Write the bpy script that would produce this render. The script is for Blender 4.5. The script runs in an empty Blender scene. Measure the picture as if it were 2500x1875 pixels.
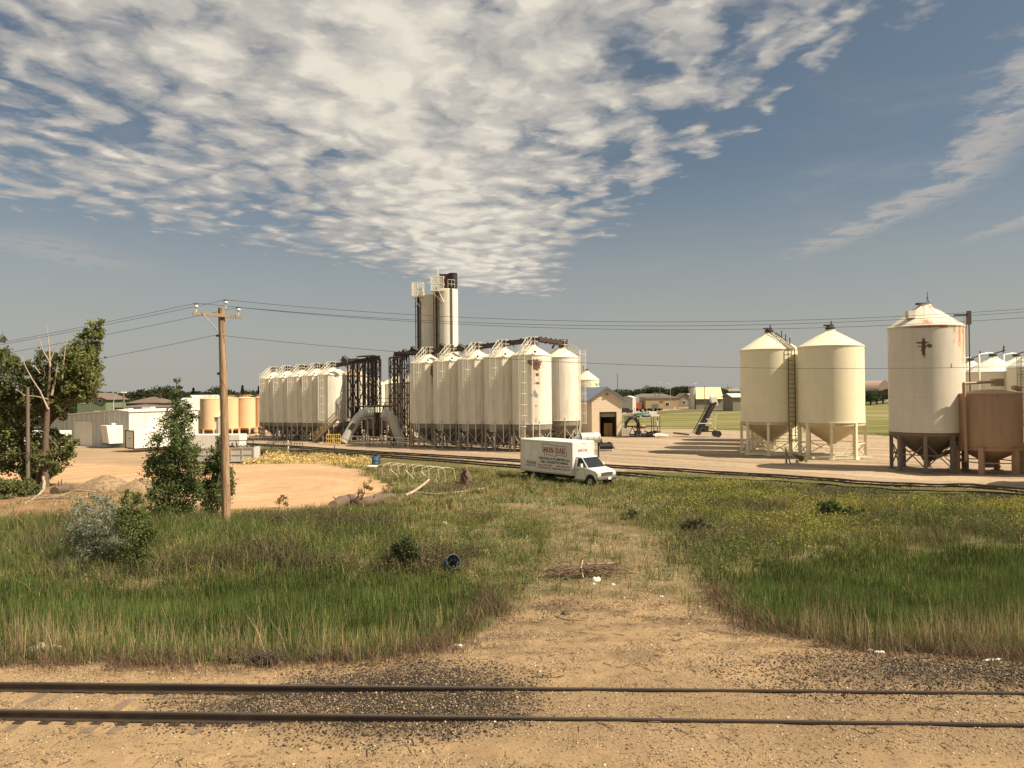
import bpy, math, random
import numpy as np
from mathutils import Vector, Matrix
R = math.radians
random.seed(7)
rng = np.random.default_rng(11)
sc = bpy.context.scene
COL = sc.collection
# ---------------------------------------------------------------- camera
F = 1850.0                      # focal length in pixels of the 2500 px wide photograph
EYE = Vector((0, 0, 6.4))
ROLL, PITCH = R(0.52), R(0.63)
CR = (Matrix.Rotation(R(90) + PITCH, 3, 'X') @ Matrix.Rotation(-ROLL, 3, 'Z'))
cam = bpy.data.cameras.new('camera'); camo = bpy.data.objects.new('camera', cam); COL.objects.link(camo)
cam.sensor_width = 36; cam.lens = 36 * F / 2500; cam.clip_end = 9000; cam.clip_start = 0.1
camo.matrix_world = Matrix.Translation(EYE) @ CR.to_4x4()
sc.camera = camo
def ray(px, py): return CR @ Vector(((px - 1250) / F, (937.5 - py) / F, -1))
def G(px, py, z=0.0):           # where a sight line meets the level z
    d = ray(px, py); t = (z - EYE.z) / d.z
    return Vector((EYE.x + d.x * t, EYE.y + d.y * t, z))
def P(px, py, Y):               # point of a sight line at distance Y
    d = ray(px, py); t = Y / d.y
    return EYE + d * t
# First distances were surveyed with a steeper horizon; KW converts them (and the sizes read with them) to the true one.
KS = 0.00323
CR0 = (Matrix.Rotation(R(90) + PITCH, 3, 'X') @ Matrix.Rotation(-R(1.7), 3, 'Z'))
def P0(px, py, Y): d = CR0 @ Vector(((px - 1250) / F, (937.5 - py) / F, -1)); return EYE + d * (Y / d.y)
def KW(x): return 1 / (1 - KS * x)
def PO(px, py, Y): return P(px, py, Y * KW((px - 1250) / F * Y))
def MAPP(p): k = KW(p[0]); return Vector((p[0] * k, p[1] * k, p[2] * k))
# ---------------------------------------------------------------- tagging
def tag(o, label=None, cat=None, group=None, kind=None):
    if label: o['label'] = label
    if cat: o['category'] = cat
    if group: o['group'] = group
    if kind: o['kind'] = kind
    return o
def thing(name, label, cat, loc=(0, 0, 0), rz=0, group=None, warp=None):
    o = bpy.data.objects.new(name, None); COL.objects.link(o)
    if warp == 'L': k = KW(loc[0]); loc = (loc[0] * k, loc[1] * k, 0); o.scale = (k,) * 3
    if warp == 'S': o.scale = (1 + KS * loc[0],) * 3
    o.location = loc; o.rotation_euler = (0, 0, rz); o.empty_display_size = .3
    return tag(o, label, cat, group)
def copy_tree(o, parent=None):
    c = o.copy(); COL.objects.link(c); c.parent = parent
    for ch in KIDS.get(o.name, []): 
        k = copy_tree(ch, c)
        KIDS.setdefault(c.name, []).append(k)
    return c
KIDS = {}
def dup(o, label, loc, rz=None, group=None, scale=None):
    c = copy_tree(o); c.location = loc
    if rz is not None: c.rotation_euler = (0, 0, rz)
    if scale: c.scale = scale
    c['label'] = label
    if group: c['group'] = group
    return c
# ---------------------------------------------------------------- mesh collector
class MB:
    def __init__(s): s.v = []; s.f = []; s.sm = []
    def add(s, vs, fs, smooth=False):
        b = len(s.v); s.v += [tuple(v) for v in vs]
        s.f += [tuple(b + i for i in f) for f in fs]; s.sm += [smooth] * len(fs)
        return s
    def box(s, c, d, rz=0, rx=0, ry=0):
        hx, hy, hz = d[0] / 2, d[1] / 2, d[2] / 2
        m = Matrix.Rotation(rz, 3, 'Z') @ Matrix.Rotation(ry, 3, 'Y') @ Matrix.Rotation(rx, 3, 'X')
        c = Vector(c)
        vs = [c + m @ Vector((x, y, z)) for x in (-hx, hx) for y in (-hy, hy) for z in (-hz, hz)]
        return s.add(vs, [(0, 1, 3, 2), (4, 6, 7, 5), (0, 4, 5, 1), (2, 3, 7, 6), (0, 2, 6, 4), (1, 5, 7, 3)])
    def beam(s, p, q, w, h=None, up=(0, 0, 1)):
        p, q = Vector(p), Vector(q); h = h or w; d = q - p; L = d.length
        if L < 1e-6: return s
        d /= L; u = Vector(up)
        if abs(d.dot(u)) > .98: u = Vector((1, 0, 0))
        a = d.cross(u).normalized(); b = a.cross(d)
        vs = [e + a * (w / 2 * i) + b * (h / 2 * j) for e in (p, q) for i, j in ((-1, -1), (1, -1), (1, 1), (-1, 1))]
        return s.add(vs, [(3, 2, 1, 0), (4, 5, 6, 7), (0, 1, 5, 4), (1, 2, 6, 5), (2, 3, 7, 6), (3, 0, 4, 7)])
    def tube(s, pts, r, n=8, caps=True, smooth=True):
        pts = [Vector(p) for p in pts]
        rs = r if hasattr(r, '__len__') else [r] * len(pts)
        rings = []; pa = None
        for i, p in enumerate(pts):
            d = (pts[min(i + 1, len(pts) - 1)] - pts[max(i - 1, 0)]).normalized()
            if pa is None:
                u = Vector((0, 0, 1)) if abs(d.z) < .9 else Vector((1, 0, 0))
                pa = d.cross(u).normalized()
            pa = (pa - d * pa.dot(d)).normalized(); b = d.cross(pa)
            rings.append([p + (pa * math.cos(t) + b * math.sin(t)) * rs[i] for t in [2 * math.pi * k / n for k in range(n)]])
        vs = [v for rg in rings for v in rg]; fs = []
        for i in range(len(pts) - 1):
            for k in range(n):
                fs.append((i * n + k, i * n + (k + 1) % n, (i + 1) * n + (k + 1) % n, (i + 1) * n + k))
        s.add(vs, fs, smooth)
        if caps:
            s.add(rings[0], [tuple(range(n - 1, -1, -1))]); s.add(rings[-1], [tuple(range(n))])
        return s
    def lathe(s, prof, n=32, c=(0, 0, 0), smooth=True, sharp=(), a0=0):
        c = Vector(c); segs = []; cur = [prof[0]]
        for i in range(1, len(prof)):
            cur.append(prof[i])
            if i in sharp: segs.append(cur); cur = [prof[i]]
        segs.append(cur)
        for sg in segs:
            if len(sg) < 2: continue
            vs = [c + Vector((r * math.cos(a0 + 2 * math.pi * k / n), r * math.sin(a0 + 2 * math.pi * k / n), z)) for r, z in sg for k in range(n)]
            fs = [(i * n + k, i * n + (k + 1) % n, (i + 1) * n + (k + 1) % n, (i + 1) * n + k) for i in range(len(sg) - 1) for k in range(n)]
            s.add(vs, fs, smooth)
        return s
    def prism(s, poly, z0, z1, m=None):      # polygon in XY extruded in Z, optional matrix
        n = len(poly)
        vs = [Vector((x, y, z)) for z in (z0, z1) for x, y in poly]
        if m is not None: vs = [m @ v for v in vs]
        return s.add(vs, [tuple(range(n - 1, -1, -1)), tuple(range(n, 2 * n))] + [(k, (k + 1) % n, n + (k + 1) % n, n + k) for k in range(n)])
    def build(s, name, mat, parent=None, loc=None):
        me = bpy.data.meshes.new(name); me.from_pydata(s.v, [], s.f)
        me.polygons.foreach_set('use_smooth', s.sm)
        if mat: me.materials.append(mat)
        me.update()
        o = bpy.data.objects.new(name, me); COL.objects.link(o)
        if parent is not None:
            o.parent = parent; KIDS.setdefault(parent.name, []).append(o)
        if loc is not None: o.location = loc
        return o
XZ = Matrix(((1, 0, 0), (0, 0, -1), (0, 1, 0)))     # polygon XY -> upright XZ, extruded along -Y
YZ = Matrix(((0, 0, 1), (1, 0, 0), (0, 1, 0)))
# ---------------------------------------------------------------- materials
def nt_of(name):
    m = bpy.data.materials.new(name); m.use_nodes = True
    nt = m.node_tree; nt.nodes.clear()
    out = nt.nodes.new('ShaderNodeOutputMaterial'); b = nt.nodes.new('ShaderNodeBsdfPrincipled')
    nt.links.new(b.outputs[0], out.inputs[0])
    return m, nt, b
def setin(nt, sock, v):
    if isinstance(v, bpy.types.NodeSocket): nt.links.new(v, sock)
    elif v is not None:
        if sock.type == 'RGBA' and len(v) == 3: v = (*v, 1)
        sock.default_value = v
def MA(nt, op, a, b=None, c=None, clamp=False):
    n = nt.nodes.new('ShaderNodeMath'); n.operation = op; n.use_clamp = clamp
    for i, v in enumerate((a, b, c)):
        if v is not None: setin(nt, n.inputs[i], v)
    return n.outputs[0]
def VM(nt, op, a, b=None, sc_=None):
    n = nt.nodes.new('ShaderNodeVectorMath'); n.operation = op
    setin(nt, n.inputs[0], a)
    if b is not None: setin(nt, n.inputs[1], b)
    if sc_ is not None: setin(nt, n.inputs['Scale'], sc_)
    return n.outputs['Value'] if op in ('LENGTH', 'DOT_PRODUCT', 'DISTANCE') else n.outputs[0]
def MIX(nt, f, a, b, mode='MIX'):
    n = nt.nodes.new('ShaderNodeMix'); n.data_type = 'RGBA'; n.blend_type = mode; n.clamp_factor = True
    setin(nt, n.inputs[0], f); setin(nt, n.inputs[6], a); setin(nt, n.inputs[7], b)
    return n.outputs[2]
def NOISE(nt, vec, scale, detail=4, rough=.55, dist=0):
    n = nt.nodes.new('ShaderNodeTexNoise'); setin(nt, n.inputs['Vector'], vec)
    n.inputs['Scale'].default_value = scale; n.inputs['Detail'].default_value = detail
    n.inputs['Roughness'].default_value = rough; n.inputs['Distortion'].default_value = dist
    return n.outputs[0]
def VOR(nt, vec, scale, feature='F1', out='Distance'):
    n = nt.nodes.new('ShaderNodeTexVoronoi'); n.feature = feature; setin(nt, n.inputs['Vector'], vec); n.inputs['Scale'].default_value = scale
    return n.outputs[out]
def SS(nt, v, lo, hi, a=0, b=1):            # smoothstep
    n = nt.nodes.new('ShaderNodeMapRange'); n.interpolation_type = 'SMOOTHSTEP'
    setin(nt, n.inputs[0], v); setin(nt, n.inputs[1], lo); setin(nt, n.inputs[2], hi)
    n.inputs[3].default_value = a; n.inputs[4].default_value = b
    return n.outputs[0]
def OBJC(nt): return nt.nodes.new('ShaderNodeTexCoord').outputs['Object']
def POS(nt): return nt.nodes.new('ShaderNodeNewGeometry').outputs['Position']
def MUL(nt, v, k): return VM(nt, 'MULTIPLY', v, k)
def BUMP(nt, b, h, s, dist=.02):
    n = nt.nodes.new('ShaderNodeBump'); n.inputs['Strength'].default_value = s; n.inputs['Distance'].default_value = dist
    nt.links.new(h, n.inputs['Height']); nt.links.new(n.outputs[0], b.inputs['Normal'])
def paint(name, col, rough=.55, dirt=.25, dcol=None, metal=0, scale=1.2, streak=True, bump=.15, ribs=None, spots=None, rust=0, seams=0, spec=.5):
    m, nt, b = nt_of(name); oc = OBJC(nt)
    dcol = dcol or tuple(c * .55 for c in col)
    v = MUL(nt, oc, (scale * 2.2, scale * 2.2, scale * (.35 if streak else 2.2)))
    n1 = NOISE(nt, v, 1.0, 6, .62); n2 = NOISE(nt, oc, scale * .7, 3)
    f = MA(nt, 'MULTIPLY', SS(nt, n1, .42, .78), dirt * 1.6)
    c = MIX(nt, f, col, dcol)
    c = MIX(nt, MA(nt, 'MULTIPLY', SS(nt, n2, .35, .7), .22), c, tuple(min(1, k * .8) for k in col))
    h = n1
    if seams:
        z = nt.nodes.new('ShaderNodeSeparateXYZ'); nt.links.new(oc, z.inputs[0])
        w = MA(nt, 'PINGPONG', z.outputs[2], seams / 2)
        s = SS(nt, w, 0.0, .03, 1, 0)
        c = MIX(nt, MA(nt, 'MULTIPLY', s, .35), c, dcol)
    if rust:
        rn = NOISE(nt, MUL(nt, oc, (2.2, 2.2, .6)), 1.6, 8, .68)
        c = MIX(nt, SS(nt, rn, .74 - .1 * rust, .80 - .1 * rust), c, (.16, .055, .02))
        c = MIX(nt, MA(nt, 'MULTIPLY', SS(nt, rn, .66 - .1 * rust, .76 - .1 * rust), .35), c, (.45, .2, .07))
    if spots:                                  # stains: centre, radii, colour
        wob = VM(nt, 'SCALE', VM(nt, 'SUBTRACT', nt_color_noise(nt, oc, 4.6), (.5, .5, .5)), sc_=1.5)
        for (cx, cy, cz, rx, rz_, colr, st) in spots:
            d = VM(nt, 'SUBTRACT', oc, (cx, cy, cz))
            d = VM(nt, 'ADD', MUL(nt, d, (1 / rx, 1 / rx, 1 / rz_)), wob)
            f2 = MA(nt, 'MULTIPLY', SS(nt, VM(nt, 'LENGTH', d), .55 if st < .8 else .75, 1.15 if st < .8 else 1.0, 1, 0), MA(nt, 'MULTIPLY', SS(nt, n1, .38, .62), st * 1.2) if st < .8 else st)
            c = MIX(nt, f2, c, colr)
    if ribs:                                   # corrugated or panelled sheet: ribs=(axis, pitch, depth, darken)
        ax, pitch, dep, dk = ribs
        sp = nt.nodes.new('ShaderNodeSeparateXYZ'); nt.links.new(oc, sp.inputs[0])
        w = MA(nt, 'PINGPONG', sp.outputs[ax], pitch / 2)
        s = SS(nt, w, 0, pitch * .14, 1, 0)
        c = MIX(nt, MA(nt, 'MULTIPLY', s, dk), c, dcol)
        BUMP(nt, b, s, .9, dep)
    elif bump: BUMP(nt, b, h, bump, .03)
    setin(nt, b.inputs['Base Color'], c)
    b.inputs['Metallic'].default_value = metal
    b.inputs['Specular IOR Level'].default_value = spec
    setin(nt, b.inputs['Roughness'], MA(nt, 'ADD', MA(nt, 'MULTIPLY', n2, .25), rough - .12))
    return m
def nt_color_noise(nt, vec, scale):
    n = nt.nodes.new('ShaderNodeTexNoise'); setin(nt, n.inputs['Vector'], vec); n.inputs['Scale'].default_value = scale
    n.inputs['Detail'].default_value = 5; n.inputs['Roughness'].default_value = .65
    return n.outputs['Color']
def attr_mat(name, rough=.8, trans=.3, spec=.15):
    m, nt, b = nt_of(name)
    a = nt.nodes.new('ShaderNodeAttribute'); a.attribute_name = 'tint'
    nt.links.new(a.outputs['Color'], b.inputs['Base Color']); b.inputs['Roughness'].default_value = rough
    b.inputs['Specular IOR Level'].default_value = spec
    if trans:
        t = nt.nodes.new('ShaderNodeBsdfTranslucent'); nt.links.new(a.outputs['Color'], t.inputs[0])
        mx = nt.nodes.new('ShaderNodeMixShader'); mx.inputs[0].default_value = trans
        nt.links.new(b.outputs[0], mx.inputs[1]); nt.links.new(t.outputs[0], mx.inputs[2])
        nt.links.new(mx.outputs[0], [n for n in nt.nodes if n.type == 'OUTPUT_MATERIAL'][0].inputs[0])
    return m
M_LEAF = attr_mat('leaf', .6, .45, .25); M_GRASS = attr_mat('grass_blade', .7, .3, .15); M_STONE = attr_mat('stone', .9, 0, .2)
def np_mesh(name, V, Fc, colors, mat, parent=None, nper=4):
    """V (n,3), Fc (m,k) faces with equal corner count, colours per vertex."""
    me = bpy.data.meshes.new(name); n = len(V); m_, k = Fc.shape
    me.vertices.add(n); me.vertices.foreach_set('co', np.ascontiguousarray(V, np.float32).ravel())
    me.loops.add(m_ * k); me.loops.foreach_set('vertex_index', np.ascontiguousarray(Fc, np.int32).ravel())
    me.polygons.add(m_); me.polygons.foreach_set('loop_start', np.arange(m_, dtype=np.int32) * k)
    me.update(calc_edges=True)
    if colors is not None:
        at = me.attributes.new('tint', 'FLOAT_COLOR', 'POINT')
        c4 = np.ones((n, 4), np.float32); c4[:, :3] = colors; at.data.foreach_set('color', c4.ravel())
    me.materials.append(mat)
    o = bpy.data.objects.new(name, me); COL.objects.link(o)
    if parent is not None: o.parent = parent; KIDS.setdefault(parent.name, []).append(o)
    return o
def leaf_quads(C, size, cols, flat=0.0):
    """random leaf-sized quads around centres C"""
    n = len(C); a = rng.normal(size=(n, 3)); a[:, 2] *= (1 - flat); a /= np.linalg.norm(a, axis=1)[:, None]
    b = rng.normal(size=(n, 3)); b -= (b * a).sum(1)[:, None] * a; b /= np.linalg.norm(b, axis=1)[:, None]
    s = (size * rng.uniform(.6, 1.3, n))[:, None]
    V = np.stack([C - a * s, C + b * s * .55, C + a * s, C - b * s * .55], 1).reshape(-1, 3)
    Fc = np.arange(n * 4).reshape(-1, 4)
    return V, Fc, np.repeat(cols, 4, axis=0)
def vary(col, n, s=.25, hue=.08):
    c = np.array(col)[None, :] * rng.uniform(1 - s, 1 + s, (n, 1)) * rng.uniform(1 - hue, 1 + hue, (n, 3))
    return np.clip(c, 0, 1)
def shell_points(c, r, n, squash=1.0):
    d = rng.normal(size=(n, 3)); d /= np.linalg.norm(d, axis=1)[:, None]
    rad = rng.uniform(.25, 1, n) ** .45
    p = d * rad[:, None] * r; p[:, 2] *= squash
    return p + np.array(c)[None, :]
# ---------------------------------------------------------------- light
SUN_AZ, SUN_EL = R(110), R(48)          # clockwise from the view direction (+Y)
sd = Vector((math.sin(SUN_AZ) * math.cos(SUN_EL), math.cos(SUN_AZ) * math.cos(SUN_EL), math.sin(SUN_EL)))
sun = bpy.data.lights.new('sun', 'SUN'); sun.energy = 5.0; sun.angle = R(.53); sun.color = (1, .875, .69)
suno = bpy.data.objects.new('sun', sun); COL.objects.link(suno); suno.rotation_euler = sd.to_track_quat('Z', 'Y').to_euler()
w = bpy.data.worlds.new('World'); sc.world = w; w.use_nodes = True; nt = w.node_tree; nt.nodes.clear()
wo = nt.nodes.new('ShaderNodeOutputWorld'); bg = nt.nodes.new('ShaderNodeBackground'); nt.links.new(bg.outputs[0], wo.inputs[0])
sky = nt.nodes.new('ShaderNodeTexSky'); sky.sky_type = 'NISHITA'; sky.sun_disc = False
sky.sun_elevation = SUN_EL; sky.sun_rotation = SUN_AZ; sky.dust_density = 3.0; sky.air_density = 1.0; sky.ozone_density = 1.2; sky.altitude = 600
tc = nt.nodes.new('ShaderNodeTexCoord').outputs['Generated']
sp = nt.nodes.new('ShaderNodeSeparateXYZ'); nt.links.new(tc, sp.inputs[0]); dx, dy, dz = sp.outputs
zz = MA(nt, 'MAXIMUM', dz, .035)
X = MA(nt, 'DIVIDE', dx, zz); Y = MA(nt, 'DIVIDE', dy, zz)
cmb = nt.nodes.new('ShaderNodeCombineXYZ'); nt.links.new(X, cmb.inputs[0]); nt.links.new(Y, cmb.inputs[1]); PL = cmb.outputs[0]
warp = VM(nt, 'SCALE', VM(nt, 'SUBTRACT', nt_color_noise(nt, PL, 1.4), (.5, .5, .5)), sc_=.55)
PW = VM(nt, 'ADD', PL, warp)
mp = nt.nodes.new('ShaderNodeMapping'); mp.inputs['Rotation'].default_value = (0, 0, R(14)); mp.inputs['Scale'].default_value = (1.0, .62, 1)
nt.links.new(PW, mp.inputs[0]); PR = mp.outputs[0]
cell = VOR(nt, PR, 8.0, 'SMOOTH_F1'); fine = NOISE(nt, PR, 7.0, 7, .55, .1); big = NOISE(nt, PL, 1.1, 3, .5)
dens = MA(nt, 'ADD', MA(nt, 'SUBTRACT', fine, MA(nt, 'MULTIPLY', cell, .95)), MA(nt, 'MULTIPLY', MA(nt, 'SUBTRACT', big, .5), .55))
# where the cloud deck lies on its level plane (X across, Y away, in cloud heights)
wb = MA(nt, 'MULTIPLY', MA(nt, 'SUBTRACT', NOISE(nt, PL, 2.2, 5, .6), .5), .9)
eR = MA(nt, 'SUBTRACT', MA(nt, 'MAXIMUM', MA(nt, 'ADD', MA(nt, 'MULTIPLY', Y, -.19), 1.62), .60), MA(nt, 'ADD', X, wb))      # >0 inside
eL = MA(nt, 'SUBTRACT', MA(nt, 'ADD', MA(nt, 'MULTIPLY', X, 1.35), 8.2), MA(nt, 'ADD', Y, MA(nt, 'MULTIPLY', wb, 2.2)))
edge = MA(nt, 'MULTIPLY', SS(nt, eR, -.12, .42), SS(nt, eL, -.3, 1.6))
g = MA(nt, 'DIVIDE', MA(nt, 'ADD', X, MA(nt, 'ADD', .42, MA(nt, 'MULTIPLY', Y, -.02))), .62)
core = MA(nt, 'EXPONENT', MA(nt, 'MULTIPLY', MA(nt, 'MULTIPLY', g, g), -1))
cover = MA(nt, 'ADD', MA(nt, 'MULTIPLY', core, .46), MA(nt, 'MULTIPLY', edge, .62))
den = MA(nt, 'ADD', dens, cover)
cl = MA(nt, 'MULTIPLY', SS(nt, den, .50, .92), SS(nt, edge, .02, .3))
# two thin streaks standing apart from the deck
def streak(x0, bend, y0, y1, wd):
    ctr = MA(nt, 'SUBTRACT', x0, MA(nt, 'MULTIPLY', MA(nt, 'MAXIMUM', MA(nt, 'SUBTRACT', 3.7, Y), 0), bend))
    off = MA(nt, 'ABSOLUTE', MA(nt, 'ADD', MA(nt, 'SUBTRACT', X, ctr), MA(nt, 'MULTIPLY', MA(nt, 'SUBTRACT', fine, .5), .55)))
    a = SS(nt, off, .0, wd, 1, 0)
    return MA(nt, 'MULTIPLY', a, MA(nt, 'MULTIPLY', SS(nt, Y, y0 - .3, y0 + .3), SS(nt, Y, y1 - 1.2, y1, 1, 0)))
st1 = streak(2.18, .35, 2.0, 6.1, .24); st2 = streak(3.1, .2, 4.0, 5.6, .16); st3 = streak(-3.1, 0, 4.6, 6.6, .6)
st = MA(nt, 'MAXIMUM', st1, MA(nt, 'MAXIMUM', st2, MA(nt, 'MULTIPLY', st3, .6)))
thin = MA(nt, 'MULTIPLY', SS(nt, NOISE(nt, PW, .9, 6, .6), .5, .8), .3)
allc = MA(nt, 'MAXIMUM', MA(nt, 'MAXIMUM', cl, MA(nt, 'MULTIPLY', st, SS(nt, fine, .30, .55))), MA(nt, 'MULTIPLY', thin, SS(nt, dz, .05, .2)))
allc = MA(nt, 'MULTIPLY', allc, SS(nt, dz, .05, .13))
hs = nt.nodes.new('ShaderNodeHueSaturation'); hs.inputs['Saturation'].default_value = .72; hs.inputs['Value'].default_value = 1.0
nt.links.new(sky.outputs[0], hs.inputs['Color'])
skyc = MIX(nt, 1.0, hs.outputs[0], (.86, .96, .96), 'MULTIPLY')
hz = MA(nt, 'MULTIPLY', SS(nt, dz, 0.0, .30, 1, 0), .85)
skyc = MIX(nt, hz, skyc, (6.0, 5.8, 5.2))
shade = SS(nt, MA(nt, 'ADD', den, MA(nt, 'MULTIPLY', NOISE(nt, PR, 2.2, 6, .6), .5)), 1.0, 1.7)
ccol = MIX(nt, shade, (5.8, 5.6, 5.4), (10.8, 10.0, 8.5))
fin = MIX(nt, allc, skyc, ccol)
below = MIX(nt, SS(nt, dz, -.02, 0), (1.6, 1.3, .95), fin)
nt.links.new(below, bg.inputs[0]); bg.inputs[1].default_value = .045
vs_ = sc.view_settings; vs_.view_transform = 'Standard'; vs_.look = 'None'; vs_.exposure = 0.74; vs_.gamma = 1
sc.render.film_transparent = False
sc.cycles.max_bounces = 6; sc.cycles.transparent_max_bounces = 16; sc.cycles.use_denoising = True
# ---------------------------------------------------------------- ground
_tab = np.random.default_rng(5).random((256, 256))
def vnoise(x, y):
    xi = np.floor(x).astype(int); yi = np.floor(y).astype(int); fx = x - xi; fy = y - yi
    fx = fx * fx * (3 - 2 * fx); fy = fy * fy * (3 - 2 * fy)
    t = lambda a, b: _tab[a & 255, b & 255]
    return (t(xi, yi) * (1 - fx) + t(xi + 1, yi) * fx) * (1 - fy) + (t(xi, yi + 1) * (1 - fx) + t(xi + 1, yi + 1) * fx) * fy
def fbm(x, y, o=4):
    s = 0; a = .5; t = 0
    for i in range(o): s = s + a * vnoise(x + 17 * i, y + 31 * i); t += a; a *= .5; x = x * 2.03; y = y * 2.03
    return s / t
def poly_w(px): return np.array([[*G(*p)[:2]] for p in px])
def sdist(poly, x, y):
    """signed distance, positive inside"""
    d = np.full(x.shape, 1e9); ins = np.zeros(x.shape, bool); n = len(poly)
    for i in range(n):
        ax, ay = poly[i]; bx, by = poly[(i + 1) % n]; ex, ey = bx - ax, by - ay
        t = np.clip(((x - ax) * ex + (y - ay) * ey) / (ex * ex + ey * ey + 1e-9), 0, 1)
        d = np.minimum(d, np.hypot(x - ax - t * ex, y - ay - t * ey))
        c = ((ay > y) != (by > y)); xx = ex * (y - ay) / (ey if abs(ey) > 1e-9 else 1e-9) + ax
        ins ^= c & (x < xx)
    return np.where(ins, d, -d)
Z = {
 'tan': poly_w([(-900, 1600), (0, 1603), (500, 1614), (900, 1604), (1080, 1575), (1230, 1515), (1330, 1465), (1420, 1448), (1530, 1450), (1660, 1475), (1850, 1535), (2100, 1580), (2400, 1605), (3300, 1650), (3600, 2700), (-1200, 2700)]),
 'path': poly_w([(1210, 1500), (1300, 1400), (1330, 1280), (1250, 1230), (1400, 1235), (1600, 1290), (1660, 1370), (1880, 1535), (1530, 1480), (1230, 1530)]),
 'yard': poly_w([(560, 1079), (700, 1088), (780, 1092), (920, 1104), (1080, 1118), (1250, 1133), (1500, 1149), (1660, 1153), (1900, 1167), (2200, 1184), (2500, 1200), (3200, 1240), (3200, 1050), (2500, 1056), (2170, 1063), (1900, 1053), (1640, 1046), (1500, 1046), (1445, 1040), (1200, 1020), (700, 1040), (380, 1052), (420, 1062)]),
 'orange': poly_w([(-700, 1150), (0, 1150), (150, 1128), (330, 1138), (480, 1140), (600, 1133), (780, 1131), (870, 1146), (905, 1168), (960, 1180), (930, 1215), (840, 1235), (700, 1250), (560, 1250), (400, 1250), (330, 1200), (200, 1182), (0, 1178), (-700, 1180)]),
 'lefty': poly_w([(-700, 1120), (150, 1092), (205, 1086), (330, 1092), (470, 1080), (560, 1078), (620, 1110), (600, 1136), (330, 1142), (150, 1135), (-700, 1155)]),
 'lawn': poly_w([(1440, 1043), (1500, 1045), (1640, 1047), (1900, 1054), (2170, 1064), (2500, 1056), (3400, 1050), (3400, 968), (2500, 975), (2160, 985), (1780, 1002), (1640, 1009), (1540, 1019), (1440, 1028)]),
 'road': poly_w([(1200, 1030), (1445, 1022), (1540, 1010), (1640, 1001), (1780, 994), (2160, 980), (2160, 976), (1780, 988), (1640, 994), (1540, 1000), (1445, 1010), (1200, 1015)]),
 'soil': poly_w([(-700, 1185), (0, 1182), (200, 1184), (330, 1200), (410, 1250), (430, 1290), (330, 1275), (0, 1275), (-700, 1300)]),
 'straw': poly_w([(600, 1112), (700, 1112), (900, 1128), (905, 1142), (780, 1131), (610, 1134)]),
 'gravel': poly_w([(760, 1668), (990, 1628), (1130, 1640), (1290, 1674), (1240, 1750), (1080, 1800), (860, 1795), (720, 1752), (450, 1742), (420, 1712), (620, 1690)]),
 'gravel2': poly_w([(1900, 1655), (2050, 1625), (2250, 1618), (2500, 1630), (3000, 1650), (3000, 1692), (2300, 1688), (2000, 1680)]),
 'speck': poly_w([(1000, 1700), (1400, 1690), (2600, 1690), (2900, 1790), (2600, 1860), (1500, 1850), (1100, 1800)]),
 'reedL': poly_w([(-900, 1600), (0, 1603), (500, 1612), (900, 1602), (1080, 1570), (1190, 1490), (1180, 1430), (1000, 1400), (600, 1420), (300, 1440), (0, 1440), (-900, 1440)]),
 'reedR': poly_w([(1850, 1518), (2100, 1575), (2400, 1600), (3300, 1640), (3300, 1340), (2400, 1340), (2000, 1360), (1750, 1420)]),
}
def ditch(x, y):
    h = np.zeros(x.shape)
    for k in ('reedL', 'reedR'):
        d = sdist(Z[k], x, y); t = np.clip((d + .5) / 3.0, 0, 1); h -= .75 * t * t * (3 - 2 * t)
    return h
def height(x, y):
    x = np.asarray(x, float); y = np.asarray(y, float)
    h = ditch(x, y)
    g = np.clip((y - 18) / 6, 0, 1) * np.clip((62 - y) / 12, 0, 1)
    h = h + (fbm(x * .25, y * .25) - .5) * .5 * g * np.clip(-sdist(Z['orange'], x, y) / 2, 0, 1) * np.clip(-sdist(Z['path'], x, y) / 2, .15, 1)
    h = h + .45 * np.exp(-((x + 10) / 7) ** 2 - ((y - 33) / 4.5) ** 2)
    h = h + .13 * np.clip((x + 6) / 7, 0, 1) * np.clip((19 - y) / 2, 0, 1)
    h = h + (fbm(x * 1.7, y * 1.7, 3) - .5) * .05
    return h
def hz(x, y): return float(height(np.array([x]), np.array([y]))[0])
def W(k, x, y, soft=.5, wob=.8):
    n = (fbm(x * .9 + 3, y * .9 + 5, 4) - .5) * 2 * wob
    return np.clip((sdist(Z[k], x, y) + n) / soft * .5 + .5, 0, 1)
def stretch(segs):
    out = []
    for a, b, s in segs:
        out += list(np.arange(a, b, s))
    return out
xs = stretch([(-14, 14, .13), (14, 40, .35), (40, 100, 1.0), (100, 300, 8), (300, 1000, 50), (1000, 6001, 500)])
xs = sorted(set([round(v, 4) for v in xs] + [round(-v, 4) for v in xs if v > 14]))
ys = stretch([(-60, 8, 6), (8, 20, .12), (20, 34, .17), (34, 62, .3), (62, 130, .6), (130, 260, 3), (260, 600, 20), (600, 6001, 300)])
xs = np.array(xs); ys = np.array(ys)
GX, GY = np.meshgrid(xs, ys); gx, gy = GX.ravel(), GY.ravel()
gz = height(gx, gy)
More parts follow.
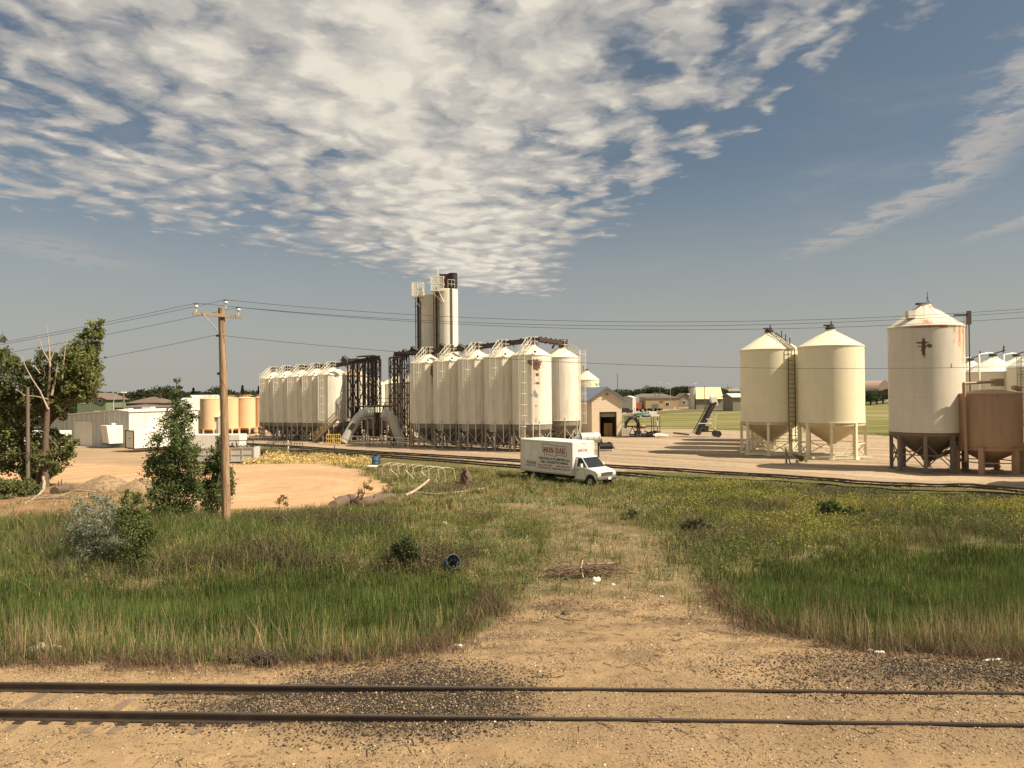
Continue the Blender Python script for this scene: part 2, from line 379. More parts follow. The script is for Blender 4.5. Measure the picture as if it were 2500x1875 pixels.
def ground_colour(x, y):
    n1 = fbm(x * .35, y * .35, 5)[:, None]; n2 = fbm(x * 1.6 + 9, y * 1.6, 4)[:, None]; n3 = fbm(x * 5, y * 5, 3)[:, None]
    def mixc(c, w, k): w = w[:, None] if w.ndim == 1 else w; return c * (1 - w) + np.array(k)[None, :] * w
    c = np.zeros((len(x), 3)) + np.array([.115, .10, .042])
    c = mixc(c, np.clip((n1 - .45) * 4, 0, 1), (.20, .155, .075))
    c = mixc(c, np.clip((n2 - .55) * 3, 0, 1), (.075, .085, .028))
    sa, ta = x * .73 - y * .68, x * .68 + y * .73; rut = fbm(sa * .05, ta * 1.1, 3)[:, None]; cx_, cy_ = G(640, 1190)[:2]; dd = np.hypot(x - cx_, (y - cy_) * 1.0); ring = fbm(dd * 1.3, np.arctan2(y - cy_, x - cx_) * .8, 3)[:, None]
    far = np.clip((y - 70) / 30, 0, 1)
    c = mixc(c, far * .8, (.12, .12, .05))
    tr = (fbm(x * .12, y * .6, 4)[:, None])
    yard = np.array([.365, .275, .185]) * (.90 + .24 * (tr - .5) + .12 * (n2 - .5) + .85 * (rut - .5))
    c = c * (1 - W('yard', x, y, .5, .5)[:, None]) + yard * W('yard', x, y, .5, .5)[:, None]
    lefty = np.array([.37, .26, .155]) * (.85 + .4 * (tr - .5) + .2 * (n2 - .5))
    w_ = W('lefty', x, y, .8, .8)[:, None]; c = c * (1 - w_) + lefty * w_
    om = np.array([.50, .31, .175]) * (.92 + .25 * (n1 - .5) + .12 * (n3 - .5) + .45 * (ring - .5))
    w_ = W('orange', x, y, .9, 1.2)[:, None]; c = c * (1 - w_) + om * w_
    w_ = W('soil', x, y, .8, 1.0)[:, None]; c = c * (1 - w_) + np.array([.25, .155, .085]) * (.6 + .8 * n2) * w_
    w_ = W('straw', x, y, .6, .5)[:, None]; c = c * (1 - w_) + np.array([.42, .33, .15]) * w_
    st = fbm(x * .02 + 4, y * .22, 4)[:, None]; s2 = fbm(x * .08, y * .5 + 40, 3)[:, None]
    lawn = np.array([.135, .13, .045]) * (1 - np.clip((st - .42) * 4, 0, 1)) + np.array([.25, .215, .09]) * np.clip((st - .42) * 4, 0, 1)
    lawn = lawn * (.75 + .5 * s2)
    w_ = W('lawn', x, y, 1.0, .8)[:, None]; c = c * (1 - w_) + lawn * w_
    w_ = W('road', x, y, 1.5, .4)[:, None]; c = c * (1 - w_) + np.array([.36, .27, .18]) * w_
    pth = np.array([.21, .155, .085]) * (.45 + 1.1 * n2)
    w_ = W('path', x, y, 1.2, 1.6)[:, None] * (.55 + .45 * np.clip((n3 - .3) * 3, 0, 1)); c = c * (1 - w_) + pth * w_
    tan = np.array([.335, .228, .125]) * (.88 + .25 * (n1 - .5) + .30 * (n3 - .5))
    brown = np.clip((fbm(x * .7 + 20, y * 2.2, 4)[:, None] - .50) * 6, 0, 1) * np.clip((y[:, None] - 16.5) / 2.5, .18, 1)
    tan = tan * (1 - brown * .75) + np.array([.15, .105, .065]) * brown * .75
    w_ = W('tan', x, y, .35, .7)[:, None]; c = c * (1 - w_) + tan * w_
    for k, a in (('gravel', .95), ('gravel2', .85), ('speck', .28)):
        w_ = W(k, x, y, .7, .6)[:, None] * a * (.6 + .4 * np.clip((n3 - .35) * 5, 0, 1)); c = c * (1 - w_) + np.array([.06, .047, .036]) * w_
    return np.clip(c, 0, 1)
gc = ground_colour(gx, gy)
nx, ny = len(xs), len(ys)
ii = (np.arange(ny - 1)[:, None] * nx + np.arange(nx - 1)[None, :]).ravel()
m, nt, b = nt_of('ground'); a = nt.nodes.new('ShaderNodeAttribute'); a.attribute_name = 'tint'; p = POS(nt)
f1 = NOISE(nt, p, 9, 8, .7); f2 = NOISE(nt, p, 38, 4, .6); f3 = NOISE(nt, p, 1.3, 6, .6)
k = MA(nt, 'ADD', MA(nt, 'ADD', MA(nt, 'MULTIPLY', f1, .7), MA(nt, 'MULTIPLY', f2, .55)), MA(nt, 'MULTIPLY', f3, .5))
kk = nt.nodes.new('ShaderNodeCombineXYZ')
for i in range(3): setin(nt, kk.inputs[i], MA(nt, 'ADD', k, .12))
c = MIX(nt, 1, a.outputs['Color'], kk.outputs[0], 'MULTIPLY')
sp2 = VOR(nt, p, 16, 'F1'); c = MIX(nt, MA(nt, 'MULTIPLY', SS(nt, sp2, .10, .2, 1, 0), .35), c, (.07, .05, .035))
setin(nt, b.inputs['Base Color'], c); b.inputs['Roughness'].default_value = .95; b.inputs['Specular IOR Level'].default_value = .1
BUMP(nt, b, MA(nt, 'ADD', f1, MA(nt, 'MULTIPLY', f2, .4)), .55, .06)
go = np_mesh('ground', np.stack([gx, gy, gz], 1), np.stack([ii, ii + 1, ii + nx + 1, ii + nx], 1), gc, m)
go.data.polygons.foreach_set('use_smooth', [True] * len(go.data.polygons)); tag(go, kind='structure')

# ---------------------------------------------------------------- stones
def rocks(name, pts, size, cols, label, flat=.6):
    n = len(pts); base = np.array([[1, 0, 0], [0, 1, 0], [-1, 0, 0], [0, -1, 0], [0, 0, 1], [0, 0, -1]], float)
    V = base[None] * rng.uniform(.55, 1.2, (n, 6, 1)) * (size * rng.uniform(.45, 1.25, n) * np.where(rng.random(n) < .07, 1.8, 1))[:, None, None]
    V = V + rng.normal(size=(n, 6, 3)) * (size * .18); V[:, :, 2] *= flat
    a = rng.uniform(0, 6.28, n); ca, sa = np.cos(a)[:, None], np.sin(a)[:, None]
    x = V[:, :, 0] * ca - V[:, :, 1] * sa; y = V[:, :, 0] * sa + V[:, :, 1] * ca
    V = np.stack([x, y, V[:, :, 2]], 2) + pts[:, None, :]
    tri = np.array([[0, 1, 4], [1, 2, 4], [2, 3, 4], [3, 0, 4], [1, 0, 5], [2, 1, 5], [3, 2, 5], [0, 3, 5]])
    Fc = (np.arange(n)[:, None, None] * 6 + tri[None]).reshape(-1, 3)
    o = np_mesh(name, V.reshape(-1, 3), Fc, np.repeat(cols, 6, axis=0), M_STONE); return tag(o, label, 'gravel', kind='stuff')
def scatter(n, x0, x1, y0, y1, keep):
    x = rng.uniform(x0, x1, n); y = rng.uniform(y0, y1, n); w = keep(x, y); k = rng.random(n) < w
    return x[k], y[k]
def on(x, y, dz=0): return np.stack([x, y, height(x, y) + dz], 1)
x, y = scatter(230000, -14, 17, 12.6, 20.6, lambda x, y: np.maximum(W('gravel', x, y, .9, .6), W('gravel2', x, y, 1.5, .8) * .8) * (.5 + .5 * np.clip((fbm(x * 1.5, y * 2.5, 3) - .35) * 5, 0, 1)))
rocks('ballast', on(x, y, .01), .024, np.where(rng.random((len(x), 1)) < .15, vary((.30, .22, .13), len(x)), vary((.062, .049, .037), len(x), .55)), 'dark grey crushed rock ballast heaped around the near rails')
x, y = scatter(190000, -15, 17, 10.0, 24, lambda x, y: W('tan', x, y, .3, .3) * np.clip(np.clip(fbm(x * .8, y * 1.4, 3) * 2.6 - .95, .10, 1) + .5 * W('speck', x, y, .5, .6), 0, 1))
t = rng.random((len(x), 1)); cc = np.where(t < .5, vary((.13, .09, .06), len(x), .5), np.where(t < .85, vary((.33, .235, .135), len(x), .3), vary((.50, .41, .28), len(x), .2)))
rocks('pebbles', on(x, y, .002), .02, cc, 'tan and brown pebbles scattered over the dirt along the track', .5)
x, y = scatter(9000, -6, 14, 19, 38, lambda x, y: W('path', x, y, .6, .6) * .8)
rocks('gravel_scatter', on(x, y, .004), .03, np.where(rng.random((len(x), 1)) < .6, vary((.15, .10, .065), len(x), .5), vary((.50, .40, .27), len(x), .3)), 'loose stones on the worn dirt crossing between the reeds', .5)

# ---------------------------------------------------------------- grasses
def blades(name, x, y, h, w, cols, label, lean=.28, tipcol=None, cat='grass', dz=0):
    n = len(x); a = rng.uniform(0, 2 * math.pi, n); la = rng.uniform(0, 2 * math.pi, n); ll = np.abs(rng.normal(0, lean, n)) * h
    z = height(x, y) - .02 + dz; dx_, dy_ = np.cos(a) * w / 2, np.sin(a) * w / 2; lx, ly = np.cos(la) * ll, np.sin(la) * ll
    V = np.stack([np.stack([x - dx_, y - dy_, z], 1), np.stack([x + dx_, y + dy_, z], 1),
                  np.stack([x + dx_ * .8 + lx * .35, y + dy_ * .8 + ly * .35, z + h * .55], 1), np.stack([x - dx_ * .8 + lx * .35, y - dy_ * .8 + ly * .35, z + h * .55], 1),
                  np.stack([x + lx, y + ly, z + h], 1)], 1).reshape(-1, 3)
    i = np.arange(n)[:, None] * 5
    Fc = np.concatenate([i + np.array([[0, 1, 2]]), i + np.array([[0, 2, 3]]), i + np.array([[3, 2, 4]])], 0)
    C = np.repeat(cols, 5, axis=0)
    if tipcol is not None: C.reshape(n, 5, 3)[:, 4] = tipcol; C.reshape(n, 5, 3)[:, 2:4] = (C.reshape(n, 5, 3)[:, 2:4] + np.array(tipcol)) / 2
    o = np_mesh(name, V, Fc, C, M_GRASS); return tag(o, label, cat, kind='stuff')
def pick(w, cols):
    """choose a colour per blade from a list with weights w (n,k)"""
    w = w / w.sum(1, keepdims=True); u = rng.random(len(w))[:, None]; i = (np.cumsum(w, 1) < u).sum(1).clip(0, len(cols) - 1)
    return np.array(cols)[i]
GREEN, OLIVE, DRY, PURP, YEL, DEEP, STRAW = (.115, .155, .040), (.175, .178, .058), (.36, .26, .12), (.13, .095, .065), (.36, .33, .06), (.08, .11, .03), (.46, .35, .17)
def tone(x, y): return (.55 + .9 * fbm(x * .9 + 70, y * .9, 4))[:, None]
def jit(c, s=.3): return np.clip(c * rng.uniform(1 - s, 1 + s, (len(c), 1)) * rng.uniform(.92, 1.08, c.shape), 0, 1)
notyard = lambda x, y: (1 - W('orange', x, y, .5, .8)) * (1 - W('yard', x, y, .5, .4)) * (1 - W('lefty', x, y, .5, .5)) * (1 - W('tan', x, y, .3, .5))
# reeds
for k, rx in (('reedL', (-19, 0)), ('reedR', (5, 27))):
    x, y = scatter(115000 if k == 'reedL' else 130000, rx[0], rx[1], 18.0, 30, lambda x, y: W(k, x, y, .6, .6))
    fr = np.clip(sdist(Z[k], x, y) / 3, 0, 1); n = len(x); dn = fbm(x * .5, y * .5)
    front = np.clip((21.6 - y + (dn - .5) * 3) / 1.8, 0, 1)
    hh = (.32 + .72 * fr * np.clip((29 - y) / 7, .45, 1)) * rng.uniform(.55, 1.25, n) * (.55 + .9 * dn)
    ww = np.stack([1.5 + 0 * x, .35 * (1 - front),   .08 + .6 * front * (dn > .47), .02 + .03 * front], 1)
    cols = jit(pick(ww, [GREEN, DEEP, DRY, STRAW])) * tone(x, y)
    blades('reed_bed' if k == 'reedL' else 'reed_bed', x, y, hh, .022 + 0 * x, cols, 'tall green reeds with tan dead stalks at their front edge, in the ditch by the pole' if k == 'reedL' else 'tall green reeds in the ditch below the tan hopper tank', .16, cat='reeds')
# dead brown fringe of matted stalks
def fringe(x, y):
    a = np.maximum(sdist(Z['reedL'], x, y), sdist(Z['reedR'], x, y)); return np.clip(1.25 - np.abs(a + .1) / .85, 0, 1) * (y < 25) * np.clip(fbm(x * 1.5, y * 1.5, 3) * 3 - .8, .1, 1)
x, y = scatter(230000, -16, 20, 17.0, 25, lambda x, y: fringe(x, y) * .9)
blades('dead_stalks', x, y, rng.uniform(.08, .5, len(x)), .011 + 0 * x, jit(pick(np.tile([[1, .8, .6]], (len(x), 1)), [(.17, .115, .075), (.25, .17, .10), (.11, .08, .055)])), 'matted dead brown stalks where the reeds meet the bare dirt', .9, cat='dead weeds')
# rough meadow
def mead(x, y): return notyard(x, y) * (.22 + .78 * np.clip((fbm(x * 1.4 + 5, y * 1.4, 3) - .40) * 7, 0, 1)) * (1 - .82 * W('path', x, y, .8, 1.3)) * np.clip(1 - np.maximum(W('reedL', x, y, .5, .3), W('reedR', x, y, .5, .3)), 0, 1) * (1 - .75 * W('soil', x, y, .6, .6))
for (n, x0, x1, y0, y1, wd, hm, nm, lb) in ((230000, -31, 27, 20, 40, .017, .26, 'meadow_grass', 'rough green and brown grass on the rise around the pole and beside the dirt crossing'),
                                        (200000, -30, 40, 40, 66, .032, .20, 'meadow_grass', 'short sunlit olive grass around the parked box truck and along the siding'),
                                        (26000, -62, -14, 66, 100, .06, .25, 'meadow_grass', 'thin dry grass between the dirt lot and the siding rails')):
    x, y = scatter(n, x0, x1, y0, y1, mead); q = fbm(x * .22 + 7, y * .3, 4); q2 = fbm(x * .6, y * .6 + 30, 4); q3 = fbm(x * .3 + 50, y * .35 + 9, 4)
    lft = np.clip((-x - 1) / 4, 0, 1) * np.clip((40 - y) / 4, 0, 1); rgt = np.clip((x - .2 * y + 1) / 3, 0, 1)
    ww = np.stack([.3 + lft * 1.2 + rgt * .7 + (q > .5), .8 + 0 * x, .8 * (q2 > .52) * (1 - rgt * .6) * (1 - .6 * W('path', x, y, .8, 1.3)) + .12, 2.4 * (q3 > .53) * (lft + rgt * .8) + .05,
                   rgt * 2.6 * (q2 > .45) * np.clip((y - 34) / 8, 0, 1) + .03, .25 + lft, .15 + .5 * (y > 40) * (q2 > .6)], 1)
    cols = jit(pick(ww, [GREEN, OLIVE, DRY, PURP, YEL, DEEP, STRAW])) * tone(x, y)
    sid = np.clip((-sdist(Z['yard'], x, y) - 3.2) / 5, .16, 1)
    hh = hm * sid * rng.uniform(.4, 1.5, len(x)) * (.5 + q + .9 * lft + .7 * rgt + .5 * (q3 > .53))
    blades(nm, x, y, hh, wd + 0 * x, cols, lb, .45)
# leafy weeds: yellow-green spurge, dusky clumps
def weeds(nm, n, box, keep, col, size, hgt, lb, per=9, spread=.22):
    x, y = scatter(n, *box, keep); sd_ = -sdist(Z['yard'], x, y)
    if 'siding' not in nm and 'edge' not in nm: kk_ = sd_ > 3.6; x, y, sd_ = x[kk_], y[kk_], sd_[kk_]
    k = len(x); z = height(x, y); hgt = hgt * np.clip((sd_ - 2) / 6, .3, 1) if 'siding' not in nm and 'edge' not in nm else hgt
    C = np.repeat(np.stack([x, y, z], 1), per, 0); h = np.repeat(hgt * rng.uniform(.5, 1.3, k), per)
    C = C + rng.normal(size=C.shape) * [spread, spread, 0]; C[:, 2] += rng.uniform(.15, 1, len(C)) * h
    cc = np.repeat(np.clip(np.array(col)[None] * rng.uniform(.7, 1.3, (k, 1)), 0, 1), per, 0) * rng.uniform(.75, 1.25, (len(C), 1))
    o = np_mesh(nm, *leaf_quads(C, size, np.clip(cc, 0, 1)), M_LEAF); return tag(o, lb, 'weeds', kind='stuff')
rt = lambda x, y: np.clip((x - .15 * y - .5) / 3, 0, 1)
weeds('yellow_weeds', 42000, (2, 40, 30, 62), lambda x, y: mead(x, y) * rt(x, y) * (fbm(x * .33, y * .33 + 2) > .47) * np.clip((y - 29) / 8, 0, 1), (.34, .32, .07), .05, .45, 'yellow flowering spurge spread over the slope below the siding')
weeds('green_weeds', 22000, (1, 34, 25, 58), lambda x, y: mead(x, y) * rt(x, y) * (fbm(x * .25 + 60, y * .3) > .46), (.10, .13, .035), .05, .5, 'leafy green weeds among the grass on the slope')
weeds('dusky_weeds', 15000, (2, 34, 26, 56), lambda x, y: mead(x, y) * rt(x, y) * (fbm(x * .3 + 20, y * .35 + 5) > .54), (.13, .095, .075), .045, .55, 'dusky brown seeding weeds in drifts on the slope')
weeds('brown_weeds', 13000, (-15, -1, 27, 38), lambda x, y: mead(x, y) * (fbm(x * .3 + 50, y * .35 + 9) > .5), (.125, .09, .06), .04, .5, 'brown seeding weeds in drifts on the rise beside the pole')
weeds('pale_weeds', 9000, (-8, 12, 30, 56), lambda x, y: mead(x, y) * (fbm(x * .4 + 80, y * .4) > .52), (.40, .38, .20), .04, .22, 'pale cream flowering weeds dotted around the truck')
weeds('straw_tufts', 2600, (-40, -12, 60, 90), lambda x, y: W('straw', x, y, .6, .4), (.60, .46, .20), .13, .55, 'bleached straw grass along the edge of the dirt lot', 12, .3)
weeds('siding_weeds', 3000, (-4, 44, 36, 72), lambda x, y: np.clip(1 - np.abs(sdist(Z['yard'], x, y) + 1.0) / 2.2, 0, 1) * (fbm(x, y) > .45), (.28, .26, .10), .045, .13, 'low weeds growing up between the siding rails', 8)
weeds('lawn_edge_weeds', 6000, (12, 70, 84, 120), lambda x, y: np.clip(1 - np.abs(sdist(Z['lawn'], x, y) - .5) / 1.4, 0, 1) * (y < 112), (.10, .12, .035), .10, .3, 'ragged green fringe where the lawn meets the yard', 7)

# dry twigs and scraps strewn over the bare dirt
x, y = scatter(5200, -14, 16, 11, 24, lambda x, y: W('tan', x, y, .3, .3) * np.clip(fbm(x * .6 + 9, y * 1.2, 3) * 3 - 1.2, .03, 1))
n = len(x); a = rng.uniform(0, 6.28, n); l = rng.uniform(.03, .16, n); z = height(x, y) + .012; w_ = .006
dx_, dy_ = np.cos(a) * l, np.sin(a) * l; px_, py_ = -np.sin(a) * w_, np.cos(a) * w_
V = np.stack([np.stack([x - dx_ - px_, y - dy_ - py_, z], 1), np.stack([x + dx_ - px_, y + dy_ - py_, z + .01], 1), np.stack([x + dx_ + px_, y + dy_ + py_, z + .022], 1), np.stack([x - dx_ + px_, y - dy_ + py_, z + .012], 1)], 1).reshape(-1, 3)
tag(np_mesh('twig_litter', V, np.arange(4 * n).reshape(-1, 4), np.repeat(vary((.13, .09, .055), n, .5), 4, 0), M_STONE), 'dark twigs and bark scraps strewn over the bare dirt by the rails', 'litter', kind='stuff')

weeds('leafy_weeds', 15000, (-20, 2, 21, 39), lambda x, y: mead(x, y) * (fbm(x * .5 + 11, y * .5) > .45), (.13, .16, .05), .035, .4, 'leafy green weeds mixed through the grass on the rise', 10, .16)
weeds('crossing_weeds', 5000, (-3, 12, 19, 40), lambda x, y: W('path', x, y, .8, 1.0) * (fbm(x * .9 + 31, y * .9) > .5), (.15, .15, .06), .028, .12, 'low green weeds creeping over the worn crossing', 8, .15)
for bx in ((-15, 0), (6, 18)):
    x, y = scatter(9000, *bx, 18, 23, lambda x, y: (np.maximum(W('reedL', x, y, .6, .6), W('reedR', x, y, .6, .6)) * np.clip((22.5 - y) / 3, 0, 1) * np.clip((fbm(x * 1.3, y * 1.3) - .5) * 6, 0, 1)))
    n = len(x); hh = rng.uniform(.5, 1.45, n); o_ = blades('dry_stalks', x, y, hh, .014 + 0 * x, vary((.34, .26, .14), n, .35), 'tall bleached stalks standing at the front of the reeds, ' + ('pole side' if bx[0] < 0 else 'brown tank side'), .22, cat='dead weeds')

def edgew(x, y): return W('tan', x, y, .3, .5) * np.clip((y - 17.2) / 3, 0, 1) * (fbm(x * .8 + 44, y * 1.6 + 3, 4) > .52)
weeds('dry_ground_weeds', 9000, (-6, 16, 16.5, 27), edgew, (.20, .145, .085), .022, .06, 'flattened brown weeds in patches over the crossing dirt', 8, .14)

x, y = scatter(9000, -30, 60, 42, 105, lambda x, y: W('yard', x, y, .5, .4) * (fbm(x * .2, y * .5) > .5))
rocks('yard_stones', on(x, y, .004), .035, np.where(rng.random((len(x), 1)) < .6, vary((.20, .14, .09), len(x), .4), vary((.50, .42, .3), len(x), .2)), 'small stones and crumbs scattered over the bare silo yard', .5)

x, y = scatter(2600, -24, 30, 21, 58, lambda x, y: mead(x, y) * (fbm(x * .7 + 3, y * .7 + 8) > .47)); k = 26
xx = np.repeat(x, k) + rng.normal(0, .10, len(x) * k); yy = np.repeat(y, k) + rng.normal(0, .10, len(x) * k); hh = np.repeat(rng.uniform(.25, .75, len(x)), k) * rng.uniform(.6, 1.15, len(xx)) * np.clip((-sdist(Z['yard'], xx, yy) - 3) / 6, .2, 1)
cb = np.array([(.17, .19, .06), (.30, .25, .11), (.22, .20, .08), (.11, .14, .04), (.40, .31, .16)])[rng.integers(0, 5, len(x))]
blades('tussocks', xx, yy, hh, .016 + 0 * xx, np.clip(np.repeat(cb, k, 0) * rng.uniform(.7, 1.3, (len(xx), 1)), 0, 1), 'separate tussocks of taller bent grass dotted over the meadow', .75)
# ---------------------------------------------------------------- shared paints
WHITE = (.72, .67, .555); CREAM = (.76, .69, .48)
def at(px, py, Y): v = P0(px, py, Y); return (v.x, v.y)
RUSTC = (.10, .035, .018); RUSTL = (.55, .24, .07)
M_SILO = paint('silo_white', WHITE, .5, .42, (.46, .40, .30), seams=2.4, rust=.5)
M_ROOF = paint('silo_roof', (.72, .66, .5), .5, .22, (.5, .38, .22), rust=.45)
M_HOP = paint('hopper_grey', (.21, .19, .155), .6, .4, (.16, .13, .1))
M_LEG = paint('leg_grey', (.42, .38, .31), .6, .35, (.2, .15, .1))
M_RAIL = paint('rail_white', (.78, .73, .6), .5, .15)
M_BROWN = paint('brown_steel', (.045, .028, .022), .6, .4, (.09, .04, .025))
M_DARK = paint('dark_steel', (.035, .033, .030), .6, .3, (.07, .05, .04))
M_DUCT = paint('duct_grey', (.56, .54, .45), .5, .35, (.2, .18, .14), metal=.1)
M_YEL = paint('safety_yellow', (.62, .43, .12), .5, .25)
def ladder(mb, x, y, z0, z1, a, w=.42, cage=True, cz=None, r=.017, step=.3):
    u = Vector((math.cos(a), math.sin(a), 0)); t = Vector((-u.y, u.x, 0)); b = Vector((x, y, 0)) + u * .16
    for s in (-1, 1): mb.beam(b + t * s * w / 2 + Vector((0, 0, z0)), b + t * s * w / 2 + Vector((0, 0, z1)), r * 2)
    z = z0 + .2
    while z < z1: mb.beam(b - t * w / 2 + Vector((0, 0, z)), b + t * w / 2 + Vector((0, 0, z)), r * 1.3); z += step
    if cage:
        z = cz if cz is not None else z0 + 2.2; A = [R(k) for k in range(-90, 91, 30)]
        hoop = lambda zz: [b + u * (.38 * 1.75 * math.cos(q)) + t * (.38 * math.sin(q)) + Vector((0, 0, zz)) for q in A]
        zz = z
        while zz <= z1 + .01:
            h = hoop(zz)
            for i in range(len(h) - 1): mb.beam(h[i], h[i + 1], r * 1.8)
            zz += 1.15
        h0, h1 = hoop(z), hoop(z1)
        for i in range(1, len(h0) - 1): mb.beam(h0[i], h1[i], r * 1.6)
def rail_ring(mb, r, z, a0, a1, n=8, h=1.0, c=(0, 0)):
    pts = [Vector((c[0] + r * math.cos(a0 + (a1 - a0) * k / n), c[1] + r * math.sin(a0 + (a1 - a0) * k / n), z)) for k in range(n + 1)]
    for k, p in enumerate(pts):
        mb.beam(p, p + Vector((0, 0, h)), .036)
        if k < n:
            for hh in (.5, 1): mb.beam(p + Vector((0, 0, h * hh)), pts[k + 1] + Vector((0, 0, h * hh)), .034)
def bin_silo(name, label, cat, group, loc, r, z0, ze, za, zh, legs=6, mb_mat=None, roof_mat=None, hop_mat=None, leg_mat=None, cap=.35,
             leg_r=.07, lad=None, lad_mat=None, brace='x', hat=True, leg_a0=0, ring=True, flat=False, rout=.0, extra=None, tilt=0):
    t = thing(name, label, cat, (loc[0], loc[1], 0), 0, group, 'L')
    m = MB().lathe([(r, z0), (r, ze)], 48)
    if ring:
        for zz in (z0 + .04, ze - .05): m.lathe([(r, zz - .06), (r + .035, zz - .05), (r + .035, zz + .05), (r, zz + .06)], 48, sharp=(1, 2))
    if r < 2.3 and z0 > 2:
        for k in range(6):
            a_ = 2 * math.pi * k / 6 + .35; m.beam((r * math.cos(a_), r * math.sin(a_), z0), (r * math.cos(a_), r * math.sin(a_), ze), .03)
    m.build('body', mb_mat or M_SILO, t)
    if not flat:
        m = MB().lathe([(r + .06, ze - .03), (r + .06, ze + .02), (cap, za), (cap, za + .12), (0.001, za + .14)], 36, sharp=(1, 2, 3))
        for k in range(12):
            a = 2 * math.pi * k / 12; m.beam((r * math.cos(a), r * math.sin(a), ze + .04), (cap * math.cos(a), cap * math.sin(a), za + .02), .03)
        m.build('roof', roof_mat or M_ROOF, t)
    else:
        MB().lathe([(r + .03, ze), (r * .4, ze + .22), (0.001, ze + .26)], 36).build('roof', roof_mat or M_ROOF, t)
    if hat: MB().lathe([(cap * .95, za + .1), (cap * .95, za + .34), (cap * .5, za + .45), (0.001, za + .46)], 20, sharp=(1, 2)).build('lid', M_DARK, t)
    MB().lathe([(r - .02, z0 + .01), (r - .02, z0 - (.55 if leg_r < .08 else .25)), (.38, zh + .25), (.30, zh), (0.001, zh)], 40, sharp=(1, 2, 3)).build('hopper', hop_mat or M_HOP, t)
    lr = r - .04 + rout; lp = []
    for k in range(legs):
        a = leg_a0 + 2 * math.pi * k / legs; p = Vector((lr * math.cos(a), lr * math.sin(a), 0)); lp.append(p)
        mm = MB().beam(p + Vector((0, 0, 0)), p + Vector((0, 0, z0 + (.35 if leg_r < .1 else -.02))), leg_r * 2, up=(math.cos(a), math.sin(a), 0.01))
        mm.box(p + Vector((0, 0, .03)), (leg_r * 4, leg_r * 4, .06), a)
        if leg_r > .1: mm.box(p * .985 + Vector((0, 0, z0 - .14)), (.10, .5, .22), a)
        mm.build('leg', leg_mat or M_LEG, t)
    b = MB()
    for k in range(legs):
        p, q = lp[k], lp[(k + 1) % legs]; zt, zb = z0 * .72, .25
        if brace in ('x', 'xh'):
            b.beam(p + Vector((0, 0, zt)), q + Vector((0, 0, zb)), .06); b.beam(p * .99 + Vector((0, 0, zb)), q * .99 + Vector((0, 0, zt)), .06)
        if brace in ('h', 'xh', 'hb'): b.beam(p + Vector((0, 0, z0 * .42)), q + Vector((0, 0, z0 * .42)), .07)
        if brace == 'hb': b.beam(p + Vector((0, 0, .12)), q + Vector((0, 0, .12)), .16)
        if brace == 'hb' and k % 2: b.beam(p + Vector((0, 0, z0 * .42)), q + Vector((0, 0, .2)), .07); b.beam(q + Vector((0, 0, z0 * .42)), p + Vector((0, 0, .2)), .07)
    if b.v: b.build('bracing', leg_mat or M_LEG, t)
    if lad:
        a, zl, cage, cz = lad; l = MB(); ladder(l, r * math.cos(a), r * math.sin(a), zl, ze + .9, a, cage=cage, cz=cz)
        l.build('ladder', lad_mat or M_RAIL, t)
    if extra: extra(t)
    return t
def sand_extra(r, ze, za, a):
    def f(t):
        m = MB(); u = Vector((math.cos(a), math.sin(a), 0)); tt = Vector((-u.y, u.x, 0))
        for s in (-.28, .28):                                    # stair rails over the roof
            p0 = u * r + tt * s + Vector((0, 0, ze)); p1 = u * .5 + tt * s + Vector((0, 0, za))
            for h in (.45, .95): m.beam(p0 + Vector((0, 0, h)), p1 + Vector((0, 0, h)), .036)
            for k in range(5): q = p0.lerp(p1, k / 4); m.beam(q, q + Vector((0, 0, .95)), .034)
        for k in range(7): q = (u * r).lerp(u * .5, k / 6) + Vector((0, 0, ze + (za - ze) * k / 6 + .06)); m.beam(q - tt * .28, q + tt * .28, .06)
        rail_ring(m, .75, za + .02, 0, 2 * math.pi, 6, .95)
        m.build('railing', M_RAIL, t)
        MB().box((0, 0, za + .38), (.55, .75, .5)).box((0, 0, za + .78), (.8, .5, .3)).lathe([(.3, za + .1), (.3, za + .3)], 14).build('inlet_box', M_BROWN, t)
        p = MB(); b = a + R(26); q = Vector((math.cos(b), math.sin(b), 0)) * (r + .09)
        p.tube([q + Vector((0, 0, .9)), q + Vector((0, 0, ze + .75))], .045, 6)
        for z in np.arange(1.4, ze, 1.6): p.beam(q * .96 + Vector((0, 0, z)), q + Vector((0, 0, z)), .05)
        p.build('fill_pipe', M_RAIL, t)
        l = MB(); b = a + R(33); l.box(Vector((math.cos(b), math.sin(b), 0)) * (r + .12) + Vector((0, 0, ze + .32)), (.22, .22, .2), b)
        l.build('floodlight', M_DARK, t)
    return f
LA = R(-115)
spotS5 = [(.45, -2.1, 9.1, .55, .55, RUSTC, .95), (.3, -2.1, 9.5, .9, .4, RUSTC, .9), (.55, -2.1, 8.2, .22, .22, (.06, .03, .02), .95), (.5, -2.1, 7.4, .4, .6, RUSTL, .6), (.55, -2.1, 7.3, .3, .14, RUSTC, .9),
          (.35, -2.1, 9.0, 1.1, 1.2, RUSTL, .4), (.35, -2.1, 4.9, .18, .16, RUSTL, .8), (.35, -2.1, 3.3, .18, .4, (.45, .18, .1), .6)]
spotS1 = [(.9, -1.95, 9.3, .4, .9, RUSTC, .9), (1.2, -1.8, 8.6, .5, .35, RUSTC, .85), (.8, -1.95, 8.2, .2, .8, RUSTL, .7), (1.5, -1.5, 7.0, .3, 2.0, (.16, .1, .06), .4)]
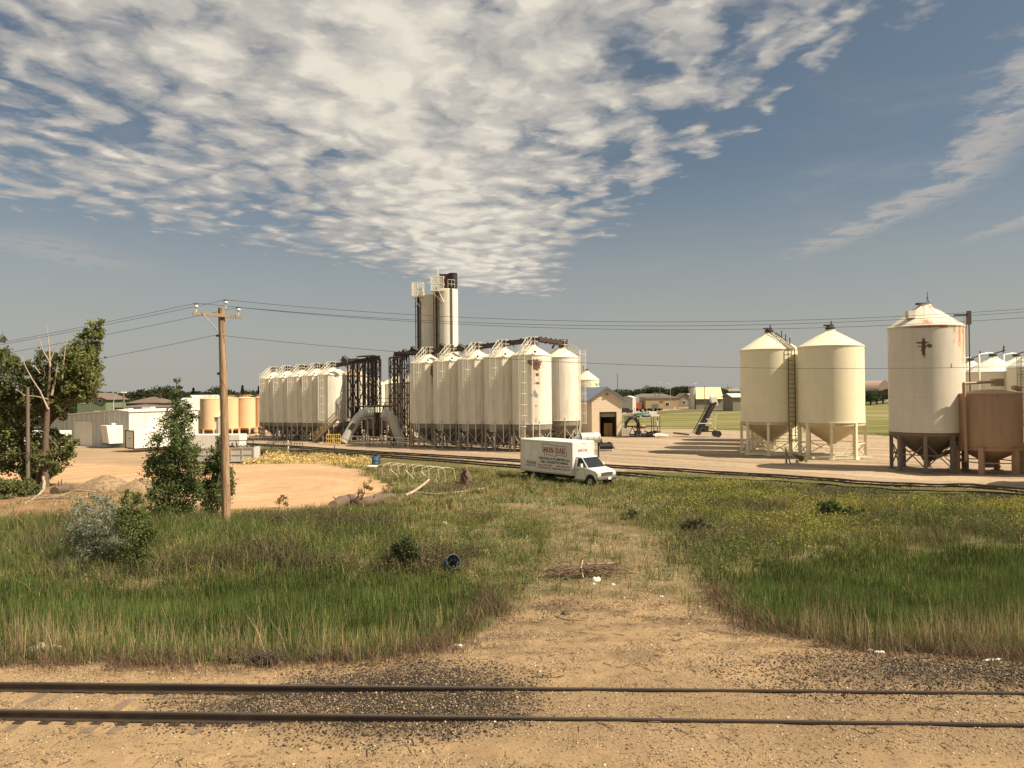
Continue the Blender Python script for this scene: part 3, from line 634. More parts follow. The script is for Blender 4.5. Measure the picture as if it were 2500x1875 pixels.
spotL3 = [(.6, -2, 8.9, .25, .8, RUSTL, .8), (.9, -1.9, 8.7, .2, .5, RUSTC, .8), (.7, -2, 6.8, .14, .12, (.05, .03, .02), .9), (.7, -2, 3.9, .1, .7, (.06, .04, .03), .85)]
s_lab = ['white sand silo streaked with rust, end of the near row by the pipe tower', 'white sand silo second from the pipe tower, with a rust streak by its roof edge', 'white sand silo standing midway along the near row, clean sided', 'white sand silo next before the sunlit rusty one, mostly in its shade', 'sunlit white sand silo with rust patches and a grey triangle']
u = Vector((-.725, .69)); S5 = Vector(at(1297, 900, 82.2))
ROWS, ROWL = 'white sand silos in the near row', 'white sand silos in the far row'
for k in range(5):
    c = S5 + u * 4.36 * (4 - k); mat = M_SILO
    if k == 4: mat = paint('silo_rusty', WHITE, .5, .28, (.42, .36, .26), seams=2.4, spots=spotS5, rust=.3)
    if k == 0: mat = paint('silo_streaked', WHITE, .5, .3, (.42, .34, .24), seams=2.4, spots=spotS1, rust=.5)
    o = bin_silo('sand_silo', s_lab[k], 'silo', ROWS, c, 2.15, 2.93, 10.3, 11.35, .75, 8, mat, lad=(LA, 1.1 if k == 4 else 2.2, True, 2.2 if k < 4 else 1.6), extra=sand_extra(2.15, 10.3, 11.35, LA), leg_r=.07, leg_a0=R(20), cap=.5, hat=False)
    if k == 4:
        tri = MB(); p = Vector((.12, -2.17, 6.2)); tri.prism([(-.42, 0), (.42, 0), (0, .75)], 0, .012, Matrix.Translation(p + Vector((0, .01, 0))).to_3x3() if False else XZ)
        tr = tri.build('sticker', paint('sticker_grey', (.36, .34, .36), .5, .3), o); tr.location = (.25, -2.138, 5.9)
vv = Vector((.69, .725)); S6 = Vector(at(1370, 900, 89.5))
blab = ['sunlit clean white sand silo with a caged ladder on its garage side', 'white sand silo hidden behind the rusty one, roof edge showing', 'white sand silo of the hidden line, roof showing between the third and fourth', 'white sand silo of the hidden line behind the second', 'white sand silo of the hidden line behind the first']
for k in range(5):
    c = S6 + u * 4.36 * k
    bin_silo('sand_silo', blab[k], 'silo', 'white sand silos in the hidden line of the near row', c, 2.15, 2.93, 10.3, 11.35, .75, 8, M_SILO,
             lad=(R(-20), 2.4, True, 2.6) if k == 0 else None, extra=sand_extra(2.15, 10.3, 11.35, R(-20)) if k == 0 else None, leg_a0=R(5), cap=.5, hat=False)
L5 = Vector(at(810, 950, 112)); l_lab = ['white sand silo at the far end of the far row, above the orange tan tanks', 'white sand silo second from the far end of the far row', 'white sand silo in the far row with a rusty patch and dark drips', 'white sand silo in the far row next to the sunlit one, shaded low down', 'sunlit white sand silo striped by shadows of the brown pipe tower']
for k in range(5):
    c = L5 + u * 4.28 * (4 - k)
    mat = paint('silo_dripped', WHITE, .5, .28, (.42, .36, .26), seams=2.4, spots=spotL3) if k == 2 else M_SILO
    bin_silo('sand_silo', l_lab[k], 'silo', ROWL, c, 2.1, 2.75, 9.75, 10.75, .7, 8, mat, lad=(LA, 3.0, True, 3.2), extra=sand_extra(2.1, 9.75, 10.75, LA), leg_a0=R(20), cap=.5, hat=False)
L6 = Vector(at(862, 950, 117))
M_RROOF = paint('roof_rusted', (.6, .42, .26), .6, .4, (.35, .12, .04), rust=1.0)
for k in range(4):
    c = L6 + u * 4.28 * k
    bin_silo('sand_silo', ['white sand silo with an orange rusted roof behind the brown pipe tower', 'white sand silo behind the sunlit end silo of the far row', 'white sand silo behind the fourth of the far row', 'white sand silo behind the middle of the far row'][k], 'silo', 'white sand silos in the hidden line of the far row', c, 2.1, 2.75, 9.75, 10.75, .7, 8, M_SILO, roof_mat=M_RROOF if k == 0 else None, leg_a0=R(5), cap=.5, hat=False)
# ---------------------------------------------------------------- tall pair
M_TALL = paint('tall_white', (.76, .71, .58), .45, .2, (.5, .42, .3), seams=3.5)
for k, (px, Y, r, zt, lb) in enumerate(((1089, 101, 1.44, 20.25, 'tall slim white storage tower with a brown filter housing on top'), (1042, 104, 1.35, 20.0, 'shaded tall slim white storage tower with an overhanging mesh cage'))):
    x, y = at(px, 790, Y); t = thing('storage_tower', lb, 'silo', (x, y, 0), 0, 'pair of tall slim white storage towers', 'L')
    MB().lathe([(r, 0), (r, zt), (r - .1, zt + .1), (.001, zt + .25)], 48, sharp=(1, 2)).build('body', M_TALL, t)
    p = MB()
    for dx_, dy_, rr in ((-r - .02, -.5, .08), (-r + .2, -r + .35, .09), (-r - .32, -.2, .06), (-r + .42, -r + .25, .05)) + (((.75, -r + .02, .07), (.62, -r + .08, .04)) if k == 0 else ()):
        p.tube([(dx_, dy_, 6), (dx_, dy_, zt + .3)], rr, 8)
    for z in np.arange(8, zt, 2.1): p.beam((-r - .45, -.3, z), (-r + .5, -r, z), .06)
    p.build('fill_pipes', M_BROWN, t)
    c = MB(); x0, x1 = (-1.95, -.3) if k == 0 else (-1.95, -.5); y0, y1 = -1.8, -.4; z0, z1 = zt - .25, zt + 1.6
    for z in (z0, (z0 + z1) / 2, z1):
        for a, b_ in (((x0, y0), (x1, y0)), ((x0, y1), (x1, y1)), ((x0, y0), (x0, y1)), ((x1, y0), (x1, y1))): c.beam((*a, z), (*b_, z), .09)
    for a in ((x0, y0), (x1, y0), (x0, y1), (x1, y1), ((x0 + x1) / 2, y0)): c.beam((*a, z0), (*a, z1), .09)
    c.beam((x0, y0, z0), (-.6 if k == 0 else -.9, -r + .05, z0 - 1.4), .08); c.beam((x0 + 1, y0, z0), (-.3, -r, z0 - 1.5), .08)
    for zz in np.arange(z0, z1, .16): c.beam((x0, y0 + .01, zz), (x1, y0 + .01, zz), .05); c.beam((x0 + .01, y0, zz), (x0 + .01, y1, zz), .05)
    for xx in np.arange(x0, x1, .16): c.beam((xx, y0 + .01, z0), (xx, y0 + .01, z1), .045)
    c.box(((x0 + x1) / 2, (y0 + y1) / 2, z0), (x1 - x0, y1 - y0, .08))
    c.build('mesh_cage', M_RAIL, t)
    if k == 0:
        MB().box((-.05, .1, zt + 1.15), (1.7, 1.3, 1.8)).box((-.05, .1, zt + 2.08), (1.8, 1.4, .08)).build('filter_housing', paint('maroon', (.085, .03, .028), .6, .3), t)
        q = MB().lathe([(.60, zt + .25), (.60, zt + 2.2), (.62, zt + 2.22), (.001, zt + 2.23)], 20, (.8, -.35, 0), sharp=(1, 2))
        for z in np.arange(zt + .5, zt + 2.2, .35): q.box((1.36, -.25, z), (.16, .25, .1))
        q.build('dust_drum', paint('black_steel', (.02, .015, .015), .5, .2), t)
        a = MB(); rail_ring(a, 1.42, zt + .1, R(-80), R(60), 7, 1.15); a.tube([(-1.2, -.6, zt + 1.8), (-1.15, -.6, zt + 2.7), (-1.4, -.6, zt + 3.1)], .05, 6); a.build('railing', M_RAIL, t)
# ---------------------------------------------------------------- brown pipe towers and overhead conveyors
def pipe_tower(px0, px1, Y, zt, lb, zb=0, nb=4, flip=1, up0=0):
    a = Vector((*at(px0, 980, Y), 0)); b = Vector((*at(px1, 980, Y - 2.0), 0)); t = thing('pipe_tower', lb, 'pipe tower', ((a.x + b.x) / 2, (a.y + b.y) / 2, 0), 0, None, 'L')
    o = (a + b) / 2; a -= o; b -= o; n = Vector((-.25, .97, 0)) * 2.2; f = MB()
    for k in range(nb + 1):
        p = a.lerp(b, k / nb)
        for q in (p, p + n): f.beam(q + Vector((0, 0, zb)), q + Vector((0, 0, zt)), .14)
        f.beam(p + Vector((0, 0, zt)), p + n + Vector((0, 0, zt)), .12)
        if k < nb:
            q = a.lerp(b, (k + 1) / nb); z = zb + up0
            for off in (Vector(), n):
                zz = z; j = 0
                while zz < zt:
                    z2 = min(zz + 2.0, zt); f.beam(p + off + Vector((0, 0, zz)), q + off + Vector((0, 0, zz)), .10)
                    if (k + j) % 2: f.beam(p + off + Vector((0, 0, zz)), q + off + Vector((0, 0, z2)), .07)
                    else: f.beam(q + off + Vector((0, 0, zz)), p + off + Vector((0, 0, z2)), .07)
                    zz = z2; j += 1
                f.beam(p + off + Vector((0, 0, zt)), q + off + Vector((0, 0, zt)), .12)
    f.build('lattice', M_BROWN, t)
    g_ = MB()
    for k in range(7):                                         # conveying pipes that bend over at the top
        p = a.lerp(b, .18 + .10 * k) + n * .35 * (1 + k % 2); d = Vector((flip * 1, 0, 0))
        g_.tube([p + Vector((0, 0, 1.5)), p + Vector((0, 0, zt + .1)), p + d * .12 + Vector((0, 0, zt + .45)), p + d * .45 + Vector((0, 0, zt + .62)), p + d * 1.6 + Vector((0, 0, zt + .5))], .075, 7)
    g_.build('conveying_pipes', M_BROWN, t)
    return t
pipe_tower(893, 931, 108, 11.6, 'brown lattice pipe tower at the end of the far row, pipes bunched at its top', 5.2, 4, -1)
pipe_tower(851, 889, 110, 11.3, 'brown lattice bridge trestle in front of the orange rusted roof', 3.4, 3, -1)
pipe_tower(955, 1000, 100.5, 11.5, 'brown lattice pipe tower joining the streaked silo at the near row', 0, 4, 1)
def conveyor(pts, lb, name='overhead_conveyor', w=.42):
    pts = [MAPP(p) for p in pts]; o = Vector(pts[0]); t = thing(name, lb, 'conveyor', tuple(o))
    m = MB(); q = [Vector(p) - o for p in pts]
    for i in range(len(q) - 1):
        m.beam(q[i], q[i + 1], w * .8, w); m.beam(q[i] + Vector((0, .5, -.25)), q[i + 1] + Vector((0, .5, -.25)), .12)
        L = (q[i + 1] - q[i]).length; n = max(1, int(L / 1.4))
        for k in range(n): p = q[i].lerp(q[i + 1], (k + .5) / n); m.beam(p, p + Vector((.6, .5, -.5)), .07); m.box(p + Vector((0, 0, .25)), (.2, .2, .18))
    m.build('gallery', M_BROWN, t); return t, q
top = lambda c, z: (c[0] + .75, c[1] + .8, z)
S1 = S5 + u * 4.36 * 4; L1 = L5 + u * 4.28 * 4
t, q = conveyor([(*at(962, 870, 100), 11.95), top(S1, 11.85), top(S1 - u * 4.36 * 2, 11.95), top(S5, 12.15), (S6.x + .2, S6.y, 12.1)], 'dark overhead conveyor running along the tops of the near silo row')
m = MB(); m.tube([q[-1] + Vector((-.3, 0, 0)), q[-1] + Vector((-1, 0, -.1)), q[-1] + Vector((-1.3, 0, -.7))], .12, 8); m.box(q[-1] + Vector((0, 0, .1)), (1.1, .8, .5)); m.build('drive_box', M_BROWN, t)
conveyor([(*at(925, 875, 107), 11.95), top(L5, 11.3), top(L5 + u * 4.28 * 2, 11.25), top(L1, 11.2)], 'dark overhead conveyor running down to the tops of the far silo row')
def flood(px, py, Y, lb):
    p = PO(px, py, Y); t = thing('floodlight', lb, 'floodlight', tuple(p)); MB().box((0, 0, 0), (.9, .5, .7), R(-20), R(20), R(28)).build('housing', M_DARK, t)
    MB().box((.1, -.28, -.05), (.7, .03, .5), R(-20), R(20), R(28)).build('lens', paint('lens', (.5, .48, .4), .2, .1), t); MB().beam((0, 0, -.2), (.1, 0, -.9), .1).build('bracket', M_DARK, t)
for a_ in ((843, 878, 109, 'dark floodlight above the sunlit silo of the far row'), (990, 862, 99, 'dark floodlight over the pipe tower of the near row'), (1011, 855, 98, 'dark floodlight hanging at the wire end by the tall towers'),
           (1082, 848, 92, 'dark floodlight standing before the foot of the sunlit tall tower'), (1127, 850, 90, 'dark floodlight just past the tall towers on the conveyor')): flood(*a_)
# ---------------------------------------------------------------- covered transfer conveyors
def duct(pts, Y, r, lb, win=False):
    q = [PO(*p[:2], Y + (p[2] if len(p) > 2 else 0)) for p in pts]; o = Vector((q[0].x, q[0].y, 0)); q = [p - o for p in q]
    t = thing('covered_conveyor', lb, 'conveyor', tuple(o)); m = MB().tube(q, r, 16)
    for i in range(len(q) - 1):
        n = max(1, int((q[i + 1] - q[i]).length / 1.6)); d = (q[i + 1] - q[i]).normalized()
        for k in range(n): c = q[i].lerp(q[i + 1], (k + .3) / n); m.tube([c - d * .05, c + d * .05], r + .04, 16, False)
    m.build('hood', M_DUCT, t)
    s = MB(); side = Vector((0, -.1, -r - .12))
    for i in range(len(q) - 1):
        s.beam(q[i] + side, q[i + 1] + side, .3, .22)
    for p in (q[len(q) // 2 + 1], q[-1]): s.beam(p - Vector((0, 0, r)), Vector((p.x, p.y, 0)), .16)
    s.build('frame', M_LEG, t)
    if win:
        d = (q[1] - q[0]).normalized(); c = q[0].lerp(q[1], .62) + Vector((.05, -r - .02, .1)); MB().box(c, (.5, .06, 1.0), 0, 0, math.atan2(d.x, d.z)).build('hatch', M_DARK, t)
    return t
duct([(839, 1079), (873, 1022), (886, 1010), (897, 1006), (911, 1006)], 104, .60, 'grey covered conveyor curving up beside the yellow frame', True)
duct([(983, 1088), (969, 1055), (957, 1022), (945, 1012), (932, 1009)], 97, .58, 'grey covered conveyor curving up beside the pipe tower')
# dark hopper under the conveyors, stairs, rails
x, y = at(917, 1040, 108); t = thing('transfer_hopper', 'dark brown hopper and frame under the two grey covered conveyors', 'hopper', (x, y, 0), 0, None, 'L')
MB().box((0, 0, 3.0), (3.0, 3.0, 2.2)).build('bin', M_BROWN, t); MB().lathe([(2.0, 1.9), (.5, .4)], 4, a0=R(45), smooth=False).build('hopper', M_BROWN, t)
m = MB(); m.box((0, 0, 5.0), (6.0, 3.2, .18))
for a_ in (-3, -1, 1, 3): m.beam((a_, -1.6, 0), (a_, -1.6, 5), .16); m.beam((a_, 1.6, 0), (a_, 1.6, 5), .16); m.beam((a_, -1.6, 5), (a_, -1.6, 6.1), .07)
for z in (5.55, 6.1): m.beam((-3, -1.6, z), (3, -1.6, z), .06)
for k in range(-2, 3): m.beam((k * 1.2, -1.6, .3), (k * 1.2 + 1.2, -1.6, 4.8), .07)
for k in range(26): m.beam((rng.uniform(-4.5, 6.5), rng.uniform(0, 2), .1), (rng.uniform(-4.5, 6.5), rng.uniform(0, 2), rng.uniform(1, 4)), rng.uniform(.06, .14))
m.build('platform', M_BROWN, t)
a = G(766, 1079); b = PO(826, 1020, 106); t = thing('metal_stair', 'tan metal stair rising against the sunlit silo of the far row', 'stairs', (a.x, a.y, 0)); d = b - a; m = MB()
for s in (-.45, .45):
    o2 = Vector((0, s, 0)); m.beam(o2, o2 + d, .08, .25)
    for h in (.55, 1.05): m.beam(o2 + Vector((0, 0, h)), o2 + d + Vector((0, 0, h)), .06)
    for k in range(7): q = o2 + d * k / 6; m.beam(q, q + Vector((0, 0, 1.05)), .05)
m.build('stringer', paint('tan_rail', (.5, .38, .22), .6, .3), t); m = MB()
for k in range(16): q = d * (k + .5) / 16; m.box(q + Vector((0, 0, .05)), (.28, .9, .04))
m.build('tread', M_DARK, t)
def railfence(px, lb, col=M_RAIL, h=1.1, name='guard_rail', posts=3):
    q = [G(*p) for p in px]; o = q[0]; t = thing(name, lb, 'railing', tuple(o)); m = MB()
    for i in range(len(q) - 1):
        p0, p1 = q[i] - o, q[i + 1] - o
        for z in (h * .5, h): m.beam(p0 + Vector((0, 0, z)), p1 + Vector((0, 0, z)), .07)
        for k in range(posts + 1): r_ = p0.lerp(p1, k / posts); m.beam(r_, r_ + Vector((0, 0, h)), .07)
    m.build('rails', col, t)
railfence([(857, 1086), (903, 1088), (960, 1090), (996, 1093)], 'pale pipe guard rail in front of the covered conveyors')
x, y = G(814, 1086)[:2]; t = thing('guard_cage', 'bright yellow cage of bars beside the foot of the covered conveyor', 'cage', (x, y, 0)); m = MB()
for a_ in (-.75, -.25, .25, .75):
    for b_ in (-.5, .5): m.beam((a_, b_, 0), (a_, b_, 1.3), .06)
for z in (.2, .75, 1.3):
    m.beam((-.75, -.5, z), (.75, -.5, z), .06); m.beam((-.75, .5, z), (.75, .5, z), .06); m.beam((-.75, -.5, z), (-.75, .5, z), .09); m.beam((.75, -.5, z), (.75, .5, z), .06)
m.build('bars', M_YEL, t)
x, y = G(992, 1092)[:2]; t = thing('guard_cage', 'small tan square cage at the foot of the near pipe tower', 'cage', (x, y, 0)); m = MB()
for a_ in (-.5, .5): m.beam((a_, 0, .8), (a_, 0, 2.1), .08)
for z in (.8, 2.1): m.beam((-.5, 0, z), (.5, 0, z), .08)
for a_ in (-.45, .45): m.beam((a_, 0.03, 0), (a_, .03, .8), .08)
m.build('bars', paint('tan_rail2', (.6, .45, .28), .6, .3), t)
# ---------------------------------------------------------------- cream hopper bins
M_CREAM = paint('bin_cream', CREAM, .42, .12, (.58, .5, .34), seams=1.9)
M_CREAMW = paint('bin_pale', (.72, .68, .54), .45, .15, (.5, .45, .34))
def letters(parent, txt, size, loc, rot, mat, width=None, off=0, shear=0, name='lettering'):
    c = bpy.data.curves.new(name, 'FONT'); c.body = txt; c.size = size; c.offset = off; c.shear = shear; c.extrude = .001; c.align_x = 'LEFT'
    o = bpy.data.objects.new(name, c); COL.objects.link(o); c.materials.append(mat)
    bpy.context.view_layer.update()
    me = bpy.data.meshes.new_from_object(o.evaluated_get(bpy.context.evaluated_depsgraph_get())); bpy.data.objects.remove(o)
    o = bpy.data.objects.new(name, me); COL.objects.link(o)
    wx = max(v.co.x for v in me.vertices) - min(v.co.x for v in me.vertices)
    if width: o.scale = (width / wx, 1, 1)
    o.location = loc; o.rotation_euler = rot; o.parent = parent; KIDS.setdefault(parent.name, []).append(o); return o
def cream_extra(r, ze, za, lad_a=None, full=True):
    def f(t):
        m = MB(); m.beam((.1, 0, za), (.1, 0, za + .85), .09)
        m.box((-.15, 0, za + .5), (.7, .5, .12)); m.build('vent_stack', M_DARK, t)
        if lad_a is not None:
            l = MB(); ladder(l, r * math.cos(lad_a), r * math.sin(lad_a), 1.2, ze + .1, lad_a, w=.75, cage=False, r=.028, step=.42)
            u_ = Vector((math.cos(lad_a), math.sin(lad_a), 0)); tt = Vector((-u_.y, u_.x, 0))
            p0 = u_ * (r + .1) + Vector((0, 0, ze + .05)); p1 = u_ * .5 + Vector((0, 0, za + .1))
            for s in (-.37, .37): l.beam(p0 + tt * s, p1 + tt * s, .06)
            for k in range(14): q = p0.lerp(p1, k / 13); l.beam(q - tt * .37, q + tt * .37, .045)
            for k in (3, 6, 9): q = p0.lerp(p1, k / 13) + tt * .37; l.beam(q, q + Vector((0, 0, .6)), .07)
            l.build('ladder', M_DARK, t)
        s = MB()
        for k in range(5): s.box((0, -r * .75 + k * r * .38, .16), (2 * r * .95, .16, .16))
        s.build('skid', M_CREAM, t)
    return f
M2 = at(2029, 940, 65.2); M1 = at(1880, 940, 70.3)
kw = dict(mb_mat=M_CREAM, roof_mat=M_CREAM, hop_mat=paint('bin_hopper', (.55, .46, .28), .5, .2), leg_mat=M_CREAM, leg_r=.11, brace='hb', cap=.42)
GC = 'cream hopper bins standing in the open yard'
o = bin_silo('hopper_bin', 'cream hopper bin with a black top hat, second of the yard pair, nearer the tracks', 'hopper bin', GC, M2, 2.66, 3.03, 9.5, 10.85, 1.0, 8, extra=cream_extra(2.66, 9.5, 10.85), leg_a0=R(22), **kw)
letters(o, 'MER', .8, (2.42, -1.12, 8.4), (R(90), 0, R(65)), M_DARK, 1.0, .01)
o = bin_silo('hopper_bin', 'cream hopper bin with a black ladder down its side, first of the yard pair', 'hopper bin', GC, M1, 2.62, 3.03, 9.6, 11.1, 1.0, 8, extra=cream_extra(2.62, 9.6, 11.1, R(-67)), leg_a0=R(22), **kw)
d_ = Vector((M1[0], M1[1])).normalized()
for k in (1, 2, 3):
    c = Vector(M1) + d_ * 5.5 * k + Vector((.3, 0)) * k
    bin_silo('hopper_bin', ['cream hopper bin directly behind the laddered one', 'cream hopper bin third in line away from the tracks', 'cream hopper bin last in line away from the tracks'][k - 1], 'hopper bin', GC, c, 2.5, 3.03, 9.2, 10.4, 1.0, 8, extra=cream_extra(2.5, 9.2, 10.4), leg_a0=R(22), **kw)
for px, Y, ze, za, r, lb in ((2427, 77, 7.0, 8.45, 2.5, 'pale hopper bin with a white pipe over its roof, behind the brown tank'), (2484, 82, 7.1, 8.5, 2.5, 'pale hopper bin with a dark vent behind the brown tank, at the picture edge'),
                             (2372, 86, 7.0, 8.3, 2.4, 'pale hopper bin mostly hidden by the tall rusty silo'), (2535, 72, 7.3, 8.8, 2.5, 'pale hopper bin with a dark caged ladder at the picture edge')):
    o = bin_silo('hopper_bin', lb, 'hopper bin', 'pale hopper bins beyond the brown tank', at(px, 960, Y), r, 2.6, ze, za, .9, 8, mb_mat=M_CREAMW, roof_mat=paint('bin_roof', (.8, .76, .62), .45, .1), hop_mat=M_CREAMW, leg_mat=M_CREAMW, leg_r=.12, brace='h', cap=.4,
                 lad=(R(-150), 1.0, True, 2.0) if px > 2500 else None, lad_mat=M_DARK)
    if px < 2500:
        m = MB(); m.tube([(-r + .1, -1.6, 3), (-r + .1, -1.6, za + .3), (-.5, 0, za + .5), (0, 0, za + .45)], .09, 8); m.build('fill_pipe', M_RAIL, o)
        MB().beam((0, 0, za + .4), (1.1, -.2, za + .75), .18, .1).beam((.9, -.2, za + .5), (1.0, -.2, za + 1.2), .1).build('vent_stack', M_DARK, o)
for px, Y, ze, r, lb in ((912, 128, 8.3, 2.2, 'cream hopper bin glimpsed through the far pipe tower'), (968, 128, 8.4, 2.6, 'cream hopper bin in the gap between the two pipe towers'), (1008, 124, 8.6, 1.9, 'cream hopper bin behind the near pipe tower')):
    bin_silo('hopper_bin', lb, 'hopper bin', 'cream hopper bins behind the pipe towers', at(px, 960, Y), r, 2.2, ze, ze + 1.3, .8, 6, mb_mat=M_CREAMW, roof_mat=M_CREAM, hop_mat=M_CREAMW, leg_mat=M_CREAMW, leg_r=.1, brace='', cap=.4)
o = bin_silo('hopper_bin', 'cream hopper bin rising behind the blue roof of the tan garage', 'hopper bin', None, at(1432, 930, 118), 1.95, 2.6, 8.0, 9.3, .9, 6, mb_mat=M_CREAM, roof_mat=M_CREAM, hop_mat=M_CREAM, leg_mat=M_CREAM, leg_r=.1, brace='', cap=.35)
MB().beam((-.5, 0, 9.3), (-.5, 0, 10.2), .1).build('vent_stack', M_DARK, o)
letters(o, 'MERIDIAN', .52, (.35, -1.93, 7.1), (R(90), 0, R(24)), M_DARK, 1.75, .006)
# ---------------------------------------------------------------- tall rusty silo and brown tank
M_LEGD = paint('leg_dark', (.20, .165, .125), .7, .35, (.1, .07, .05))
CX = (.10, .035, .015)
sp_ = [(-1.30, -2.12, 8.65, .17, .85, CX, .95), (-1.36, -2.1, 8.95, .52, .075, CX, .9), (-.95, -2.3, 8.72, .18, .16, CX, .9), (-1.3, -2.12, 8.72, .5, .06, CX, .85), (-1.35, -2.1, 9.0, .5, .6, RUSTL, .25),
       (1.3, -2.1, 9.8, .9, .35, (.36, .13, .04), .79), (1.5, -2.0, 9.4, .9, .9, RUSTL, .78), (1.7, -1.8, 8.6, .45, 1.5, RUSTL, .7), (-1.2, -2.15, 10.08, 1.3, .14, (.3, .12, .04), .8), (.4, -2.45, 10.05, 1.0, .16, (.3, .12, .04), .7), (.45, -2.45, 7.3, .1, .28, (.2, .08, .03), .9)]
BS = at(2262, 960, 54.2)
o = bin_silo('rusty_silo', 'tallest single white silo, rust stained under its eave and with a cross shaped rust mark', 'silo', None, BS, 2.44, 2.75, 10.15, 11.7, .65, 8,
             mb_mat=paint('silo_rust_cross', (.66, .60, .49), .5, .2, (.45, .36, .25), seams=2.6, spots=sp_), roof_mat=paint('roof_speckled', (.70, .63, .50), .5, .25, (.42, .25, .12), rust=.9, spots=[(.9, -1.9, 10.5, 1.0, .25, (.36, .15, .06), .79), (-.9, -1.9, 10.4, .7, .2, (.4, .18, .07), .7), (.3, -.5, 11.5, .5, .2, (.3, .13, .06), .7)]), hop_mat=paint('hopper_brown', (.17, .135, .10), .7, .4, (.1, .06, .04)),
             leg_mat=M_LEGD, leg_r=.12, rout=-.12, brace='xh', cap=.42, lad=(R(-12), 2.4, False, None), lad_mat=paint('rust_ladder', (.4, .26, .14), .7, .3), leg_a0=R(14), hat=False)
m = MB(); m.box((-.1, 0, 11.85), (1.0, .4, .12), R(10)); m.tube([(.15, 0, 11.8), (.2, 0, 12.7)], .02, 5); m.tube([(.3, 0, 11.8), (.2, 0, 12.4)], .02, 5); m.build('vent_stack', M_DARK, o)
MB().box((-1.55, -.95, 11.0), (.5, .5, .5)).build('hatch', M_ROOF, o)
m = MB(); m.beam((1.6, -.8, 10.95), (2.65, -.9, 10.95), .12); m.box((2.6, -.9, 10.75), (.22, .22, .95)); m.beam((2.6, -.9, 10.7), (2.6, -.9, 2.9), .06); m.build('pulley_arm', M_DARK, o)
MB().tube([(.2, -.3, .8), (.9, -.8, 1.25), (1.3, -1.0, 1.4)], .16, 8).build('spout', M_LEGD, o)
TT = at(2414, 960, 51.4)
M_TANT = paint('tank_brown', (.37, .235, .14), .55, .3, (.2, .115, .065))
o = bin_silo('brown_tank', 'squat brown hopper tank on thick legs, standing in front of the pale bins', 'hopper tank', None, TT, 1.95, 1.85, 5.38, 5.6, .5, 6, mb_mat=M_TANT, roof_mat=paint('tank_roof', (.4, .25, .13), .6, .3), hop_mat=M_TANT, leg_mat=M_TANT, leg_r=.16, brace='h',
             flat=True, hat=False, leg_a0=R(-75), rout=.06)
m = MB(); m.tube([(-2.02, -.75, .9), (-2.1, -.75, 6.1)], .11, 8); m.tube([(-2.1, -.75, 6.05), (.1, -.6, 6.15)], .09, 8); m.box((.25, -.6, 6.1), (.6, .5, .5)); m.build('fill_pipe', M_TANT, o)
MB().box((1.4, -.8, 5.7), (.5, .4, .25), 0, 0, .3).build('hatch', M_TANT, o)
MB().lathe([(.45, .42), (.5, .6)], 16).box((0, 0, .42), (1.1, .7, .1)).build('gate', M_LEGD, o)
# ---------------------------------------------------------------- orange-tan tanks
M_TK = paint('tank_orange', (.70, .48, .27), .5, .15, (.5, .3, .15))
def tk_extra(t):
    m = MB(); r = 1.72
    m.box((.6, -.3, 7.25), (2.0, .1, .1)); rail_ring(m, 1.1, 6.95, 0, 2 * math.pi, 6, .5); m.build('railing', M_TK, t)
for k, px in enumerate((514, 559, 601, 643)):
    bin_silo('fluid_tank', ['orange tan tank at the outer end of its line of four', 'orange tan tank partly behind the wooden utility pole', 'orange tan tank third of four, beside the shaded end silo', 'orange tan tank half hidden behind the far silo row'][k], 'tank', 'line of four orange tan tanks', at(px, 1000, 141 + k * 1.2),
             1.76, 1.25, 6.85, 7.0, .35, 6, mb_mat=M_TK, roof_mat=M_TK, hop_mat=paint('tank_cone', (.30, .13, .06), .6, .3), leg_mat=M_TK, leg_r=.12, brace='', flat=True, hat=False, rout=.1, leg_a0=R(10), lad=(R(-118), .4, False, None), lad_mat=M_LEGD, extra=tk_extra)

# a neighbouring bin just outside the picture, whose shade falls on the brown tank
bin_silo('rusty_silo', 'tall white silo outside the picture past the brown tank', 'silo', None, (TT[0] + 4.2, TT[1] - 3.0), 2.5, 2.75, 10.0, 11.5, .65, 8, leg_mat=M_LEGD, leg_r=.12, brace='xh', rout=-.12)
bin_silo('brown_tank', 'squat hopper tank outside the picture by the siding rails', 'hopper tank', None, (35.2, 41.6), 2.0, 2.0, 6.6, 6.9, .55, 6, mb_mat=M_TANT, roof_mat=M_TANT, hop_mat=M_TANT, leg_mat=M_TANT, leg_r=.14, brace='h', flat=True, hat=False)

def trough(p0, p1, lb):  # dark machinery added to deepen the shade below and behind the silo rows
    p0, p1 = MAPP((*p0, 0)), MAPP((*p1, 0)); t = thing('shade_trough', lb, 'conveyor', tuple(p0)); d = p1 - p0; m = MB(); n = int(d.length / 1.1)
    m.beam(Vector((0, 0, .75)), d + Vector((0, 0, .75)), .9, .5); m.build('trough', M_BROWN, t); m = MB()
    for k in range(n + 1):
        q = d * k / n; m.beam(q, q + Vector((0, 0, .6)), .1); m.beam(q + Vector((rng.uniform(-1, 1), rng.uniform(-.6, .6), 0)), q + Vector((rng.uniform(-1, 1), rng.uniform(-.6, .6), rng.uniform(.8, 2.2))), .12); m.box(q + Vector((rng.uniform(-.8, .8), .4, rng.uniform(.9, 1.6))), (rng.uniform(.2, .7), .4, rng.uniform(.2, .8)))
    m.beam((0, 1.2, 1.9), d + Vector((0, 1.2, 1.9)), .22); m.build('frame', M_DARK, t)
trough(S5 + vv * 2.9 - u * 1.0, S5 + vv * 2.9 + u * 20, 'dark trough added to deepen the shade under the near silo row'); trough(L5 + vv * 2.7 - u * 3.0, L5 + vv * 2.7 + u * 19, 'dark trough added to deepen the shade under the far silo row')
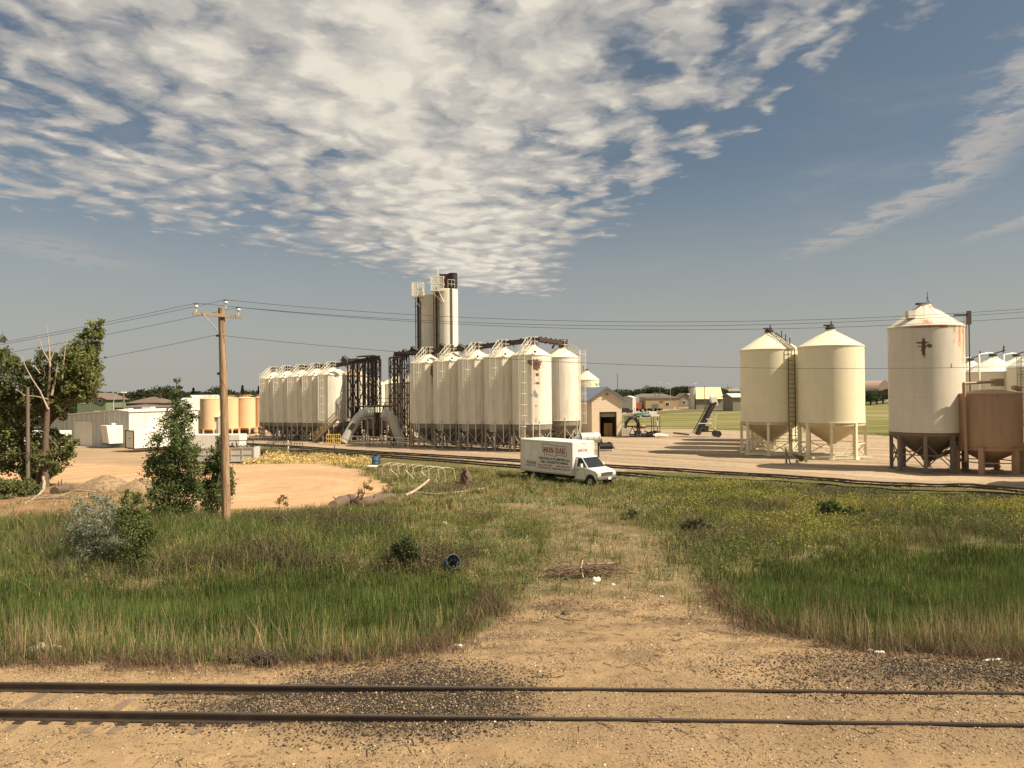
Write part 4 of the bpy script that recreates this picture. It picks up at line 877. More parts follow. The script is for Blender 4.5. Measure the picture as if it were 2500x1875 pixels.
trough(S6 + vv * 2.6 - u * 1.0, S6 + vv * 2.6 + u * 20, 'dark trough added to deepen the shade behind the near silo row'); trough(L6 + vv * 2.6 - u * 1.0, L6 + vv * 2.6 + u * 16, 'dark trough added to deepen the shade behind the far silo row')
# ---------------------------------------------------------------- box truck
TH = math.atan2(-.73, .68); tl = Vector((4.98, 53.25)); zt = .0
T = thing('box_truck', 'white box truck with red MON-DAK lettering parked on the grass by the siding', 'truck', (tl.x, tl.y, hz(5.6, 51.0) + .02), TH)
T.rotation_euler = (0, R(.6), TH)
M_TR = paint('truck_white', (.74, .70, .60), .35, .2, (.5, .44, .34), streak=False, bump=.03)
M_BOX = paint('box_white', (.72, .68, .58), .42, .2, (.5, .43, .33), bump=.05)
M_BLK = paint('black_rubber', (.02, .02, .02), .8, .1); M_GLS, nt, b = nt_of('dark_glass'); b.inputs['Base Color'].default_value = (.015, .018, .018, 1); b.inputs['Roughness'].default_value = .06; b.inputs['Specular IOR Level'].default_value = .7
M_CHR = paint('chrome_grey', (.45, .44, .40), .25, .1, metal=.8); M_LAMP = paint('lamp_lens', (.6, .55, .42), .15, .05)
M_RED = paint('sign_red', (.26, .03, .022), .5, .1, streak=False, bump=0); M_NAVY = paint('sign_black', (.03, .028, .035), .5, .1, streak=False, bump=0)
BL, BW, BZ0, BZ1 = 5.2, 2.35, .64, 2.98
hw = BW / 2
m = MB(); rr = .09
sec = [(-hw, BZ0)] + [(-hw, BZ1 - rr), (-hw + rr * .3, BZ1 - rr * .3), (-hw + rr, BZ1), (hw - rr, BZ1), (hw - rr * .3, BZ1 - rr * .3), (hw, BZ1 - rr)] + [(hw, BZ0)]
n = len(sec); st_ = [(-BL, 0), (-rr, 0), (-rr * .3, rr * .3), (0, rr)]
V = []
for x_, ins in st_: V += [(x_, y_ * (1 - ins / hw), min(z_, BZ1 - ins) if z_ > 2 else z_) for y_, z_ in sec]
fs = [(i * n + k, i * n + (k + 1) % n, (i + 1) * n + (k + 1) % n, (i + 1) * n + k) for i in range(3) for k in range(n)]
m.add(V, fs); m.add(V[:n], [tuple(range(n))]); m.add(V[-n:], [tuple(range(n - 1, -1, -1))])
box = m.build('cargo_box', M_BOX, T)
m = MB(); m.box((-BL / 2, -hw - .008, BZ0 + .05), (BL, .016, .10)); m.box((-BL / 2, -hw - .006, BZ1 - .1), (BL, .012, .05)); m.box((-BL + .03, -hw - .008, 1.8), (.06, .016, 2.1)); m.box((-.04, -hw - .007, 1.8), (.05, .014, 2.1)); m.build('trim', M_CHR, box)
for (x0, x1, z0, z1) in ((-4.72, -4.17, 1.5, 2.72), (-4.0, -3.45, 1.48, 2.25)):
    q = [(x0 + .08, z0), (x1 - .08, z0), (x1, z0 + .08), (x1, z1 - .12), (x1 - .12, z1), (x0 + .12, z1), (x0, z1 - .12), (x0, z0 + .08)]
    p = MB().prism(q, 0, .003, XZ).build('faded_patch', paint('patch', (.80, .77, .66), .5, .1), box); p.location = (0, -hw - .0005, 0)
# state outlines
def outline(pts, w, dep=.004):
    m = MB(); k = len(pts)
    for i in range(k):
        a_, b_ = Vector((*pts[i], 0)), Vector((*pts[(i + 1) % k], 0)); d = (b_ - a_).normalized(); nn = Vector((-d.y, d.x, 0)) * w / 2
        vs = [a_ - d * w / 2 - nn, b_ + d * w / 2 - nn, b_ + d * w / 2 + nn, a_ - d * w / 2 + nn]; z = .001 + .0004 * (i % 7)
        m.add([v + Vector((0, 0, z)) for v in vs], [(0, 1, 2, 3)])
    return m
MT = [(0, .84), (.02, .58), (.11, .46), (.10, .36), (.20, .30), (.30, .05), (.44, .06), (.46, .12), (1.42, .02), (1.42, .78), (1.0, .80), (.5, .86)]
ND = [(1.42, .78), (2.36, .76), (2.40, .40), (2.44, .10), (1.42, .12)]
def serif(txt, x0, z0, H, Wd):
    """slab serif capitals from flat strokes; returns mesh in the XY plane"""
    m = MB(); cnt = [0]; tk = .23; adv = {'M': 1.15, '-': .5}; tot = sum(adv.get(c, 1) for c in txt); sx = Wd / tot; x = 0
    def q(vs): cnt[0] += 1; m.add([(x0 + (x + v[0]) * sx, z0 + v[1] * H, .001 + .0003 * (cnt[0] % 12)) for v in vs], [tuple(range(len(vs)))])
    def ver(a_, z_0=0, z_1=1, t_=tk): q([(a_, z_0), (a_ + t_, z_0), (a_ + t_, z_1), (a_, z_1)])
    def ser(a_, z_, t_=.40): q([(a_, z_), (a_ + t_, z_), (a_ + t_, z_ + .13), (a_, z_ + .13)])
    def dia(a_, za_, b_, zb_, t_=tk): q([(a_, za_), (a_ + t_, za_), (b_ + t_, zb_), (b_, zb_)])
    for c in txt:
        if c == 'M': ver(.08); ver(.80); dia(.10, 1, .44, .25, .2); dia(.44, .25, .80, 1, .2); [ser(a_, z_, .38) for a_ in (.01, .74) for z_ in (0, .87)]
        elif c == 'N': ver(.08, t_=.18); ver(.70, t_=.18); dia(.10, 1, .64, 0, .25); ser(.0, 0, .34); ser(.0, .87, .3); ser(.6, .87, .36)
        elif c == '-': q([(.1, .4), (.36, .4), (.36, .6), (.1, .6)])
        elif c in 'OD':
            o_ = [(.25, 0), (.65, 0), (.9, .25), (.9, .75), (.65, 1), (.25, 1), (.03, .75), (.03, .25)]; i_ = [(.36, .14), (.54, .14), (.64, .3), (.64, .7), (.54, .86), (.36, .86), (.29, .7), (.29, .3)]
            if c == 'D': o_[0] = (.02, 0); o_[5] = (.02, 1); o_[6] = (.08, .87); o_[7] = (.08, .13); i_ = [(.33, .14), (.54, .14), (.64, .3), (.64, .7), (.54, .86), (.33, .86), (.33, .7), (.33, .3)]
            for k in range(8): q([o_[k], o_[(k + 1) % 8], i_[(k + 1) % 8], i_[k]])
        elif c == 'A': dia(.05, 0, .38, 1, .2); dia(.66, 0, .42, 1, .24); q([(.3, .28), (.7, .28), (.66, .42), (.34, .42)]); ser(-.02, 0, .36); ser(.6, 0, .36)
        elif c == 'K': ver(.08); ser(0, 0); ser(0, .87); dia(.3, .45, .62, 1, .22); dia(.64, 0, .36, .6, .26); ser(.56, .87, .36); ser(.58, 0, .38)
        x += adv.get(c, 1)
    return m
RS = (R(90), 0, 0); ys_ = -hw - .004
def side(mesh, mat, x, z, nm='lettering', par=box, rot=RS, y=ys_):
    o = mesh.build(nm, mat, par); o.location = (x, y, z); o.rotation_euler = rot; return o
side(outline(MT, .035), M_NAVY, -2.98, 1.86, 'map_outline'); side(outline(ND, .035), M_NAVY, -2.98, 1.86, 'map_outline')
side(serif('MON-DAK', 0, 0, .40, 2.16), M_RED, -2.82, 2.10)
for txt, sz, x0, wd, z0, mt, off, sh in (('HEATING & PLUMBING Inc.', .235, -3.28, 3.05, 1.60, M_NAVY, .008, 0), ('AIR CONDITIONING', .235, -3.1, 2.7, 1.36, M_NAVY, .008, 0), ('Phone 572-5075  ·  1-800-525-6575', .16, -3.38, 3.1, 1.145, M_RED, .004, 0),
                                ('WILLISTON, ND · MEDICINE LAKE, MT', .165, -3.42, 3.2, .955, M_RED, .005, 0), ('Amana', .40, -4.62, 1.05, 1.20, M_RED, .006, .35), ('Heating & Cooling', .13, -4.6, 1.0, 1.06, M_NAVY, .003, 0)):
    letters(box, txt, sz, (x0, ys_, z0), RS, mt, wd, off, sh)
RF = (R(90), 0, R(90))
fo = side(outline([(a_ * .5, b_ * .62) for a_, b_ in MT], .012), M_NAVY, .004, 2.1, 'map_outline', box, RF, -.72); fo2 = side(outline([(a_ * .5, b_ * .62) for a_, b_ in ND], .012), M_NAVY, .004, 2.1, 'map_outline', box, RF, -.72)
side(serif('MON-DAK', 0, 0, .2, 1.0), M_RED, .004, 2.25, 'lettering', box, RF, -.6)
for y_ in (-.16, 0, .16, -1.0, 1.0): MB().box((.012, y_, 2.82 if abs(y_) < .5 else 2.78), (.02, .07, .035)).build('marker_lamp', M_RED, box)
# cab
arch = [(1.42 + .47 * math.cos(R(a_)), .38 + .47 * math.sin(R(a_))) for a_ in range(170, 9, -16)]
prof = [(.02, .42), (.9, .42)] + arch + [(1.93, .50), (2.05, .56), (2.07, .95), (1.99, 1.06), (1.72, 1.14), (1.2, 1.25), (.02, 1.30)]
cabm = MB().prism(prof, -.97, .97, XZ); cab = cabm.build('cab', M_TR, T)
bv = cab.modifiers.new('bevel', 'BEVEL'); bv.width = .045; bv.segments = 3; bv.limit_method = 'ANGLE'
g0 = [(.02, -.95, 1.28), (1.22, -.93, 1.24), (.56, -.82, 1.92), (.40, -.80, 1.965), (.02, -.82, 1.97)]
V = g0 + [(x_, -y_, z_) for x_, y_, z_ in g0]
m = MB().add(V, [(0, 1, 2, 3, 4), (9, 8, 7, 6, 5), (1, 6, 7, 2), (2, 7, 8, 3), (3, 8, 9, 4), (0, 5, 6, 1), (4, 9, 5, 0)]); gh = m.build('roof', M_TR, cab)
bv = gh.modifiers.new('bevel', 'BEVEL'); bv.width = .03; bv.segments = 2; bv.limit_method = 'ANGLE'
def lerp3(a_, b_, t_): return tuple(a_[i] + (b_[i] - a_[i]) * t_ for i in range(3))
A_, B_, C_, D_ = Vector(V[1]), Vector(V[6]), Vector(V[7]), Vector(V[2]); nn = (B_ - A_).cross(D_ - A_).normalized(); nn = nn if nn.x > 0 else -nn
ctr = (A_ + B_ + C_ + D_) / 4; w4 = [ctr + (p - ctr) * .90 + nn * .008 for p in (A_, B_, C_, D_)]
MB().add(w4, [(0, 1, 2, 3)]).build('windshield', M_GLS, cab)
frm = MB(); ct = [ctr + (p - ctr) * .95 + nn * .005 for p in (A_, B_, C_, D_)]; frm.add(ct, [(0, 1, 2, 3)]); frm.build('window_seal', M_BLK, cab)
for s in (1, -1):
    w_ = [(.22, 1.31), (1.02, 1.29), (.95, 1.42), (.60, 1.84), (.24, 1.89)]
    MB().add([(x_, s * -(.955 - (z_ - 1.28) * .19), z_) for x_, z_ in w_], [tuple(range(5))]).build('side_window', M_GLS, cab)
for y_ in (-1.0, 1.0):
    mi = MB().box((.78, y_ * 1.13, 1.42), (.10, .2, .24)).beam((.8, y_ * .95, 1.33), (.78, y_ * 1.1, 1.36), .035).beam((.82, y_ * .96, 1.2), (.78, y_ * 1.1, 1.34), .025); mi.build('mirror', M_TR, cab)
MB().box((.28, -.978, 1.08), (.05, .02, .13)).build('door_handle', M_BLK, cab)
m = MB(); [m.box((x_, -.9735, .88), (.012, .006, .86)) for x_ in (.12, .96)]; m.box((.54, -.9735, .46), (.84, .006, .012)); m.build('door', M_CHR, cab)
MB().box((2.075, 0, .86), (.03, 1.1, .26)).build('grille', M_BLK, cab)
m = MB(); [m.box((2.095, 0, z_), (.02, 1.14, .035)) for z_ in (.75, .83, .91, .98)]; m.box((2.08, .58, .86), (.03, .04, .27)); m.box((2.08, -.58, .86), (.03, .04, .27)); m.build('grille_bars', M_CHR, cab)
for y_ in (-.78, .78): hl = MB().box((2.07, y_, .87), (.06, .34, .2)).build('headlight', M_LAMP, cab); MB().box((2.03, y_ * 1.23, .87), (.06, .06, .2)).build('turn_signal', M_YEL, hl)
m = MB().box((2.1, 0, .60), (.22, 1.98, .17)).box((2.06, 0, .70), (.16, 1.9, .04)); bp = m.build('bumper', M_CHR, T); bv = bp.modifiers.new('bevel', 'BEVEL'); bv.width = .03; bv.segments = 2
m2_ = MB().box((2.08, 0, .49), (.14, 1.8, .08)).build('valance', M_BLK, bp); MB().box((2.222, .15, .58), (.01, .32, .17)).build('licence_plate', M_RAIL, bp)
for y_, s in ((.98, 1), (-.98, -1)):
    pass
def wheel(x_, y_, dual=False):
    m = MB().lathe([(.2, -.12), (.36, -.12), (.385, -.08), (.385, .08), (.36, .12), (.2, .12)], 28, sharp=(1, 4)); o = m.build('wheel', M_BLK, T); o.location = (x_, y_, .385); o.rotation_euler = (R(90), 0, 0)
    MB().lathe([(.001, .04), (.08, .06), (.16, .02), (.21, .09), (.22, .11)], 20).lathe([(.001, -.04), (.08, -.06), (.16, -.02), (.21, -.09), (.22, -.11)], 20).build('rim', M_CHR, o)
wheel(1.42, -.85); wheel(1.42, .85); wheel(-3.95, -.98); wheel(-3.95, .98); wheel(-3.95, -.70); wheel(-3.95, .70)
m = MB().box((-2.4, -.4, .55), (5.4, .1, .16)).box((-2.4, .4, .55), (5.4, .1, .16)).box((-2.95, -.85, .50), (.7, .5, .34)).box((-1.2, -.7, .52), (1.6, .35, .24)).box((-4.45, -.95, .48), (.03, .5, .42)); [m.box((x_, 0, .6), (.08, 2.2, .08)) for x_ in (-4.8, -3.2, -1.6, -.4)]
m.build('chassis', M_BLK, T)
MB().box((-5.28, 0, .42), (.12, 2.0, .1)).beam((-5.25, -.8, .44), (-4.9, -.8, .62), .05).beam((-5.25, .8, .44), (-4.9, .8, .62), .05).build('rear_bumper', M_DARK, T)
MB().box((.42, -.9, .38), (1.0, .28, .05)).build('running_board', M_CHR, T)
# ---------------------------------------------------------------- railway tracks
M_RAILT = paint('rail_steel', (.050, .037, .028), .42, .3, (.10, .06, .035)); M_TIE = paint('tie_wood', (.16, .11, .07), .9, .5, (.34, .24, .14)); M_TIED = paint('tie_dark', (.20, .145, .09), .9, .6, (.33, .24, .15))
def rail_sec(h): return [(-.036, h), (.036, h), (.036, h - .035), (.012, h - .05), (.012, .02), (.07, .008), (.07, 0), (-.07, 0), (-.07, .008), (-.012, .02), (-.012, h - .05), (-.036, h - .035)]
def sweep(path, sec):
    m = MB(); n = len(sec); V = []
    for i, p in enumerate(path):
        d = (path[min(i + 1, len(path) - 1)] - path[max(i - 1, 0)]); d.z = 0; d.normalize(); nn = Vector((-d.y, d.x, 0))
        V += [p + nn * a_ + Vector((0, 0, b_)) for a_, b_ in sec]
    fs = [(i * n + (k + 1) % n, i * n + k, (i + 1) * n + k, (i + 1) * n + (k + 1) % n) for i in range(len(path) - 1) for k in range(n)]
    return m.add(V, fs)
t = thing('railway_track', 'nearest railway track running across the bare dirt, half buried on one side', 'railway track', (0, 15.5, 0))
o = Vector(t.location)
for a_, b_ in (((-300, 1663), (2800, 1693)), ((-300, 1729), (2800, 1771))):
    p0, p1 = G(*a_, .19), G(*b_, .19); d = (p1 - p0)
    path = [p0 + d * k / 60 + Vector((0, 0, -.17 + .002 * math.sin(k * .9))) for k in range(-40, 101)]
    rl = sweep([p - o for p in path], rail_sec(.17)).build('rail', M_RAILT, t)
    if b_[1] < 1700: c = G(720, 1671, .1) - o; j = MB().box(c + Vector((0, -.03, -.02)), (.75, .03, .07)); [j.box(c + Vector((k * .16, -.055, -.02)), (.035, .03, .035)) for k in (-2, -1, 1, 2)]; j.build('joint_bar', M_RAILT, rl)
d = (G(2800, 1693, .19) - G(-300, 1663, .19)); d.z = 0; d.normalize(); c0 = (G(-300, 1663, .19) + G(-300, 1729, .19)) / 2 - o
for k in range(22):
    c = c0 + d * (-1.5 + k * .52); MB().box((c.x, c.y, -.066 + rng.uniform(-.03, .015)), (.23, 2.5, .13), math.atan2(d.y, d.x)).build('tie', M_TIE, t)
for k in range(30):
    q = c0 + d * (-1.5 + k * .52)
    for s in (-.755, .755):
        nn = Vector((-d.y, d.x, 0)) * s; m = MB().box((q.x + nn.x, q.y + nn.y, .018), (.2, .34, .02), math.atan2(d.y, d.x))
        for a_ in (-.1, .1): m.box((q.x + nn.x - d.y * a_, q.y + nn.y + d.x * a_, .04), (.03, .03, .05))
        m.build('tie_plate', M_RAILT, t)
def catm(pts, n=14):
    out = []
    for i in range(len(pts) - 1):
        p0, p1, p2, p3 = pts[max(i - 1, 0)], pts[i], pts[i + 1], pts[min(i + 2, len(pts) - 1)]
        for k in range(n):
            s = k / n; out.append(.5 * ((2 * p1) + (-p0 + p2) * s + (2 * p0 - 5 * p1 + 4 * p2 - p3) * s * s + (-p0 + 3 * p1 - 3 * p2 + p3) * s ** 3))
    return out + [pts[-1]]
for lb, px in (('siding track skirting the yard nearest the silos and bins', [(560, 1083), (700, 1091), (880, 1103.5), (1070, 1114.5), (1260, 1126.3), (1470, 1139), (1680, 1151), (2000, 1172), (2500, 1200), (3300, 1250)]),
               ('weedy siding track passing right behind the box truck', [(720, 1101), (880, 1111.5), (1108, 1128), (1260, 1140.5), (1507, 1158.5), (1726, 1173.5), (2000, 1187.5), (2500, 1217), (3300, 1270)])):
    cl = catm([G(*p) for p in px]); cl = [Vector((p.x, p.y, hz(p.x, p.y) - .035)) for p in cl]; t = thing('railway_track', lb, 'railway track', tuple(cl[0]), 0, 'siding tracks in the grass'); o = Vector(t.location)
    for s in (-.72, .72):
        path = []
        for i, p in enumerate(cl):
            dd = cl[min(i + 1, len(cl) - 1)] - cl[max(i - 1, 0)]; dd.z = 0; dd.normalize(); path.append(p + Vector((-dd.y, dd.x, 0)) * s - o)
        sweep(path, rail_sec(.17)).build('rail', M_RAILT, t)
    m = MB(); acc = 0
    for i in range(len(cl) - 1):
        L = (cl[i + 1] - cl[i]).length; dd = cl[i + 1] - cl[i]; a_ = math.atan2(dd.y, dd.x)
        while acc < L:
            p = cl[i].lerp(cl[i + 1], acc / L) - o
            m.box(p + Vector((0, 0, -.03)), (.24, 2.4, .13), a_ + rng.uniform(-.05, .05)); acc += .75 if rng.random() < .7 else 1.5
        acc -= L
    tag(m.build('ties', M_TIED, t), kind='stuff')
# ---------------------------------------------------------------- utility poles, wires, lamps
M_POLE, nt, b = nt_of('pole_wood'); oc = OBJC(nt); g1 = NOISE(nt, MUL(nt, oc, (9, 9, .5)), 2, 8, .65); kn = VOR(nt, MUL(nt, oc, (3, 3, 1.1)), 1.6)
c = MIX(nt, SS(nt, g1, .35, .65), (.17, .10, .055), (.42, .27, .15)); c = MIX(nt, SS(nt, kn, .08, .14, 1, 0), c, (.05, .03, .02)); setin(nt, b.inputs['Base Color'], c); b.inputs['Roughness'].default_value = .85; BUMP(nt, b, g1, .6, .02)
LEAN = R(-1.1)
M_WIRE = paint('wire', (.05, .055, .05), .6, .1); M_PORC = paint('porcelain', (.75, .74, .7), .2, .05); M_GALV = paint('galvanised', (.42, .42, .38), .4, .2, metal=.5); M_GREYP = paint('grey_pole', (.16, .12, .085), .85, .4, (.08, .06, .04)); M_OLDW = paint('old_wood', (.30, .22, .14), .85, .5, (.12, .08, .05))
b0 = G(553, 1285); b0.z = hz(b0.x, b0.y); pz = b0.y
t = thing('utility_pole', 'wooden utility pole with one crossarm and three white insulators, standing in the grass', 'utility pole', tuple(b0))
PT = P(537, 752, b0.y).z - b0.z
t.rotation_euler = (0, LEAN, 0)
MB().tube([(0, 0, -.3), (.02, 0, PT * .5), (0, 0, PT)], [.215, .185, .15], 16).build('pole', M_POLE, t)
ad = Vector((2.0, 1.3, -.12)).normalized(); ac = Vector((0.0, -.24, PT - .38)); aL, aR = ac - ad * 1.22 , ac + ad * 1.05
arm = MB().beam(aL, aR, .12, .15).build('crossarm', M_OLDW, t); MB().beam(ac - ad * .75 + Vector((0, -.08, 0)), Vector((-.12, -.2, PT - 1.1)), .05).build('brace', M_GALV, t)
INS = []
for q in (aL + ad * .16 + Vector((0, 0, .08)), Vector((.22, 0, PT)), aR - ad * .16 + Vector((0, 0, .08))):
    m = MB().lathe([(.02, -.02), (.02, .2), (.08, .2), (.105, .25), (.09, .32), (.05, .34)], 14, tuple(q), sharp=(1,)); i_ = m.build('insulator', M_PORC, t)
    MB().lathe([(.10, .34), (.09, .40), (.001, .42)], 12, tuple(q)).build('cap', M_DARK, i_); INS.append(b0 + Vector((q.x + math.sin(LEAN) * q.z, q.y, q.z + .4)))
m = MB().box((-.2, -.05, PT - 1.35), (.12, .12, .1)).box((-.2, -.05, PT - 3.2), (.1, .12, .12)); m.build('bolt', M_DARK, t); INS.append(b0 + Vector((-.2 + math.sin(LEAN) * PT, -.1, PT - 1.32)))
wl = ['topmost wire from the near end of the crossarm', 'wire from the insulator on the pole top', 'wire from the far end of the crossarm', 'lowest wire, clamped to the pole below the crossarm']
for k, q in enumerate(INS):
    dr = Vector((1, -.10, 0)); pts = []; ca, cb = (.1207, .00242) if k < 3 else (.1238, .0019)
    for i in range(45): s = 50 * i / 44; pts.append(q + dr * s + Vector((0, 0, -ca * s + cb * s * s)))
    dl = Vector((-1, .10, 0)); lft = []
    for i in range(1, 35): s = 42 * i / 34; lft.append(q + dl * s + Vector((0, 0, -.19 * s + .0016 * s * s)))
    pts = lft[::-1] + pts; o_ = pts[0]; m = MB().tube([p - o_ for p in pts], .010, 5, False).build('power_line', M_WIRE, None, tuple(o_)); tag(m, wl[k], 'wire', 'wires strung from the utility pole')
def lamp(px, y0, y1, Y, lb, arm=2.2, s=1, wood=False, cross=False):
    b_ = PO(px, y1, Y); tp = PO(px, y0, Y); H = tp.z; Y = tp.y; t = thing('power_pole' if wood else 'street_lamp', lb, 'utility pole' if wood else 'street lamp', (b_.x, Y, 0)); r_ = .13
    if wood:
        MB().tube([(0, 0, 0), (0, 0, H)], [r_ * 1.1, r_ * .8], 8).build('pole', M_GREYP, t)
        if cross: MB().beam((-1, 0, H - .4), (1, 0, H - .4), .14).build('crossarm', M_OLDW, t)
    else:
        MB().tube([(0, 0, 0), (0, 0, H - 1.3)], [.12, .08], 8).build('pole', M_GALV, t)
        MB().tube([(0, 0, H - 1.3), (s * .25, 0, H - .5), (s * arm * .5, 0, H - .08), (s * arm, 0, H)], .05, 6).build('arm', M_GALV, t); MB().box((s * (arm + .25), 0, H), (.7, .25, .15)).build('lamp_head', M_RAIL, t)
lamp(277, 958, 1000, 128, 'grey street lamp curving over the white warehouse roof', 1.2); lamp(302, 960, 1000, 130, 'plain wooden pole rising behind the warehouse roof', wood=True); lamp(492, 966, 990, 170, 'small street lamp behind the first orange tank', 1.4)
lamp(1637, 933, 1003, 212, 'street lamp by the far road before the tan building, arm reaching toward the garage', 3.2, -1); lamp(1682, 936, 998, 225, 'faint street lamp by the far road before the grey house', 2.2)
lamp(1611, 942, 975, 260, 'bare wooden pole behind the tan building', wood=True); lamp(1721, 943, 1003, 205, 'wooden power pole with a small box before the cream fronted building', wood=True, cross=False); lamp(1600, 957, 975, 255, 'short wooden pole with a transformer behind the tan building', wood=True, cross=True)
lamp(1508, 912, 960, 240, 'tall thin mast rising from the distant trees', wood=True); lamp(1777, 938, 985, 330, 'distant pale mast beyond the cream fronted building', wood=True); lamp(68, 945, 1182, 58, 'grey weathered wooden pole standing among the cottonwoods', wood=True); lamp(2176, 925, 1048, 88, 'thin dark pole seen past the edge of the rusty silo', wood=True)
# ---------------------------------------------------------------- buildings
M_WIN = paint('window_glass', (.03, .03, .03), .15, .05, spec=.6)
def house(name, label, cat, loc, w, d, he, hr, rz, wall, roof, wins=(), doors=(), along='x', over=.35, group=None, hip=0, chim=False, warp='S'):
    """w across, d deep; gable faces -Y when along='y' (ridge runs in depth)"""
    t = thing(name, label, cat, (loc[0], loc[1], 0), rz, group, warp); m = MB()
    if along == 'y':
        m.prism([(-w / 2, 0), (w / 2, 0), (w / 2, he), (0, hr), (-w / 2, he)], -d, 0, XZ)
    else:
        m.add([(-w / 2, 0, 0), (w / 2, 0, 0), (w / 2, d, 0), (-w / 2, d, 0), (-w / 2, 0, he), (w / 2, 0, he), (w / 2, d, he), (-w / 2, d, he), (-w / 2, d / 2, hr), (w / 2, d / 2, hr)],
              [(0, 1, 5, 4), (2, 3, 7, 6), (1, 2, 6, 9, 5), (3, 0, 4, 8, 7), (4, 5, 9, 8), (6, 7, 8, 9)] if not hip else [(0, 1, 5, 4), (2, 3, 7, 6), (1, 2, 6, 5), (3, 0, 4, 7)])
    m.build('wall', wall, t); r = MB(); th = .16; o_ = over
    if along == 'y':
        k = (hr - he) / (w / 2)
        for s in (-1, 1):
            r.add([(0, -o_, hr + .02), (s * (w / 2 + o_), -o_, he - k * o_ + .02), (s * (w / 2 + o_), d + o_, he - k * o_ + .02), (0, d + o_, hr + .02), (0, -o_, hr + th), (s * (w / 2 + o_), -o_, he - k * o_ + th), (s * (w / 2 + o_), d + o_, he - k * o_ + th), (0, d + o_, hr + th)],
                  [(0, 1, 2, 3), (4, 5, 6, 7), (0, 1, 5, 4), (1, 2, 6, 5), (2, 3, 7, 6), (3, 0, 4, 7)])
    elif hip:
        a_ = [(-w / 2 - o_, -o_), (w / 2 + o_, -o_), (w / 2 + o_, d + o_), (-w / 2 - o_, d + o_)]
        r.add([(x, y, he) for x, y in a_] + [(x, y, he + th) for x, y in a_] + [(-w / 2 + hip, d / 2, hr), (w / 2 - hip, d / 2, hr)], [(3, 2, 1, 0), (0, 1, 5, 4), (1, 2, 6, 5), (2, 3, 7, 6), (3, 0, 4, 7), (4, 5, 9, 8), (5, 6, 9), (6, 7, 8, 9), (7, 4, 8)])
    else:
        k = (hr - he) / (d / 2)
        for s, y0, y1 in ((0, -o_, d / 2), (1, d + o_, d / 2)):
            r.add([(-w / 2 - o_, y0, he - k * o_ + .02), (w / 2 + o_, y0, he - k * o_ + .02), (w / 2 + o_, y1, hr + .02), (-w / 2 - o_, y1, hr + .02), (-w / 2 - o_, y0, he - k * o_ + th), (w / 2 + o_, y0, he - k * o_ + th), (w / 2 + o_, y1, hr + th), (-w / 2 - o_, y1, hr + th)],
                  [(3, 2, 1, 0), (4, 5, 6, 7), (0, 1, 5, 4), (1, 2, 6, 5), (2, 3, 7, 6), (3, 0, 4, 7)])
    rf = r.build('roof', roof, t)
    if chim: MB().box((w * .2, d * .5, hr + .3), (.6, .6, 1.2)).build('chimney', M_BROWN, rf)
    for (x, z, a_, h_) in wins:
        f = MB().box((x, -.03, z), (a_ + .2, .06, h_ + .2)).build('window', M_RAIL, t); MB().box((x, -.065, z), (a_, .02, h_)).build('pane', M_WIN, f)
    for (x, a_, h_, mt) in doors:
        MB().box((x, -.03, h_ / 2), (a_, .07, h_)).build('door', mt, t)
    return t
S_ = lambda n, c, **k: paint(n, c, .7, .25, **k)
# white steel warehouse with garage door
W0 = G(205, 1090); wa = math.atan2(-.42, .91); M_WH = paint('shaded_ribbed_sheet', (.44, .42, .37), .5, .25, (.74, .71, .62), ribs=(0, 1.15, .05, .75)); M_WHP = paint('lit_sheet', (.72, .68, .56), .5, .12, ribs=(1, .9, .03, .25))  # shade painted grey into the front, sunlight into its ribs and paler side
t = thing('warehouse', 'long white ribbed steel warehouse with a white roll-up door', 'warehouse', tuple(W0), wa, None, 'S')
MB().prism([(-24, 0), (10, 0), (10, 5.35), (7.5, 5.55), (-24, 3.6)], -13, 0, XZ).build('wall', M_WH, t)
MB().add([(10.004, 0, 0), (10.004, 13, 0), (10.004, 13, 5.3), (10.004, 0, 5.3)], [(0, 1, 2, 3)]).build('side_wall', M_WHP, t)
r = MB(); r.add([(-24, -.2, 3.62), (7.5, -.2, 5.57), (7.5, 13.2, 5.57), (-24, 13.2, 3.62), (-24, -.2, 3.77), (7.5, -.2, 5.72), (7.5, 13.2, 5.72), (-24, 13.2, 3.77)], [(3, 2, 1, 0), (4, 5, 6, 7), (0, 1, 5, 4), (2, 3, 7, 6)])
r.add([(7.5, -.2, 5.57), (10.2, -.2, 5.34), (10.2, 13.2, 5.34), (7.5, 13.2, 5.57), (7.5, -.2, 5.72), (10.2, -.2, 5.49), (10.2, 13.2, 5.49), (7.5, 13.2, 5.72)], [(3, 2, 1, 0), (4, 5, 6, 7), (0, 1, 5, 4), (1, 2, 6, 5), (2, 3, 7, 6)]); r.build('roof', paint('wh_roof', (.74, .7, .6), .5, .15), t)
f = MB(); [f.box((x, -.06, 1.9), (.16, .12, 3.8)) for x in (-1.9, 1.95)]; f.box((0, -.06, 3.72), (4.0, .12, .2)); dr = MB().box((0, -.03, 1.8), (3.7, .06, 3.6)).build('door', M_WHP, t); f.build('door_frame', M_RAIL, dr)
[MB().box(p_, s_).build('roof_vent', M_RAIL, t) for p_, s_ in (((-3, 5, 5.1), (1.6, 1.0, .5)), ((1.2, 7, 5.5), (1.0, .8, .5)), ((4.5, 8, 5.75), (2.0, .9, .4)))]
MB().add([(-2, -6.5, .0), (2.2, -6.5, .0), (2.0, -.1, .012), (-1.9, -.1, .012)], [(0, 1, 2, 3)]).build('apron', paint('concrete', (.46, .36, .25), .85, .25), t).location = (0, 0, .03)
